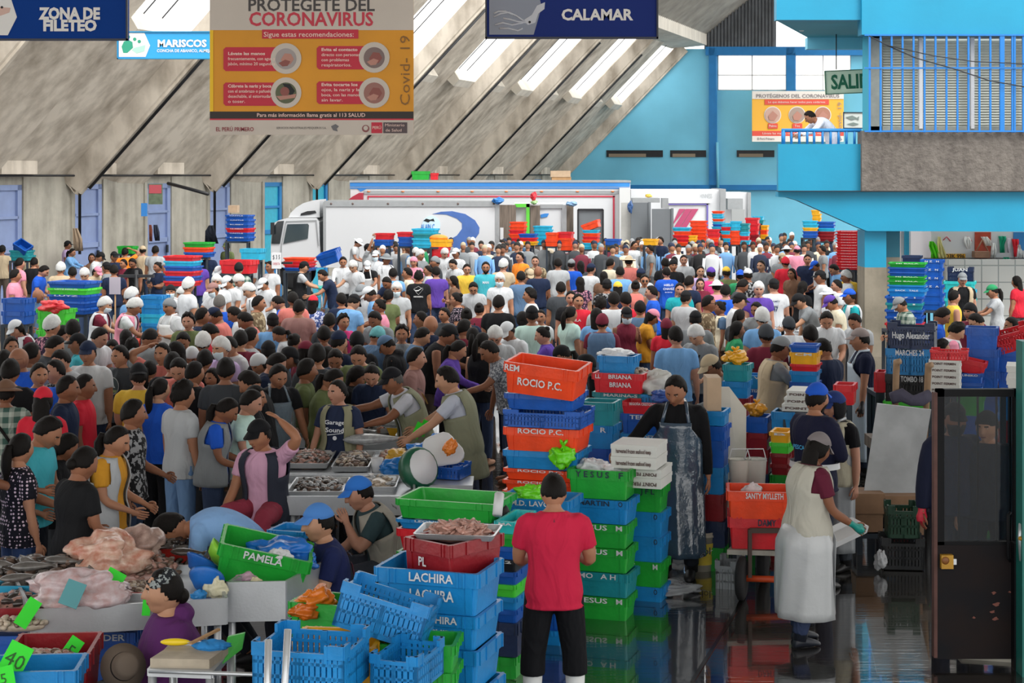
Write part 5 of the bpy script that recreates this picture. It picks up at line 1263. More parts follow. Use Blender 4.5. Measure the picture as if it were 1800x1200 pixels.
garment_hung([(430, 1788, 1793), (440, 1786, 1797), (454, 1784, 1799)], YK-.07, '#eceef0', 'white cloth hanging right of the red shirt', 'cloth', 'cloth')
garment_hung([(452, 1764, 1772), (456, 1762, 1776), (461, 1766, 1772)], YK-.405, '#188a6c', 'dark green rag on the tail step', 'cloth', 'cloth')
b = MB(); pb(b, 1714, 1740, 442, 453, YK-.45, YK-.2); b.tube([P(1716, 442, YK-.3), P(1727, 421, YK-.3)], .015, 5); b.tube([P(1737, 442, YK-.3), P(1727, 421, YK-.3)], .015, 5); c = b.build('shopping_basket', mat('wicker_brown', '#96705a', .8, noise=.3)); tag(c, 'brown basket with two straps hanging before the rust red panel', 'basket')
# wall mounted things on the left wall
s_ = S0+1*DL
b = MB(); c = P(273, 341, 50); b.box(c.x-.2, c.x+.2, c.y, c.y+.08, c.z-.3, c.z+.3); c2 = b.build('notice_board', mat('board_green', '#6a7a62', .7, noise=.4)); tag(c2, 'small red and green notice board hung on the lilac door', 'notice'); q = MB(); q.box(c.x-.18, c.x+.18, c.y-.01, c.y, c.z+.02, c.z+.27); q.build('red_sheet', mat('poster_red', '#b8505a', .7), c2)
b = MB(); b.tube([P(295, 322, 50), P(330, 331, 49.5), P(366, 341, 49)], .05, 6); tag(b.build('lamp_arm', M_DARK), 'dark metal lamp arm sticking out of the left wall', 'bracket')
garment_hung([(395, 262, 266), (404, 262, 268), (424, 263, 268)], 48, '#7a4436', 'brown bag hanging left of the dark one', 'bag', 'bag'); garment_hung([(395, 270, 276), (408, 270, 280), (423, 272, 281)], 48, '#2a3040', 'dark bag hanging on the lilac door', 'bag', 'bag')
garment_hung([(396, 367, 374), (406, 361, 378), (428, 360, 384)], 47, '#1d222c', 'dark jacket with white stripe hanging on the left wall', 'jacket', 'jacket')
garment_hung([(401, 128, 136), (420, 128, 144), (441, 130, 146)], 48.5, '#a08d78', 'beige coat hanging at the second lilac door', 'coat', 'coat')
b = MB(); pb(b, 248, 258, 357, 380, 49.4, 49.5); tag(b.build('notice_board', M_STRB), 'narrow blue notice on the pilaster by the lilac door', 'notice')
b = MB(); pb(b, 401, 417, 361, 374, 47.5, 47.9); tag(b.build('cardboard_box', MATS['cardboard']), 'small carton on top of the lettered blue stack', 'box')
# ------------------------------------------------------------------ the crowd: one line per person
CC = dict(w=('#c6cace', 'white'), lg=('#a9adb1', 'light grey'), g=('#7d8286', 'grey'), dg=('#3d4146', 'dark grey'), k=('#17181b', 'black'), n=('#1c2740', 'navy'), b=('#1f55c0', 'blue'),
 lb=('#6f9fd0', 'light blue'), gb=('#55708f', 'slate blue'), t=('#1f9aa3', 'teal'), tq=('#43a9b8', 'turquoise'), e=('#2c8a5a', 'green'), ol=('#5f6a45', 'olive'), y=('#d9b443', 'yellow'), mu=('#c28a2a', 'mustard'), o=('#f0892f', 'orange'),
 r=('#c9283a', 'red'), m=('#6e2436', 'maroon'), pk=('#d88aa0', 'pink'), sa=('#c8746c', 'salmon'), pu=('#5a3f9a', 'purple'), li=('#b9a3cc', 'lilac'), be=('#b8a78c', 'beige'), br=('#6d5140', 'brown'), cr=('#d8d0b8', 'cream'), mt=('#b5d3cb', 'mint'), mv=('#8f6c68', 'mauve'), hp=('#c43a78', 'bright pink'))
PAT = dict(PL=('plaid', '#3d5a52', '#aab5ab', 60., 'green plaid'), FL=('blob', '#30243a', '#b07a8a', 28., 'flowered dark'), PD=('dots', '#15151f', '#c9b4c4', 34., 'polka dot'), CM=('blob', '#6d5d48', '#a8997c', 16., 'camouflage'), SP=('blob', '#5c6068', '#9fa3a8', 45., 'speckled grey'), BW=('blob', '#1a1b1e', '#8d8f92', 22., 'black and white patterned'), ST=('plaid', '#c9ccd2', '#5e6c8c', 90., 'striped pale'), BF=('blob', '#3a4f8a', '#c6cbe0', 26., 'blue flowered'))
HAIRN = dict(k='short', f='fade', c='curly', l='long', p='pony', b='bun', o='lowbun', x=None, u='undercap')
HAIRD = dict(k='short black hair', f='cropped black hair', c='curly dark hair', l='long dark hair', p='a dark ponytail', b='hair in a bun', o='hair in a low bun', x='a shaved head', u='')
FACE = dict(f=0, r=88, l=-88, a=180, fr=40, fl=-40, ar=140, al=-140)
FACED = dict(f='facing the camera', r='in right profile', l='in left profile', a='seen from behind', fr='turned slightly right', fl='turned slightly left', ar='seen from behind turning right', al='seen from behind turning left')
TABLE = """
119 431 li u/Ck r s2
127 444 lbL p r w1
161 454 brT l f s1
176 452 w u/Ck r d1
201 452 n u/Ck fr s1
217 464 m k:F fl s1
232 463 k k fl d2
251 441 be u/Cbe a s1
273 441 lg k a s1
277 470 n b fl s5
220 444 o k a u1
52 443 be k a s1
4 440 be u/Ck a s1
35 464 pk k ar s1
60 462 k k a s1
27 485 pk k r s2
77 477 b k r d1
107 473 be u/N a s1
127 480 br k a s2
148 483 w u/N f d1
170 478 be p/Cpk fr d1
187 471 g u/Ck l s3
201 476 n k a s1
66 520 gb x fl d1
348 462 pu u/Bg a s1
386 478 w u/Hw fl d1
398 434 ol u/Col fl s1
420 473 PL u/Bk a s1
365 447 n u/Cb a s1
300 513 w u/Bk f s1 M A
298 540 w u/Bg fl s5 A
322 516 w u/N r d1 M A
331 503 w u/N ar s2
375 510 w u/Cmv fl w1 M
381 497 w u/N f s1 M
400 497 w u/Cw fl d1
421 494 w u/N fl d1
438 511 w u/N l d2 Vw
386 533 b g a s1
378 556 sa u/Cn l d1
412 553 w k l d1
431 564 sa k l d1
184 537 m u/N r w1 Vw M
231 521 lb u/N ar s1
236 540 w u/N r d2 Vpk
30 578 m l/Cw fl d1 Vw
92 574 FL u/N ar s1
108 588 SP l r d1
128 580 g k a s1
97 609 dg k r d2
137 605 tq u/Ck l s2
155 622 w u/Cn f s1
172 594 w k fr d2
197 612 w k:F f d1 G
222 595 dg l a s1
231 612 pk c:F a s1
265 596 g f ar d1
286 623 sa k f u1
309 620 mr l l s1
324 600 ol k f d1
331 566 ol c f s1
356 557 n k r s2
370 585 r k l d1
357 604 k u/N a s1
338 627 w u/Bw:F f d1
360 634 k k a s1
405 610 w k fl d2
440 594 lg k ar s1
388 614 li u/N fl s1 M
423 599 m k a s1
210 627 dg k fl s1
243 662 y u/Dk a s2
70 660 b k fr s1
97 654 BW k fl s1
55 624 lg k ar s1
33 632 b x fl s1 G
108 636 lg k fl d2
119 684 n f r s1
149 680 r f r s1
7 634 k l a s1
316 650 sa k f d1
342 657 k f ar s1
374 666 w l fl s2
397 652 dg k a s1
282 686 b p ar s1
322 695 lg c ar s1
11 692 PL u/Hbr a s1 X
438 674 k k l d1
235 728 BW k r s2
206 775 mu p r s4 Vlg
85 760 tq k r d1
36 790 PD p ar s2
147 815 k o ar s4
115 787 k l r d1
76 706 r l/Cr a s1
398 722 b p r d1 Vg
441 708 mt k:F r s4
262 652 k p a s1
303 640 k k a s1
18 655 k k a s1
20 610 n l fr s1
455 640 w l/Bw fl d1
449 700 k l r s1
534 470 lg u/Ck r w1 Vk g
567 484 n k l b2
602 461 wL k f w1
620 469 w u/N fl d2
647 468 k u/Cw f b2 A
647 437 lg k/Ck r u2
630 427 w u/Hw r d1
660 450 w u/Cw fl s2 M
679 456 w u/Hg fr s1 Vw
731 444 w u/N f d1
728 461 pk l/Bpk f s5
746 434 e u/N r s2
780 446 w u/N f d2
801 446 w u/Cw fl s1
765 461 dg u/Bg l s2
796 465 w k fl d1
820 474 y k f p1 G
854 471 tq k f s1 G E
879 493 w u/N f s1 M
832 507 lg k f d1 G
797 495 br l l s5
767 479 pu k a s1
752 476 w p l s1
736 487 k c a s1
698 510 lg u/N f s1 M
677 497 n f fl b1
691 482 lb k a s1
716 481 cr k l s1
636 513 w u/Hg fl d2
650 518 lb u/Cw l d1
683 522 ol c:F a s3
667 539 pk b l s1 G
622 532 lb u/Ck ar d1
600 528 n k a s2
550 533 BF c:F/Cr a s1
525 542 mv f a s1
489 533 b k l d1
515 527 sa k a s2
455 534 CM k r s1
463 500 w u/Cw fl d1
441 462 w u/N l d1
475 470 w k fl s1
480 567 lb u/Ck a s1
491 588 lg p l d1
518 602 lb b ar s1
579 566 dg k a s1
604 567 hp c:F fr s1
570 590 m k a s1
596 602 n u/Cn ar s1
657 562 g k fl d1
665 593 gb u/T ar d1
680 608 k u/Cgb l d1 H
706 588 g c:F f s1
740 562 e p l s1
757 571 n x:G ar s1
742 592 gb f r d2
787 590 kT u/Ck r b2 X
805 615 puL p r d2
781 554 dg k:F fl s1
802 527 PD b l s1 G
820 556 n b a s1
842 545 m b a s1 X
876 534 k k a s1
816 578 m k ar s1
831 592 kT p a s1
848 602 kT p ar s1
872 592 lg u/N f d1 G
891 583 w u/Cw fl d1
860 618 SP k l b2
732 630 mv k r s1
655 660 n b f d1
626 662 k l r d1
590 632 n k f d1
634 627 ol k f d1
576 628 k l ar s1
558 626 dg k a s1
540 652 ol k r s2
586 668 ol p r d1
472 619 k u/Ck a s1
506 630 dg u/Ck r d1
537 618 m l/Cm ar s1
486 640 n k r d1
628 602 k u/Bk a s1
914 453 o k fl s1
941 460 CM f f s1
946 478 n x a s1
981 464 lg k a s1
1004 466 b u/Cg a s1
1021 468 dg l a s1
1039 474 w u/Cn ar s1
916 488 gb k a s1
931 483 br u/Cbe f d1
986 508 dg k a s1
1020 498 FL l a s1
931 520 w c l s1
1017 530 r k f s2
1004 525 k k f s1
1003 553 mt p ar s1
1058 568 m u/Bm a s1 Vgb X
1101 555 mT l/Ck f p1 M
1048 557 lb l a s1
1056 536 lg c:F a s1
1079 528 w k a s1
1099 528 r k a s2
1125 543 gb k a s1
1145 515 b k l s1 X
1133 494 g k f s1 S
1117 504 saT b a s1
1086 508 n l/Cy a s1
1067 503 BW u/Ck a s1
1061 487 br l a s1
1090 479 lb k a s1
1073 464 cr k ar s1
1127 484 lg u/Cn a s1
1172 480 b f a s1
1195 510 t k f s1
1212 497 n k ar s1
1206 525 lg u/Ck ar s1
1171 575 r l/Bm a s1
1146 558 mu l/Cpk r d1
1187 592 lb f a s2
1222 563 g u/Ck a s1
1223 590 g u/N fl d1 X
1246 534 CM f r s1 S
1265 542 gb b l s1 Vcr
1296 580 e l r s1
1300 558 dg p ar s1
1300 530 w u/Ck r w1
1306 503 dg k r d2
1334 510 pu u/N f s1
1260 505 pk u/Hw a s1
1275 513 b k a s1
1231 500 m l f s1
1231 478 li k f s1
1250 482 hp u/Cpu a s1
1277 480 ol u/Cy a s1
1301 486 e u/Db a s1
1315 484 BW u/Cw a s1
1338 468 g f fl s1
1202 458 lg k f s1
1183 467 k u/Bk f s1
1170 464 k k a s1
1105 460 sa u/Hbe a s1
950 558 w b fl s2
935 555 mt u/Ck a s1
919 563 sa l a s2
954 590 pu b l w1
990 626 dg p/Ck l d1
1027 645 gb u/Ck r d1
1250 645 gL u/Cbe l b2 G
1115 432 w k fr s1
1126 424 w k fl s1
1161 424 n k fl s1
1142 439 g k l s1
1360 503 w u/Ck a s2
1405 530 g u/Ck l b2
1456 563 w k f d1
1504 566 lg k fl d1
1442 488 w u/Ck l s1
1471 503 w f l s1 X
1455 518 w l/Hw l s2
1461 533 cr u/Cpu l d1
1493 522 t u/Cb l s1 Vw
1466 474 lb k l d1
1490 484 y u/Ck fl s1
1487 487 w u/N l s1
1420 457 n k f s1
1433 468 w u/Cb l d1
1392 482 br l fl s1
1381 462 r u/Br a s1
1411 506 k l ar s1
1445 440 g k l s1 G
1383 440 w u/Hw a s1
1401 441 pk u/Cpk a s1
1582 536 PL k/Cg l d1
1678 523 yT f r s2
1656 556 b k r d1
1692 492 k u/Cg f s1 Vbe G
1745 513 lg p/Ce l w1
1682 583 pk c:F r d1 Vw
1716 566 gb k l d1 G
1706 549 m u/Bk fl s1
1787 496 r l al s1
1783 481 dg u/Ck l u1
1655 616 br c:F r s1
1778 574 dg k l s1
1372 614 gL u/Cg r w1 Vbe
1447 614 n f al s4
1340 560 lb u/N a s1
1347 590 m u/Bdg a s1
1330 545 g k fl w1
1386 573 w u/Bdg a s2
1425 590 dg k a s1
"""
NETTED = dict(N='net', T='nett', C='cap', D='capback', B='beanie', H='hat')
EXN = dict(M='mask', G='glasses', S='shades', E='beard')
def parse(line):
    t = line.split(); x, y = float(t[0]), float(t[1]); sh = t[2]; hr = t[3]; fc = t[4]; ps = t[5]; ex = t[6:]
    kw = dict(topmat=None); kind = 'tee'
    sc = sh
    if sh in PAT: p = PAT[sh]; kw['topmat'] = cloth('print_'+sh.lower(), *p[:4]); col, cn = p[1], p[4]
    else:
        if sh == 'mr': sc = 'm'
        if sh[-1] in 'LT' and sh not in CC: kind = {'L': 'long', 'T': 'tank'}[sh[-1]]; sc = sh[:-1]
        col, cn = CC[sc]
    gn = {'tee': 'tee', 'long': 'long sleeved top', 'tank': 'sleeveless top'}[kind]
    fem = hr[0] in 'lpbo'
    cap = None; capc = None
    if '/' in hr: hh, cc = hr.split('/')
    else: hh, cc = hr, ''
    if ':F' in hr: fem = True; hh = hh.replace(':F', ''); cc = cc.replace(':F', '')
    haircol = '#15110f'
    if ':G' in hh: hh = hh.replace(':G', ''); haircol = '#7a7672'
    if hh == 'g': hh = 'k'; haircol = '#6e6b68'
    hair = HAIRN[hh]; hd = HAIRD[hh] if haircol == '#15110f' else 'grey hair'
    if cc:
        cap = NETTED[cc[0]]; capc = CC[cc[1:]][0] if len(cc) > 1 else '#e4e6e4'
        cd = {'net': 'a hairnet', 'nett': 'a teal hairnet', 'cap': 'a %s cap', 'capback': 'a %s cap worn backwards', 'beanie': 'a %s knit cap', 'hat': 'a %s brimmed hat'}[cap]
        if '%s' in cd: cd = cd % CC[cc[1:]][1]
        if hair in ('long', 'pony') and cap != 'net': hair = hair+'cap'
        elif hair not in (None, 'longcap', 'ponycap'): hair = 'undercap' if hair != 'curly' else 'long'
        hd = cd
    extra = []; ed = ''
    for e in ex:
        if e in EXN: extra.append((EXN[e], '#c9dbe4' if e == 'M' else '#0c0a0a')); ed = {'M': 'a face mask', 'G': 'glasses', 'S': 'sunglasses', 'E': 'a beard'}[e]
        elif e == 'A': extra.append(('apron', '#e6e8ea')); ed = 'a white apron'
        elif e[0] == 'V': extra.append(('vest', CC[e[1:]][0])); gn += ' and %s vest' % CC[e[1:]][1]
        elif e == 'X': extra.append(('strap', '#1c1a1a')); ed = ed or 'a shoulder strap'
        elif e == 'g': extra.append(('glove', '#1f9c92')); ed = 'teal gloves'
        elif e == 'H': kind = 'hoodie'; gn = 'hooded top'
    lab = 'person in %s %s, %s%s, %s' % (cn, gn, hd, ' and '+ed if ed else '', FACED[fc])
    return dict(x=x, y=y, topcol=col, top=kind, fem=fem, hair=hair, haircol=haircol, cap=cap, capcol=capc, facing=FACE[fc], pose=ps, extra=extra, lab=lab, topmat=kw['topmat'], cn=cn, gn=gn, hd=hd)
PEOPLE = [parse(l) for l in TABLE.strip().splitlines()]
# far rows too small to tell more than colours
rg = random.Random(5)
FARN = 300-len(PEOPLE)
fx = []
def far_spot():
    while True:
        x = rg.uniform(640, 1515); y = rg.uniform(430, 470) if x < 1330 else rg.uniform(425, 462)
        if all((x-a)**2+((y-b)*2.2)**2 > 12**2 for a, b in fx) and all(abs(x-p['x']) > 7 or abs(y-p['y']) > 7 for p in PEOPLE): fx.append((x, y)); return x, y
for i in range(FARN):
    x, y = far_spot(); sc = rg.choice(['w', 'w', 'lg', 'g', 'dg', 'k', 'n', 'lb', 'pk', 'm', 'cr', 'b', 'be'])
    net = x < 900 and rg.random() < .55
    hr = rg.choice(['u/N', 'u/Cw', 'u/Cw', 'u/N']) if net else rg.choice(['k', 'k', 'k', 'c', 'l', 'p', 'u/Ck', 'u/Cg', 'u/Cw', 'u/Cn', 'u/Cbe', 'f'])
    PEOPLE.append(parse('%.0f %.0f %s %s %s %s' % (x, y, sc, hr, rg.choice(['f', 'a', 'l', 'r', 'fr', 'fl', 'a']), rg.choice(['s1', 's2', 'd1', 's3']))))
# settle standing heights and distances so that nobody stands inside a neighbour
for i, p in enumerate(PEOPLE):
    r_ = random.Random(i*13+1); p['h'] = r_.uniform(1.50, 1.62) if p['fem'] else r_.uniform(1.60, 1.73)
    s = skel(p['pose'], p['fem']); p['zk'] = s.Hm.translation.z/1.70; p['fxy'] = (s.Hm.translation.x/1.7, s.Hm.translation.y/1.7); p['Y'] = F*(CH-p['zk']*p['h'])/(p['y']-YH)
def hof(p, Y): return (CH-(p['y']-YH)*Y/F)/p['zk']
for it in range(90):
    for i, p in enumerate(PEOPLE):
        for q in PEOPLE[i+1:]:
            if abs(p['Y']-q['Y']) > .5: continue
            dx = (p['x']-CX)/F*p['Y']-(q['x']-CX)/F*q['Y']; dy = p['Y']-q['Y']
            if dx*dx+dy*dy < .44**2:
                sg = 1 if (dy > 0 or (dy == 0 and i % 2)) else -1
                for a, m_ in ((p, .03*sg), (q, -.03*sg)):
                    if 1.42 < hof(a, a['Y']+m_) < 1.84: a['Y'] += m_
LAND = [('lorry cab', 525, 425), ('lorry emblem', 800, 415), ('orange bins', 975, 430), ('grey lorry doors', 1140, 425), ('tall orange stack', 1226, 425), ('crate row', 1300, 428), ('red crate tower', 1495, 440), ('pillar', 1545, 520), ('white apron vendor', 300, 530), ('lime green stack', 90, 590), ('wide blue stack', 117, 522), ('red and blue stack', 312, 478), ('left wall', 120, 430), ('left edge', 5, 620), ('drain pipe', 380, 420), ('black tee logo', 736, 500), ('HIELO vest', 1172, 500), ('ROCIO stack', 950, 660), ('icy blue crate', 1082, 630), ('striped crate stack', 1036, 425), ('grey tee giant', 981, 480), ('yellow bags', 1290, 620), ('balcony beam', 1440, 400), ('HIELO vest', 1172, 490), ('jersey number 47', 1360, 520), ('MI BALA stack', 1595, 500), ('cyan stack', 745, 418), ('tilted blue crate', 578, 450), ('fish stall', 620, 690), ('emblem tee', 210, 660), ('grey tee and jeans', 322, 740), ('tiled wall', 1730, 480), ('navy vented crate', 1600, 590)]
def uniq(people):
    from collections import defaultdict
    g = defaultdict(list)
    for p in people: g[p['lab']].append(p)
    for lab, ps in list(g.items()):
        if len(ps) == 1: continue
        for p in ps:
            n_, lx, ly = min(LAND, key=lambda l: (l[1]-p['x'])**2+((l[2]-p['y'])*1.5)**2)
            base = lab.split(' and a ')[0] if len(lab.split()) > 12 else lab
            p['lab'] = lab+', by the '+n_
    g = defaultdict(list)
    for p in people: g[p['lab']].append(p)
    for lab, ps in g.items():
        if len(ps) == 1: continue
        ps.sort(key=lambda p: p['x'])
        for i, p in enumerate(ps): p['lab'] = ('leftmost ' if i == 0 else 'rightmost ' if i == len(ps)-1 else ('second ', 'third ', 'fourth ')[i-1])+lab
uniq(PEOPLE)
for p in PEOPLE:
    t = p['lab']
    for a_, b_ in ((' worn backwards', ' backwards'), ('turned slightly', 'turned'), ('seen from behind turning', 'from behind turning'), ('seen from behind', 'from behind'), (' sleeved top', ' sleeves'), ('short black hair', 'black hair'), ('cropped black hair', 'cropped hair'), (' and a shoulder strap', ' and strap'), ('person in ', 'person, '), (' the ', ' '), (' and white vest', ', white vest')):
        if len(t.split()) > 16: t = t.replace(a_, b_)
    p['lab'] = t
for i, p in enumerate(PEOPLE):
    h = hof(p, p['Y']); a = math.radians(p['facing']); fx_, fy_ = p['fxy'][0]*h, p['fxy'][1]*h
    X = (p['x']-CX)/F*p['Y']-(fx_*math.cos(a)-fy_*math.sin(a)); Y = p['Y']-(fx_*math.sin(a)+fy_*math.cos(a))
    hi = 1 if p['y'] > 560 else 0
    rg2 = random.Random(i); bc = {(322, 695): '#6585ad', (282, 686): '#15161a', (147, 815): '#26305a', (36, 790): '#2c3f66'}.get((int(p['x']), int(p['y'])))
    p['obj'], p['sk'] = person((X, Y, 0), p['facing']+rg2.uniform(-10, 10), h, p['pose'], p['hair'], p['haircol'], p['cap'], p['capcol'], p['top'], p['topcol'], 'pants', bc or rg2.choice(['#1f232c', '#2b3a52', '#17181b', '#4a4d52', '#33415c', '#5a5048']), p['fem'], 1.0 if i % 3 else 1.12, hi, p['extra'], p['lab'], None, None, p['topmat'], None, i)
def chest(p, s_, d, size, back, col, width=None, off=.0, nm='lettering', dx=0., bold=.02):
    """lettering on a shirt front or back"""
    sk = p['sk']; pt, M = sk.at(d); y = (.150+off)*(1 if back else -1)
    o = text(s_, size, mat('print_'+col.strip('#'), col, .7), p['obj'], pt+M @ Vector((dx, y, 0)), (0, 0, 0), bold, width=width, name=nm, thick=.001)
    o.matrix_local = Matrix.Translation(pt+M @ Vector((dx, y, 0))) @ M.to_4x4() @ Matrix.Rotation(math.pi if back else 0, 4, 'Z') @ Matrix.Rotation(math.pi/2, 4, 'X'); return o
def decal(p, pts, d, back, col, off=0., nm='emblem', dx=0.):
    sk = p['sk']; pt, M = sk.at(d); y = (.150+off)*(1 if back else -1); q = MB(); q.prism([(x, 0, z) for x, z in pts], (0, -.002, 0))
    o = q.build(nm, mat('print_'+col.strip('#'), col, .7), p['obj']); o.matrix_local = Matrix.Translation(pt+M @ Vector((dx, y, 0))) @ M.to_4x4() @ Matrix.Rotation(math.pi if back else 0, 4, 'Z'); return o
def find(x, y): return min(PEOPLE, key=lambda p: (p['x']-x)**2+(p['y']-y)**2)
def disc(r, n=20, ry=None): return [(r*math.cos(2*math.pi*i/n), (ry or r)*math.sin(2*math.pi*i/n)) for i in range(n)]
p = find(1172, 480); chest(p, 'HIELO', .38, .045, True, '#e6ecf4', .20); chest(p, 'CHAVEZ', .30, .045, True, '#e6ecf4', .24); chest(p, '994 534 321', .23, .02, True, '#e6ecf4', .16)
p = find(736, 487)
for i in range(4):
    a, b_ = [((0, .08), (.10, .02)), ((.10, .02), (0, -.10)), ((0, -.10), (-.10, .02)), ((-.10, .02), (0, .08))][i]; q = MB(); q.bar((a[0], 0, a[1]), (b_[0], 0, b_[1]), .008, .003); pt, M = p['sk'].at(.36)
    o = q.build('emblem', mat('print_e6e6e6', '#e6e6e6', .7), p['obj']); o.matrix_local = Matrix.Translation(pt+M @ Vector((0, .153, 0))) @ M.to_4x4()
decal(p, [(-.09, .0), (-.05, -.035), (.0, -.03), (.10, .05), (0, -.01), (-.05, -.015)], .37, True, '#e6e6e6', .006); chest(p, 'NIKE BASEBALL', .22, .028, True, '#e6e6e6', .2)
p = find(210, 627); decal(p, disc(.10), .30, False, '#b9bcbc'); decal(p, disc(.092), .30, False, '#2c3a3c', .004); decal(p, [(-.05, -.02), (0, .04), (.05, -.02)], .30, False, '#b9bcbc', .008); decal(p, [(-.08, -.045), (.08, -.045), (.055, -.075), (-.055, -.075)], .30, False, '#7f8a4e', .008)
p = find(1360, 503); chest(p, '47', .22, .08, True, '#26345f', .10, bold=.03); chest(p, 'RAMEY', .36, .03, True, '#26345f', .16); decal(p, [(x*.9, y*.5+.02) for x, y in disc(.07)], .30, True, '#c2c9d6', -.002)
p = find(854, 471); chest(p, 'MAN', .32, .05, False, '#dfe9f2', .13)
p = find(1017, 530); chest(p, 'FILA', .32, .04, False, '#e8e0e0', .14)
p = find(1456, 563); chest(p, '24', .28, .08, False, '#55585c', .13, bold=.04)
p = find(282, 686)
# ---- the rows beyond those that can be told apart: one mass of simple figures
far = MB(); cols = []
mb_cols = [lin(CC[c][0]) for c in ('w', 'lg', 'g', 'dg', 'k', 'n', 'lb', 'm', 'cr')]
def addcol(n0, c): cols.extend([c]*(far.n-n0))
for i in range(150):
    x = rg.uniform(640, 1530); y = rg.uniform(424, 440) if x < 1330 else rg.uniform(415, 440)
    Y = min(50.6, F*(CH-1.53)/(y-YH)+rg.uniform(-.5, 1.)); z = CH-(y-YH)*Y/F; X = (x-CX)/F*Y
    c = rg.choice(mb_cols); n0 = far.n
    far.loft([[Vector((X+a*math.cos(t), Y+b_*math.sin(t), zz)) for t in [2*math.pi*j/10 for j in range(10)]] for zz, a, b_ in ((0, .14, .12), (.75, .16, .12), (z-.7, .17, .12), (z-.3, .21, .12), (z-.2, .16, .09), (z-.16, .055, .055))]); addcol(n0, c)
    n0 = far.n; far.ell((X, Y, z), (.075, .095, .12), 10, 7); far.tube([(X, Y, z-.2), (X, Y, z-.08)], .05, 8); addcol(n0, lin(rg.choice(SKINS)))
    n0 = far.n; far.ell((X, Y+.012, z+.035), (.083, .1, .1), 10, 7); addcol(n0, lin(rg.choice(['#15110f', '#15110f', '#15110f', '#1c2740', '#e0e2e2', '#8c8f92', '#b0a58c'])))
    for sd in (-1, 1):
        n0 = far.n; far.tube([(X+sd*.2, Y, z-.27), (X+sd*.24, Y-.02, z-.55), (X+sd*.2, Y-.18, z-.72)], [.055, .045, .03], 6); addcol(n0, c)
m, N, L, b = nt('far_crowd_colours'); b.inputs['Roughness'].default_value = .85
at = N.new('ShaderNodeAttribute'); at.attribute_name = 'tone'; L.new(at.outputs['Color'], b.inputs['Base Color'])
me = far.mesh('crowd', m); ca = me.color_attributes.new('tone', 'FLOAT_COLOR', 'POINT'); ca.data.foreach_set('color', [v for c in cols for v in (c[0], c[1], c[2], 1)])
o = link('crowd', me); tag(o, 'distant rows of shoppers along the lorries, too many to count', 'crowd', None, 'stuff')
# ------------------------------------------------------------------ stalls and people near the camera
def place(px, py, facing, pose, h=1.66, Y=None, label='', fem=False, fat=1.0, hi=2, grp=None, seat=False, **kw):
    """person whose head centre shows at (px, py); the distance follows from the height unless Y is given (then the height follows)"""
    s = skel(pose, fem, fat); zk = s.Hm.translation.z/1.70
    z0 = 0
    if seat: z0 = CH-(py-YH)*Y/F-zk*h
    elif Y is None: Y = F*(CH-zk*h)/(py-YH)
    else: h = (CH-(py-YH)*Y/F)/zk
    a = math.radians(facing); hx, hy = s.Hm.translation.x*h/1.7, s.Hm.translation.y*h/1.7
    X = (px-CX)/F*Y-(hx*math.cos(a)-hy*math.sin(a)); Yr = Y-(hx*math.sin(a)+hy*math.cos(a))
    o, s = person((X, Yr, z0), facing, h, pose, fem=fem, fat=fat, hi=hi, label=label, group=grp, seed=int(px+py), **kw)
    return dict(obj=o, sk=s, h=h, Y=Y, z0=z0, X=X, Yr=Yr)
def slab4(mb, c, z0, z1):
    n = len(c); v = [Vector((p.x, p.y, z0)) for p in c]+[Vector((p.x, p.y, z1)) for p in c]
    mb.add(v, [tuple(range(n-1, -1, -1)), tuple(range(n, 2*n))]+[(i, (i+1) % n, (i+1) % n+n, i+n) for i in range(n)])
def table(corners, z, label, lip=.08, rim=True, m=None, legs=True, name='steel_table', cat='table'):
    """corners: 4 floor points anticlockwise from front left"""
    m = m or M_STEEL; cen = sum(corners, Vector())/4; t = empty(name, (cen.x, cen.y, 0)); tag(t, label, cat)
    def put(b, nm, mm=m): o = b.build(nm, mm, t); o.matrix_parent_inverse = t.matrix_basis.inverted(); return o
    b = MB(); slab4(b, corners, z-.02, z); put(b, 'table_top')
    b = MB()
    for i in range(4):
        p, q = corners[i], corners[(i+1) % 4]; b.bar(Vector((p.x, p.y, z-.02)), Vector((q.x, q.y, z-.02)), .02, lip*1.3)
    put(b, 'lip')
    if legs:
        for p in corners:
            q = p.lerp(cen, .08); b = MB(); b.tube([(q.x, q.y, 0), (q.x, q.y, z-.03)], .024, 10); put(b, 'leg')
    return t
def on(px, py, z): return G(px, py, z)
def tray(px0, px1, py0, py1, z, label, m=None, name='steel_tray', h=.05, cat='tray'):
    """shallow tray lying on height z over the photo area"""
    a, b_, c, d = on(px0, py1, z), on(px1, py1, z), on(px1, py0, z), on(px0, py0, z)
    xc = (a.x+b_.x+c.x+d.x)/4; yc = (a.y+c.y)/2; hw = (b_.x-a.x+c.x-d.x)/4; hd = (c.y-a.y)/2
    b = MB(); b.loft([rrect(hw*.9, hd*.93, 0), rrect(hw, hd, h), rrect(hw-.012, hd-.012, h), rrect(hw*.88, hd*.9, .008)], smooth=False)
    o = b.build(name, m or M_STEEL, None, (xc, yc, z)); tag(o, label, cat); return o, xc, yc, hw, hd
M_SEA = [mat('seafood_brown', '#7c6456', .3, spec=.6, noise=.5, nscale=25), mat('seafood_grey', '#6f6b68', .25, spec=.7, noise=.5, nscale=20), mat('seafood_pink', '#b98d80', .3, spec=.6, noise=.4, nscale=22), mat('seafood_dark', '#3f3632', .25, spec=.7, noise=.5, nscale=22), mat('seafood_pale', '#c3b3a0', .3, spec=.6, noise=.4, nscale=25), mat('seafood_silver', '#a9adb0', .2, spec=.8, noise=.4, nscale=25)]
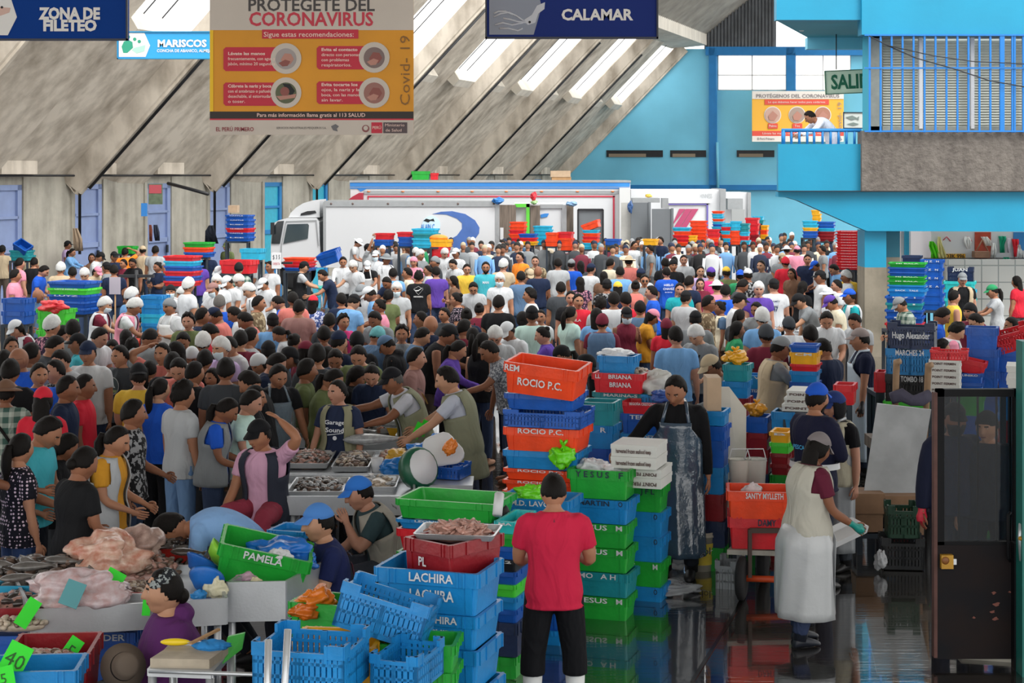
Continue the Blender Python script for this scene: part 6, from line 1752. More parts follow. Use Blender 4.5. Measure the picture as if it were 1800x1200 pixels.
def heap(xc, yc, z, hw, hd, h, label, mi=(0, 1), n=140, sz=(.035, .022, .015), name='seafood', seed=1, cat='seafood'):
    rg = random.Random(seed+int(xc*100)); b = MB()
    b.ell((0, 0, 0), (hw*.92, hd*.92, h*.75), 20, 8, 0)
    for i in range(n):
        r = math.sqrt(rg.random()); a = rg.uniform(0, 6.28); x = r*math.cos(a)*hw*.95; y = r*math.sin(a)*hd*.95
        zz = h*.78*math.sqrt(max(0, 1-r*r))+rg.uniform(0, .012)
        M = Euler((rg.uniform(-.5, .5), rg.uniform(-.5, .5), rg.uniform(0, 6.28))).to_matrix().to_4x4(); k = rg.uniform(.6, 1.4)
        b.ell((x, y, zz), (sz[0]*k, sz[1]*k, sz[2]*k), 7, 5, rg.randrange(len(mi)), M)
    o = b.build(name, [M_SEA[i] for i in mi], None, (xc, yc, z)); tag(o, label, cat, None, 'stuff'); return o
def fish(c, L_, rz_, label, m, tilt=0., name='fish'):
    b = MB(); rings = []
    prof = [(0, .006, .006), (.06, .035, .05), (.18, .06, .09), (.35, .07, .11), (.55, .06, .09), (.75, .035, .05), (.88, .016, .026), (.92, .012, .05), (1.0, .006, .095)]
    for t, w_, h_ in prof: rings.append([Vector(((t-.5)*L_, math.cos(a)*h_*L_*1.35, math.sin(a)*w_*L_*1.3)) for a in [2*math.pi*j/12 for j in range(12)]])
    b.loft(rings); o = b.build(name, m, None, c); o.rotation_euler = (tilt, 0, rz_)
    e = MB(); e.ell((-.40*L_, -.02*L_, .045*L_), (.014*L_, .014*L_, .012*L_), 8, 5); e.build('eye', M_BLACK, o)
    e = MB(); e.prism([(-.1*L_, .10*L_, 0), (.12*L_, .09*L_, 0), (.05*L_, .15*L_, 0)], (0, 0, .006)); e.build('fin', m, o)
    tag(o, label, 'fish'); return o
def card(px, py, z, w_, h_, label, rot=.5, tx=None, yaw=0.2, lean=-.3):
    c = on(px, py, z); b = MB(); b.box(-w_/2, w_/2, -.002, .002, 0, h_); o = b.build('price_card', mat('neon_green_card', '#25d81f', .6), None, c+Vector((0, 0, .015))); o.rotation_euler = (lean, rot, yaw); tag(o, label, 'price card')
    if tx: text(tx, h_*.4, MATS.get('ink') or mat('ink', '#1d5a1a', .7), o, (0, -.004, h_*.5), (math.pi/2, 0, 0))
    return o
def cloth_heap(c, r, col, label, name='cloth', cat='cloth', seed=3):
    rg = random.Random(seed); ph = [rg.uniform(0, 6) for _ in range(4)]
    b = MB(); b.ell((0, 0, r[2]*.5), r, 24, 14, 0, None, lambda d: 1+.16*math.sin(6*d.x+ph[0])*math.sin(5*d.y+ph[1])+.08*math.sin(11*d.z+ph[2]+8*d.y)); o = b.build(name, M_CLOTH, None, c, color=col); tag(o, label, cat); return o

# ---- middle fish stall
Zt = .85
def quadpx(x0, x1, yb, yt, z, skew=0): return [on(x0, yb, z), on(x1, yb, z), on(x1+skew, yt, z), on(x0+skew, yt, z)]
table(quadpx(505, 728, 884, 846, Zt), Zt, 'front steel fish table of the middle stall, near the man in blue cap', .12)
table(quadpx(500, 726, 838, 797, Zt), Zt, 'middle steel fish table in front of the vendor in lettered tee')
table(quadpx(640, 770, 778, 745, Zt), Zt, 'rear steel fish table between the two vendors in vests')
table(quadpx(500, 562, 775, 742, Zt), Zt, 'small rear steel table before the man in clear apron')
for (x0, x1, y0, y1, z, lb, mi, n, sz) in ((512, 610, 848, 874, Zt, 'tray of small dark shellfish nearest the man in blue cap', (0, 3, 5), 170, (.03, .018, .012)), (618, 700, 846, 866, Zt, 'steel tray with a few pale shells beside the empty end of the front table', (4, 5), 40, (.03, .02, .012)),
    (503, 585, 800, 824, Zt+.02, 'tray of brown shrimps left of the vendor in lettered tee', (2, 0, 1), 170, (.04, .014, .012)), (590, 655, 802, 830, Zt+.02, 'tray of mixed fish bits before the vendor in lettered tee', (0, 1, 4), 150, (.04, .016, .013)), (664, 724, 800, 820, Zt+.02, 'tray of squid pieces at the right end of the middle table', (4, 2), 110, (.035, .02, .014)),
    (650, 700, 748, 762, Zt+.02, 'tray of silvery fish bits before the vendor in black cap', (5, 1), 110, (.05, .016, .012)), (700, 762, 750, 774, Zt+.02, 'tray of mussels at the right vendor', (3, 1, 4), 130, (.03, .02, .015)), (503, 560, 748, 770, Zt+.02, 'tray of fish strips before the man in clear apron', (2, 4), 100, (.05, .016, .012))):
    o, xc, yc, hw, hd = tray(x0, x1, y0, y1, z, 'steel tray under the '+lb.split('of ', 1)[-1] if 'of' in lb else 'steel tray holding '+lb.split('with ')[-1])
    heap(xc, yc, z+.012, hw*.88, hd*.88, .09, lb.replace('tray of ', '').replace('steel tray with ', '') + ' on a tray' if len(lb.split()) < 12 else lb.replace('tray of ', '').replace('steel tray with ', ''), mi, n, sz)
for (x, y, L_, r_, lb) in ((660, 788, .62, .15, 'large pale fish lying across the middle table'), (622, 772, .45, -.2, 'grey fish behind the large pale fish'), (708, 760, .5, .1, 'silver fish on the rear table between the vendors')):
    fish(on(x, y, Zt+.09)+Vector((0, 0, .09)), L_, r_, lb, M_SEA[5])
b = MB(); b.lathe([(.045, 0), (.055, .13), (.058, .13), (.05, .005)], (0, 0, 0), 16); c = b.build('plastic_cup', M_WHITE, None, on(663, 830, Zt)); tag(c, 'white plastic tub standing on the front fish table', 'tub')
b = MB(); b.lathe([(.10, 0), (.12, .17), (.125, .17), (.11, .01)], (0, 0, 0), 18); c = b.build('plastic_bucket', M_WHITE, None, on(735, 780, Zt)); tag(c, 'white bucket with green tags before the right vendor', 'bucket')
for i, (x, y) in enumerate(((728, 772), (739, 768))): card(x, y, Zt+.15, .07, .16, ('left', 'right')[i]+' of two green tags in the white bucket', .5, None)
b = MB(); b.loft([[(-.12, -.1, 0), (.12, -.1, 0), (.12, .1, 0), (-.12, .1, 0)], [(-.16, -.13, .1), (.16, -.13, .1), (.16, .13, .1), (-.16, .13, .1)], [(-.14, -.11, .1), (.14, -.11, .1), (.14, .11, .1), (-.14, .11, .1)], [(-.1, -.08, .02), (.1, -.08, .02), (.1, .08, .02), (-.1, .08, .02)]], smooth=False); c = b.build('scoop_bin', M_PLA, None, on(708, 765, Zt+.02), color='#e8b21e'); tag(c, 'yellow scoop bin on the rear fish table', 'bin')
# weighing scale, its green post, bags and the board with carrots
t = empty('platform_scale', Vector((P(750, 800, 14.75).x, 14.75, 0))); tag(t, 'green post weighing scale at the right end of the fish stall', 'scale')
b = MB(); b.tube([(0, 0, 0), (0, 0, .84)], .045, 12); b.lathe([(.16, 0), (.16, .03), (.05, .05)], (0, 0, 0), 16); b.build('post', mat('scale_green', '#1d6b42', .45), t)
b = MB(); b.box(-.12, .40, -.1, .35, .84, .88); b.build('platform', M_STEEL, t)
b = MB(); b.lathe([(.02, -.09), (.17, -.08), (.19, 0), (.17, .05), (.02, .06)], (0, 0, 0), 18); q = b.build('dial_box', mat('scale_green2', '#16553c', .4), t, (-.06, -.06, 1.02)); q.rotation_euler = (1.2, .5, .6)
b = MB(); b.lathe([(.15, .052), (.15, .062), (.0, .064)], (0, 0, 0), 18); b.build('dial_face', M_WHITE, q)
cr = crate(755, 808, 818, 842, 14.9, 'blue', None, 'vent', 'shallow blue basket on the scale with a white board', None)
b = MB(); b.ell((0, 0, 0), (.19, .025, .15), 20, 12, 0, None, lambda d: 1+.1*math.sin(5*d.x+2)); q = b.build('fish_board', mat('pale_plastic', '#d5d8da', .4), None, P(778, 790, 15.1)); q.rotation_euler = (-.5, .35, 0); tag(q, 'round white plastic lid tilted on the blue basket', 'lid')
bag(P(792, 786, 14.9), (.06, .04, .08), '#e8842a', 'orange peeled bag stuck to the white lid', 'plastic_bag', False, Matrix.Rotation(.4, 4, 'Y'))
bag(P(742, 792, 15.2), (.14, .12, .08), '#1f78d0', 'bright blue plastic bag left of the white lid', 'plastic_bag', False); bag(P(772, 772, 15.4), (.10, .1, .07), '#1f78d0', 'small blue bag behind the white lid', 'plastic_bag', False)
bag(on(700, 842, Zt)+Vector((0, .12, .08)), (.15, .12, .10), '#1b7fd4', 'blue plastic bag at the corner of the front fish table', 'plastic_bag', False); bag(on(700, 826, Zt)+Vector((0, 0, .10)), (.13, .12, .09), '#d8a83a', 'yellow plastic bag behind the blue one on the fish table', 'plastic_bag', False)
# ---- vendors of the middle stall
OV = '#8a8b74'
GS = dict(hy=-.45, hp=.05, la=((.3, .1, -1), (.1, .6, -.6)), ra=((.28, .15, -1), (-.1, .8, -.55)), twist=-.05)
p = place(593, 690, -12, GS, 1.57, None, 'vendor in navy lettered tee and open olive vest behind the trays', True, hair='lowbun', topcol='#27304a', extra=(('vest', '#8d8c72'),), top='tee')
chest(p, 'Garage', .33, .042, False, '#dfe3ea', .22, .0); chest(p, 'Sound', .25, .046, False, '#dfe3ea', .20, .0); decal(p, disc(.022), .17, False, '#dfe3ea'); decal(p, [(-.08, -.004), (.09, .02), (.09, .026), (-.08, .004)], .20, False, '#dfe3ea')
UF = dict(lean=.5, hp=.35, hy=.2, la=((.25, .7, -.55), (.1, 1, -.15)), ra=((.3, .9, -.4), (0, 1, -.1)), twist=.1)
p = place(690, 670, -75, UF, 1.68, None, 'vendor in black cap and grey olive vest bending left over the rear table', hair='undercap', haircol='#55524f', cap='cap', capcol='#14151a', topcol='#b9bcc6', extra=(('vest', '#84866f'),), fat=1.08)
chest(p, 'PESCADERIA', .40, .025, True, '#4c5160', .2, .045); decal(p, [(-.04, .06), (.03, .07), (.05, .02), (.02, -.06), (-.04, -.05), (-.06, 0)], .30, True, '#a9793a', .045); chest(p, 'ANITA', .17, .025, True, '#4c5160', .12, .045)
chest(p, 'UFC', .0, .02, False, '#d9dbe0', .06, 1.0) if False else None
VM = dict(lean=.28, hp=.35, hy=.15, la=((.2, .7, -.75), (.1, .8, -.5)), ra=((.25, .8, -.7), (.05, .9, -.6)))
p = place(786, 668, -95, VM, 1.72, None, 'tall vendor in long grey olive vest reaching left to the scale', hair='short', topcol='#b4bac8', extra=(('longvest', '#84866f'),), botcol='#463a33', shoe=('#1b1a1a', False), fat=1.08)
AP_ = dict(hp=.45, hy=.15, la=((.25, .25, -1), (0, .7, -.7)), ra=((.25, .2, -1), (0, .7, -.8)), lean=.06)
p = place(489, 662, 25, AP_, 1.66, None, 'young man in black tee under a clear grey apron looking down', hair='short', topcol='#15161a', extra=(('apron', '#8899a8', M_CLEAR),), botcol='#2a2f3a')
# seated helpers before the stall
SA = dict(lean=.12, hp=.25, hy=-.2, ll=SIT, rl=((.35, 1, .05), (.05, -.15, -1)), la=((.75, .35, .65), (-.85, -.2, .55)), ra=((.2, .3, -1), (.05, .7, -.75)))
p = place(456, 766, -22, SA, 1.66, 14.0, 'seated man in pink polo and dark padded vest holding the back of his head', hair='undercap', cap='cap', capcol='#141519', topcol='#c79ab4', bottom='pants', botcol='#8c3446', extra=(('vest', '#2c303c'),), shoe=('#2a2a2c', False), seat=True)
zs = p['z0']+(p['sk'].pz-.12)*p['h']/1.7; b = MB(); b.box(p['X']-.22, p['X']+.22, p['Yr']-.12, p['Yr']+.3, 0, zs); b.box(p['X']-.24, p['X']+.24, p['Yr']-.14, p['Yr']+.32, zs-.05, zs); tag(b.build('ice_chest', M_WHITE), 'tall white chest the man in pink polo sits on', 'chest')
SB_ = dict(lean=.42, hp=.3, hy=-.1, ll=SIT, rl=SIT, la=((.15, .55, -.8), (-.5, .3, .9)), ra=((.2, .4, -1), (0, .9, -.5)))
p = place(632, 868, -70, SB_, 1.66, None, 'seated man in bright blue cap and beige vest with hand at his face', hair='undercap', cap='cap', capcol='#2f6fc4', topcol='#33474c', extra=(('vest', '#a39f95'),), botcol='#3a3f4a', shoe=('#1c1c1e', False)); chest(p, 'MARE', .40, .025, True, '#4a4a48', .14, .045)
SC_ = dict(lean=.22, hp=.12, hy=.05, ll=SIT, rl=SIT, la=((.2, .35, -1), (-.1, 1, -.2)), ra=((.2, .35, -1), (-.1, 1, -.2)))
p = place(560, 920, -72, SC_, 1.68, None, 'seated man in navy tee and light blue cap facing left, lettering on back', hair='undercap', cap='cap', capcol='#4a7fc4', topcol='#1c2550', botcol='#22252e', shoe=('#1c1c1e', False)); chest(p, 'ALMACEN', .36, .02, True, '#c9ccd6', .16, .0); decal(p, [(-.03, .04), (.02, .05), (.03, -.02), (0, -.06), (-.03, -.03)], .25, True, '#8a3a4a')
for (px, py, Y, lb) in ((456, 905, 15.9, 'the man in pink polo'), (640, 960, 14.2, 'the man in bright blue cap'), (590, 1000, 12.9, 'the man in navy tee')):
    pass
BE = dict(ll=((.12, .62, -.8), (0, -.6, -.8)), rl=((.15, .5, -.85), (0, -.55, -.85)), lean=1.62, hp=1.3, hy=-.1, la=((.05, .1, -1), (.05, .25, -1)), ra=((.05, .05, -1), (.0, .3, -1)))
p = place(302, 930, -82, BE, 1.72, None, 'man in light blue tee bending far over the seafood, face down', hair='short', topcol='#7fa6d6', fat=1.1, botcol='#20242c', shoe=('#1c1c1e', False))
# ---- foreground stall
Zf = .78
FL_ = [on(55, 1089, Zf), on(398, 1068, Zf), on(372, 1008, Zf), on(20, 1018, Zf)]
table(FL_, Zf, 'long foreground steel table heaped with seafood bags', .13)
a_ = on(400, 1052, Zf); b_ = on(502, 1050, Zf); dv = Vector((ST, CT, 0))*.85
table([a_, b_, b_+dv, a_+dv], Zf, 'short steel table carrying the green PAMELA crate', .2)
SEA = ((75, 1022, .5, .30, .12, (1, 3, 0), 'pile of grey brown whole fish at the left end of the foreground table', 60, (.10, .04, .03)), (240, 1012, .32, .2, .12, (2, 0), 'pinkish squid pieces behind the bags on the foreground table', 120, (.04, .02, .016)), (240, 1040, .22, .09, .05, (0, 4), 'small shells in front of the squid pieces', 150, (.022, .018, .014)), (295, 985, .42, .25, .1, (1, 3), 'dark fish heap before the bending man', 70, (.09, .03, .025)))
for x, y, hw, hd, h, mi, lb, n, sz in SEA:
    c = on(x, y, Zf); heap(c.x, c.y, Zf+.002, hw, hd, h*1.3, lb, mi, n, sz)
rg = random.Random(21)
for i, (x, y, r_, L_, lb) in enumerate(((60, 1010, .2, .42, 'grey fish lying topmost on the left pile'), (110, 1000, -.3, .40, 'grey fish pointing to the bags on the left pile'), (35, 1030, .5, .36, 'leftmost grey fish of the left pile'), (90, 1032, -.1, .38, 'grey fish lowest at the front of the left pile'), (135, 1018, .9, .34, 'slanted grey fish beside the shrimp bag'), (270, 976, .1, .4, 'dark fish on the heap before the bending man'), (330, 985, -.2, .36, 'dark fish beside the green colander'))):
    fish(on(x, y, Zf+.1)+Vector((0, 0, .06)), L_*.72, r_, lb, M_SEA[1 if i < 5 else 3], .35)
bag(on(190, 1018, Zf)+Vector((0, 0, .17)), (.30, .22, .15), '#b5705a', 'clear plastic bag full of pink orange shellfish', 'plastic_bag', False, alpha=1., col2='#dcc3b2'); bag(on(226, 1010, Zf)+Vector((0, .1, .16)), (.22, .2, .15), '#7d625a', 'clear bag of grey pink squid behind the shellfish bag', 'plastic_bag', False, alpha=1., col2='#b9a096')
bag(on(128, 1082, Zf)+Vector((0, .16, .13)), (.36, .2, .14), '#c9bdc2', 'clear plastic bag of pale fish lying at the front of the foreground table', 'plastic_bag', False, alpha=.95, col2='#b58d8a')
b = MB(); b.box(-.06, .06, -.003, .003, -.08, .08); q = b.build('photo_card', mat('card_teal', '#4a8f96', .4), None, on(134, 1082, Zf)+Vector((0, -.09, .16))); q.rotation_euler = (-.5, .35, 0); tag(q, 'small teal printed card on the clear fish bag', 'card')
o, xc, yc, hw, hd = tray(190, 262, 1056, 1078, Zf, 'steel tray left of the woman in purple'); o, xc, yc, hw, hd = tray(205, 275, 1040, 1055, Zf, 'small red dish tray behind the steel tray', mat('dish_red', '#b0202a', .4), 'red_dish', .05); heap(xc, yc, Zf+.01, hw*.8, hd*.8, .05, 'clams in the red dish', (4, 0), 50, (.03, .025, .016))
o, xc, yc, hw, hd = tray(250, 345, 965, 990, Zf+.03, 'red shallow tray with dark fish before the bending man', mat('dish_red2', '#a8261e', .4), 'red_tray', .1); heap(xc, yc, Zf+.05, hw*.85, hd*.85, .12, 'dark shellfish in the red shallow tray', (3, 1), 80, (.06, .03, .02))
o, xc, yc, hw, hd = tray(0, 95, 1042, 1062, Zf-.05, 'light blue tray under the left fish pile', mat('tray_cyan', '#2e9cc4', .4), 'blue_tray', .12)
for (x, y, z, w_, h_, lb, rt, tx) in ((187, 1045, Zf+.09, .12, .15, 'green price card at the shells on the foreground table', .55, None), (256, 1086, Zf, .05, .11, 'narrow green price card left of the woman in purple', .1, None), (34, 1104, .76, .085, .18, 'green price card over the red crate at the left edge', .6, None), (107, 1172, .70, .085, .17, 'green price card on the shells of the lower red crate', .65, '5'), (10, 1196, .83, .13, .19, 'large green price card in the bottom left corner', .5, '40'), (4, 1222, .80, .15, .13, 'lowest green price card at the bottom left corner', -.2, '15')):
    card(x, y, z, w_, h_, lb, rt, tx)
# colander, basins and papers around the PAMELA crate
b = MB(); rr = []
for r_, z in ((.03, 0), (.10, .02), (.15, .09), (.17, .13), (.165, .13), (.145, .085), (.09, .03)): rr.append((r_, z))
b.lathe([(r_*.75, z*.75) for r_, z in rr], (0, 0, 0), 24); q = b.build('colander', mat('colander_lime', '#8fd43a', .4), None, on(372, 1020, Zf)+Vector((0, .05, .12))); q.rotation_euler = (.3, .9, .6); tag(q, 'lime green colander lying on its side by the PAMELA crate', 'colander')
for x, y, r_, rt, col, lb in ((356, 1058, .115, (-.9, .2, 0), '#1f6fc8', 'blue basin standing on edge in front of the colander'), (345, 1030, .12, (-.5, .5, 0), '#1c62b8', 'blue basin behind the colander')):
    b = MB(); b.lathe([(.6*r_, 0), (r_, .07), (r_*1.05, .075), (r_*.97, .06), (.55*r_, .01)], (0, 0, 0), 24); q = b.build('basin', M_PLA, None, on(x, y, Zf)+Vector((0, .05, .09)), color=col); q.rotation_euler = rt; tag(q, lb, 'basin')
bag(on(373, 1062, Zf)+Vector((0, .1, .08)), (.075, .03, .07), '#d8d3b4', 'crumpled cream paper before the blue basin', 'paper', False, alpha=1.); bag(on(345, 1066, Zf)+Vector((0, .1, .05)), (.05, .04, .04), '#2f8fd8', 'small blue bag piece on the foreground table corner', 'plastic_bag', False)
bag(on(428, 1045, Zf)+Vector((0, .15, .06)), (.13, .1, .07), '#c4a0b4', 'pink and blue printed packet on the short steel table', 'packet', False, alpha=1.)
o, xc, yc, hw, hd = tray(398, 470, 1020, 1046, Zf, 'steel fish tray on the short table in front of PAMELA'); bag(P(450, 1048, 11.2), (.06, .03, .12), '#c9bf9c', 'folded brown paper at the corner of the short steel table', 'paper', False, alpha=1.)
crate(372, 536, 962, 1028, 11.35, 'green', [('PAMELA', 'r', -.02, .42)], 'solid', 'bright green crate lettered PAMELA tilted on the short steel table', None, 0.12, tilt=(.12, .24), d=.42)
bag(P(482, 972, 11.6), (.24, .15, .10), '#1f74d0', 'blue plastic bags filling the PAMELA crate', 'plastic_bag', False); bag(P(528, 988, 11.6), (.15, .12, .08), '#1f74d0', 'blue bag end hanging over the PAMELA crate corner', 'plastic_bag', False); bag(P(490, 980, 11.4), (.09, .06, .06), '#d9dcde', 'white bag corner in the PAMELA crate', 'plastic_bag', False)
crate(468, 535, 934, 948, 12.2, 'sky', None, 'solid', 'sky blue tray behind the PAMELA crate', None); stand(468, 535, 12.2, P(0, 948, 12.2).z, 'the sky blue tray behind PAMELA')
bag(P(556, 1058, 10.0), (.12, .1, .09), '#d8741c', 'orange sack on the green crate under the steel table', 'sack', False, alpha=1.); bag(P(540, 1072, 9.95), (.10, .1, .06), '#c9661a', 'smaller orange sack beside the other orange sack', 'sack', False, alpha=1.)
# woman in purple
PW = dict(lean=.08, hp=.02, hy=-.3, ll=SITL, rl=((.25, .95, .25), (.02, -.25, -1)), la=((.12, .25, -1), (-.15, .9, -.3)), ra=((.15, .25, -1), (-.2, .9, -.25)), fem=True)
p = place(288, 1040, -58, PW, 1.60, 10.15, 'smiling seated woman in purple hooded top with patterned headband', True, 1.4, hair='lowbun', top='hoodie', topcol='#55285f', botcol='#241c20', skin='#b5886c', extra=())
b = MB(); shell(b, 'beanie', 1.13, .0, seg=28, n=20)
hb = [(f_, i) for i, f_ in enumerate(b.f)]
keep = []
for f_ in b.f:
    c = sum((Vector(b.v[i]) for i in f_), Vector())/len(f_); d = Vector((c.x/HD.x, c.y/HD.y, c.z/HD.z)).normalized(); rot = d.z*math.cos(.5)-d.y*math.sin(.5)
    if .42 < rot < .80: keep.append(f_)
b.f = keep; b.m = [0]*len(keep); b.s = [True]*len(keep); me = b.mesh('headband', cloth('print_headband', 'blob', '#22252a', '#8d9494', 40.)); q = link('headband', me, p['obj']); q.matrix_local = p['sk'].Hm; sm = q.modifiers.new('s', 'SOLIDIFY'); sm.thickness = .006
b = MB(); b.ell((0, .05, .085), (.0, .0, .0), 4, 3)
hat = MB(); hat.lathe([(.15, 0), (.158, .01), (.095, .03), (.085, .10), (.06, .12), (.0, .125), (.0, .115), (.075, .095), (.088, .03), (.15, .0)], (0, 0, 0), 26); q = hat.build('sun_hat', M_CAP, None, P(216, 1172, 9.8), color='#6e6258'); q.rotation_euler = (1.15, .5, .3); q.scale = (.85, .85, .85); tag(q, 'grey brown brimmed hat held on the lap of the woman in purple', 'hat')
q2 = MB(); q2.lathe([(.096, .032), (.093, .05)], (0, 0, 0), 26, caps=False); q2.build('hat_band', M_DARK, q)
bx = crate(262, 330, 1190, 1260, 10.5, 'navy', None, 'solid', 'navy crate the woman in purple sits on', None, 0, d=.4)
# little steel rack table at the bottom
Zs = .86
tt_ = table([on(262, 1175, Zs), on(372, 1179, Zs), on(412, 1133, Zs), on(302, 1129, Zs)], Zs, 'low steel rack with cutting board and yellow knife at the bottom edge', .03)
b = MB(); b.tube([on(262, 1179, Zs), on(560, 1189, Zs)], .012, 8); q = b.build('rail', M_STEEL, tt_); q.matrix_parent_inverse = tt_.matrix_basis.inverted()
b = MB(); c0, c1 = on(264, 1173, Zs), on(368, 1175, Zs); b.prism([c0, c1, c1+Vector((0.06, .26, 0)), c0+Vector((.06, .26, 0))], (0, 0, .05)); q = b.build('cutting_board', mat('board_pale', '#b9ad9a', .7, noise=.3, nscale=9)); tag(q, 'stained pale cutting board on the low steel rack', 'cutting board')
t = link('knife', None, None, on(305, 1153, Zs)+Vector((0, 0, .075))) if False else None
b = MB(); b.ell((0, 0, 0), (.085, .022, .02), 16, 8); q = b.build('knife', mat('handle_yellow', '#e8c81c', .4), None, on(305, 1156, Zs)+Vector((0, .05, .075))); tag(q, 'knife with fat yellow handle on the cutting board', 'knife'); e = MB(); e.box(.07, .22, -.012, .012, -.002, .002); e.build('blade', M_STEEL, q)
cloth_heap(on(372, 1155, Zs)+Vector((0, 0, .05)), (.10, .06, .03), '#2f7fc0', 'small blue cloth beside the knife', seed=4); b = MB(); b.bar(on(335, 1159, Zs)+Vector((0, 0, .09)), on(385, 1143, Zs)+Vector((0, 0, .12)), .02, .012); tag(b.build('wooden_stick', mat('pale_wood', '#b0895f')), 'pale wooden stick lying over the blue cloth', 'stick')
b = MB(); b.prism([on(388, 1163, Zs)-Vector((0, 0, .02)), on(425, 1141, Zs)+Vector((0, 0, .0)), on(430, 1131, Zs)+Vector((0, 0, .06)), on(400, 1138, Zs)+Vector((0, 0, .06))], (0, .03, 0)); tag(b.build('plastic_plate', mat('plate_green', '#2fb53a', .4)), 'green plastic plate edge behind the low steel rack', 'plate')
for i, (x0, y0, x1, y1) in enumerate(((472, 1124, 466, 1205), (506, 1106, 490, 1205))):
    b = MB(); b.tube([P(x1, y1+200, 8.2), P(x0, y0, 8.25)], .018, 10); tag(b.build('steel_pole', M_STEEL), ('left', 'right')[i]+' of two leaning steel poles at the front vented crate', 'pole')
# crates of shellfish in the bottom left corner
crate(-30, 55, 1118, 1160, 10.7, 'blue', None, 'solid', 'blue crate at the left edge below the foreground table', None, 0.05); stack(-30, 55, 1160, 1330, 10.7, ['blue', 'sky', 'blue'], 'pile under the blue left edge crate', yaw=.05)
crate(-20, 68, 1068, 1100, 10.75, 'darkred', None, 'solid', 'red crate of fish at the left edge beside the table corner', None, .05); crate(-25, 60, 1100, 1118, 10.7, 'navy', None, 'solid', 'dark crate of clams under the red one at the left edge', None, .05)
c = P(15, 1068, 10.95); heap(c.x, c.y+.1, c.z-.03, .25, .16, .08, 'reddish fish in the left edge red crate', (2, 3), 70, (.06, .03, .02)); c = P(28, 1100, 10.6); heap(c.x, c.y, c.z, .2, .06, .05, 'clams in the dark left edge crate', (4, 0), 70, (.022, .018, .014))
crate(5, 155, 1152, 1240, 9.6, 'darkred', None, 'solid', 'dark red crate with shells and price card at bottom left', None, .08, d=.5); c = P(70, 1165, 9.75); heap(c.x, c.y+.05, c.z-.02, .22, .18, .07, 'brown shells in the dark red bottom left crate', (0, 4, 2), 130, (.024, .018, .015)); stand(5, 155, 9.6, P(0, 1240, 9.6).z, 'the dark red crate at bottom left')
crate(-40, 133, 1180, 1260, 9.1, 'sky', None, 'solid', 'sky blue crate in the bottom left corner', None, .08, d=.35); stand(-40, 133, 9.1, P(0, 1260, 9.1).z, 'the sky blue corner crate')
crate(138, 240, 1112, 1165, 11.3, 'blue', 'TEDER', 'solid', 'blue crate lettered TEDER under the foreground table', None, .03); crate(140, 244, 1165, 1245, 11.3, 'blue', None, 'solid', 'plain blue crate under the TEDER crate', None, .03)
# ---- big front figure
RM = dict(lean=.10, hp=.42, hy=0, la=((.22, .18, -1), (-.35, .85, -.05)), ra=((.25, .15, -1), (-.35, .9, .0)), ll=((.12, .02, -1), (.02, -.05, -1)), rl=((.12, .05, -1), (.02, -.02, -1)))
p = place(973, 866, 180, RM, 1.74, 11.0, 'man in crimson tee seen from behind, sorting at the crates', hair='fade', topcol='#c22444', bottom='capri', botcol='#131418', fat=1.05, shoe=('#d9dcdc', True)); decal(p, [(-.012, -.02), (.0, .03), (.012, -.02), (0, -.005)], .43, True, '#7c1a34', -.045)
# octopus tray on the dark red crate
t_ = P(805, 940, 9.9); b = MB(); b.loft([rrect(.22, .15, 0), rrect(.24, .17, .035), rrect(.228, .158, .035), rrect(.21, .14, .008)], smooth=False); q = b.build('steel_tray', M_STEEL, None, (t_.x, t_.y+.1, P(0, 953, 9.8).z)); q.rotation_euler = (0, 0, -.15); tag(q, 'steel tray of octopus on the dark red crate', 'tray')
heap(t_.x, t_.y+.1, P(0, 953, 9.8).z+.008, .2, .13, .07, 'pink octopus arms on the steel tray over the dark red crate', (2,), 110, (.045, .012, .011))
bag(P(990, 801, 13.78), (.10, .09, .12), '#6fe01c', 'bright lime green tied bag on the ROCIO stack'); bag(P(932, 868, 13.0), (.12, .08, .08), '#6fe01c', 'lime green bag in the M.D. LAVCH crate', knot=False)
bag(P(1040, 822, 13.9), (.13, .12, .10), '#dfe4e8', 'crumpled clear bag on the YESUS crate', knot=False, alpha=.8); bag(P(1075, 826, 13.85), (.13, .12, .06), '#e6e9ec', 'flat white ice bag on the YESUS crate', knot=False, alpha=.9)
b = MB(); b.tube([P(874, 905, 12.0), P(878, 868, 12.1)], .035, 12); tag(b.build('paper_roll', M_WHITE), 'white roll standing up between the wide stack and M.D. LAVCH', 'roll'); b = MB(); b.ell((0, 0, 0), (.05, .04, .09), 12, 8); tag(b.build('black_bag', M_BLACK, None, P(885, 907, 12.4)), 'small black bag behind the M.D. LAVCH crate', 'bag')
# ice bag and big clear bag on the centre stacks
bag(P(1082, 622, 16.9), (.19, .13, .055), '#e4e8ec', 'white ice bag bulging out of the sky blue crate', knot=False, alpha=.9); bag(P(1153, 675, 16.6), (.20, .15, .14), '#d3d4cf', 'large clear bag standing behind the man in dark apron', knot=False, alpha=.85); bag(P(1166, 696, 16.3), (.13, .1, .06), '#3a5fae', 'printed blue packet in the basket under the large clear bag', knot=False)
c = P(1125, 655, 16.7); heap(c.x, c.y+.1, c.z-.06, .12, .1, .1, 'brown clams heaped beside the ice crate', (0, 4), 80, (.025, .02, .015)); stand(1108, 1142, 16.7, c.z-.06, 'the brown clams', .3)
bag(P(1292, 626, 17.6), (.13, .11, .09), '#e8a81e', 'yellow knotted bag behind the man in beige cap'); stack(1272, 1314, 641, 700, 17.5, ['teal', 'sky'], 'pair under the yellow knotted bag', bench='down'); bag(P(1330, 718, 16.8), (.10, .1, .085), '#d9961e', 'yellow bag of fish right of the grey fleece man'); stack(1312, 1348, 734, 790, 16.7, ['blue', 'darkred'], 'pair under the yellow bag of fish', bench='down')
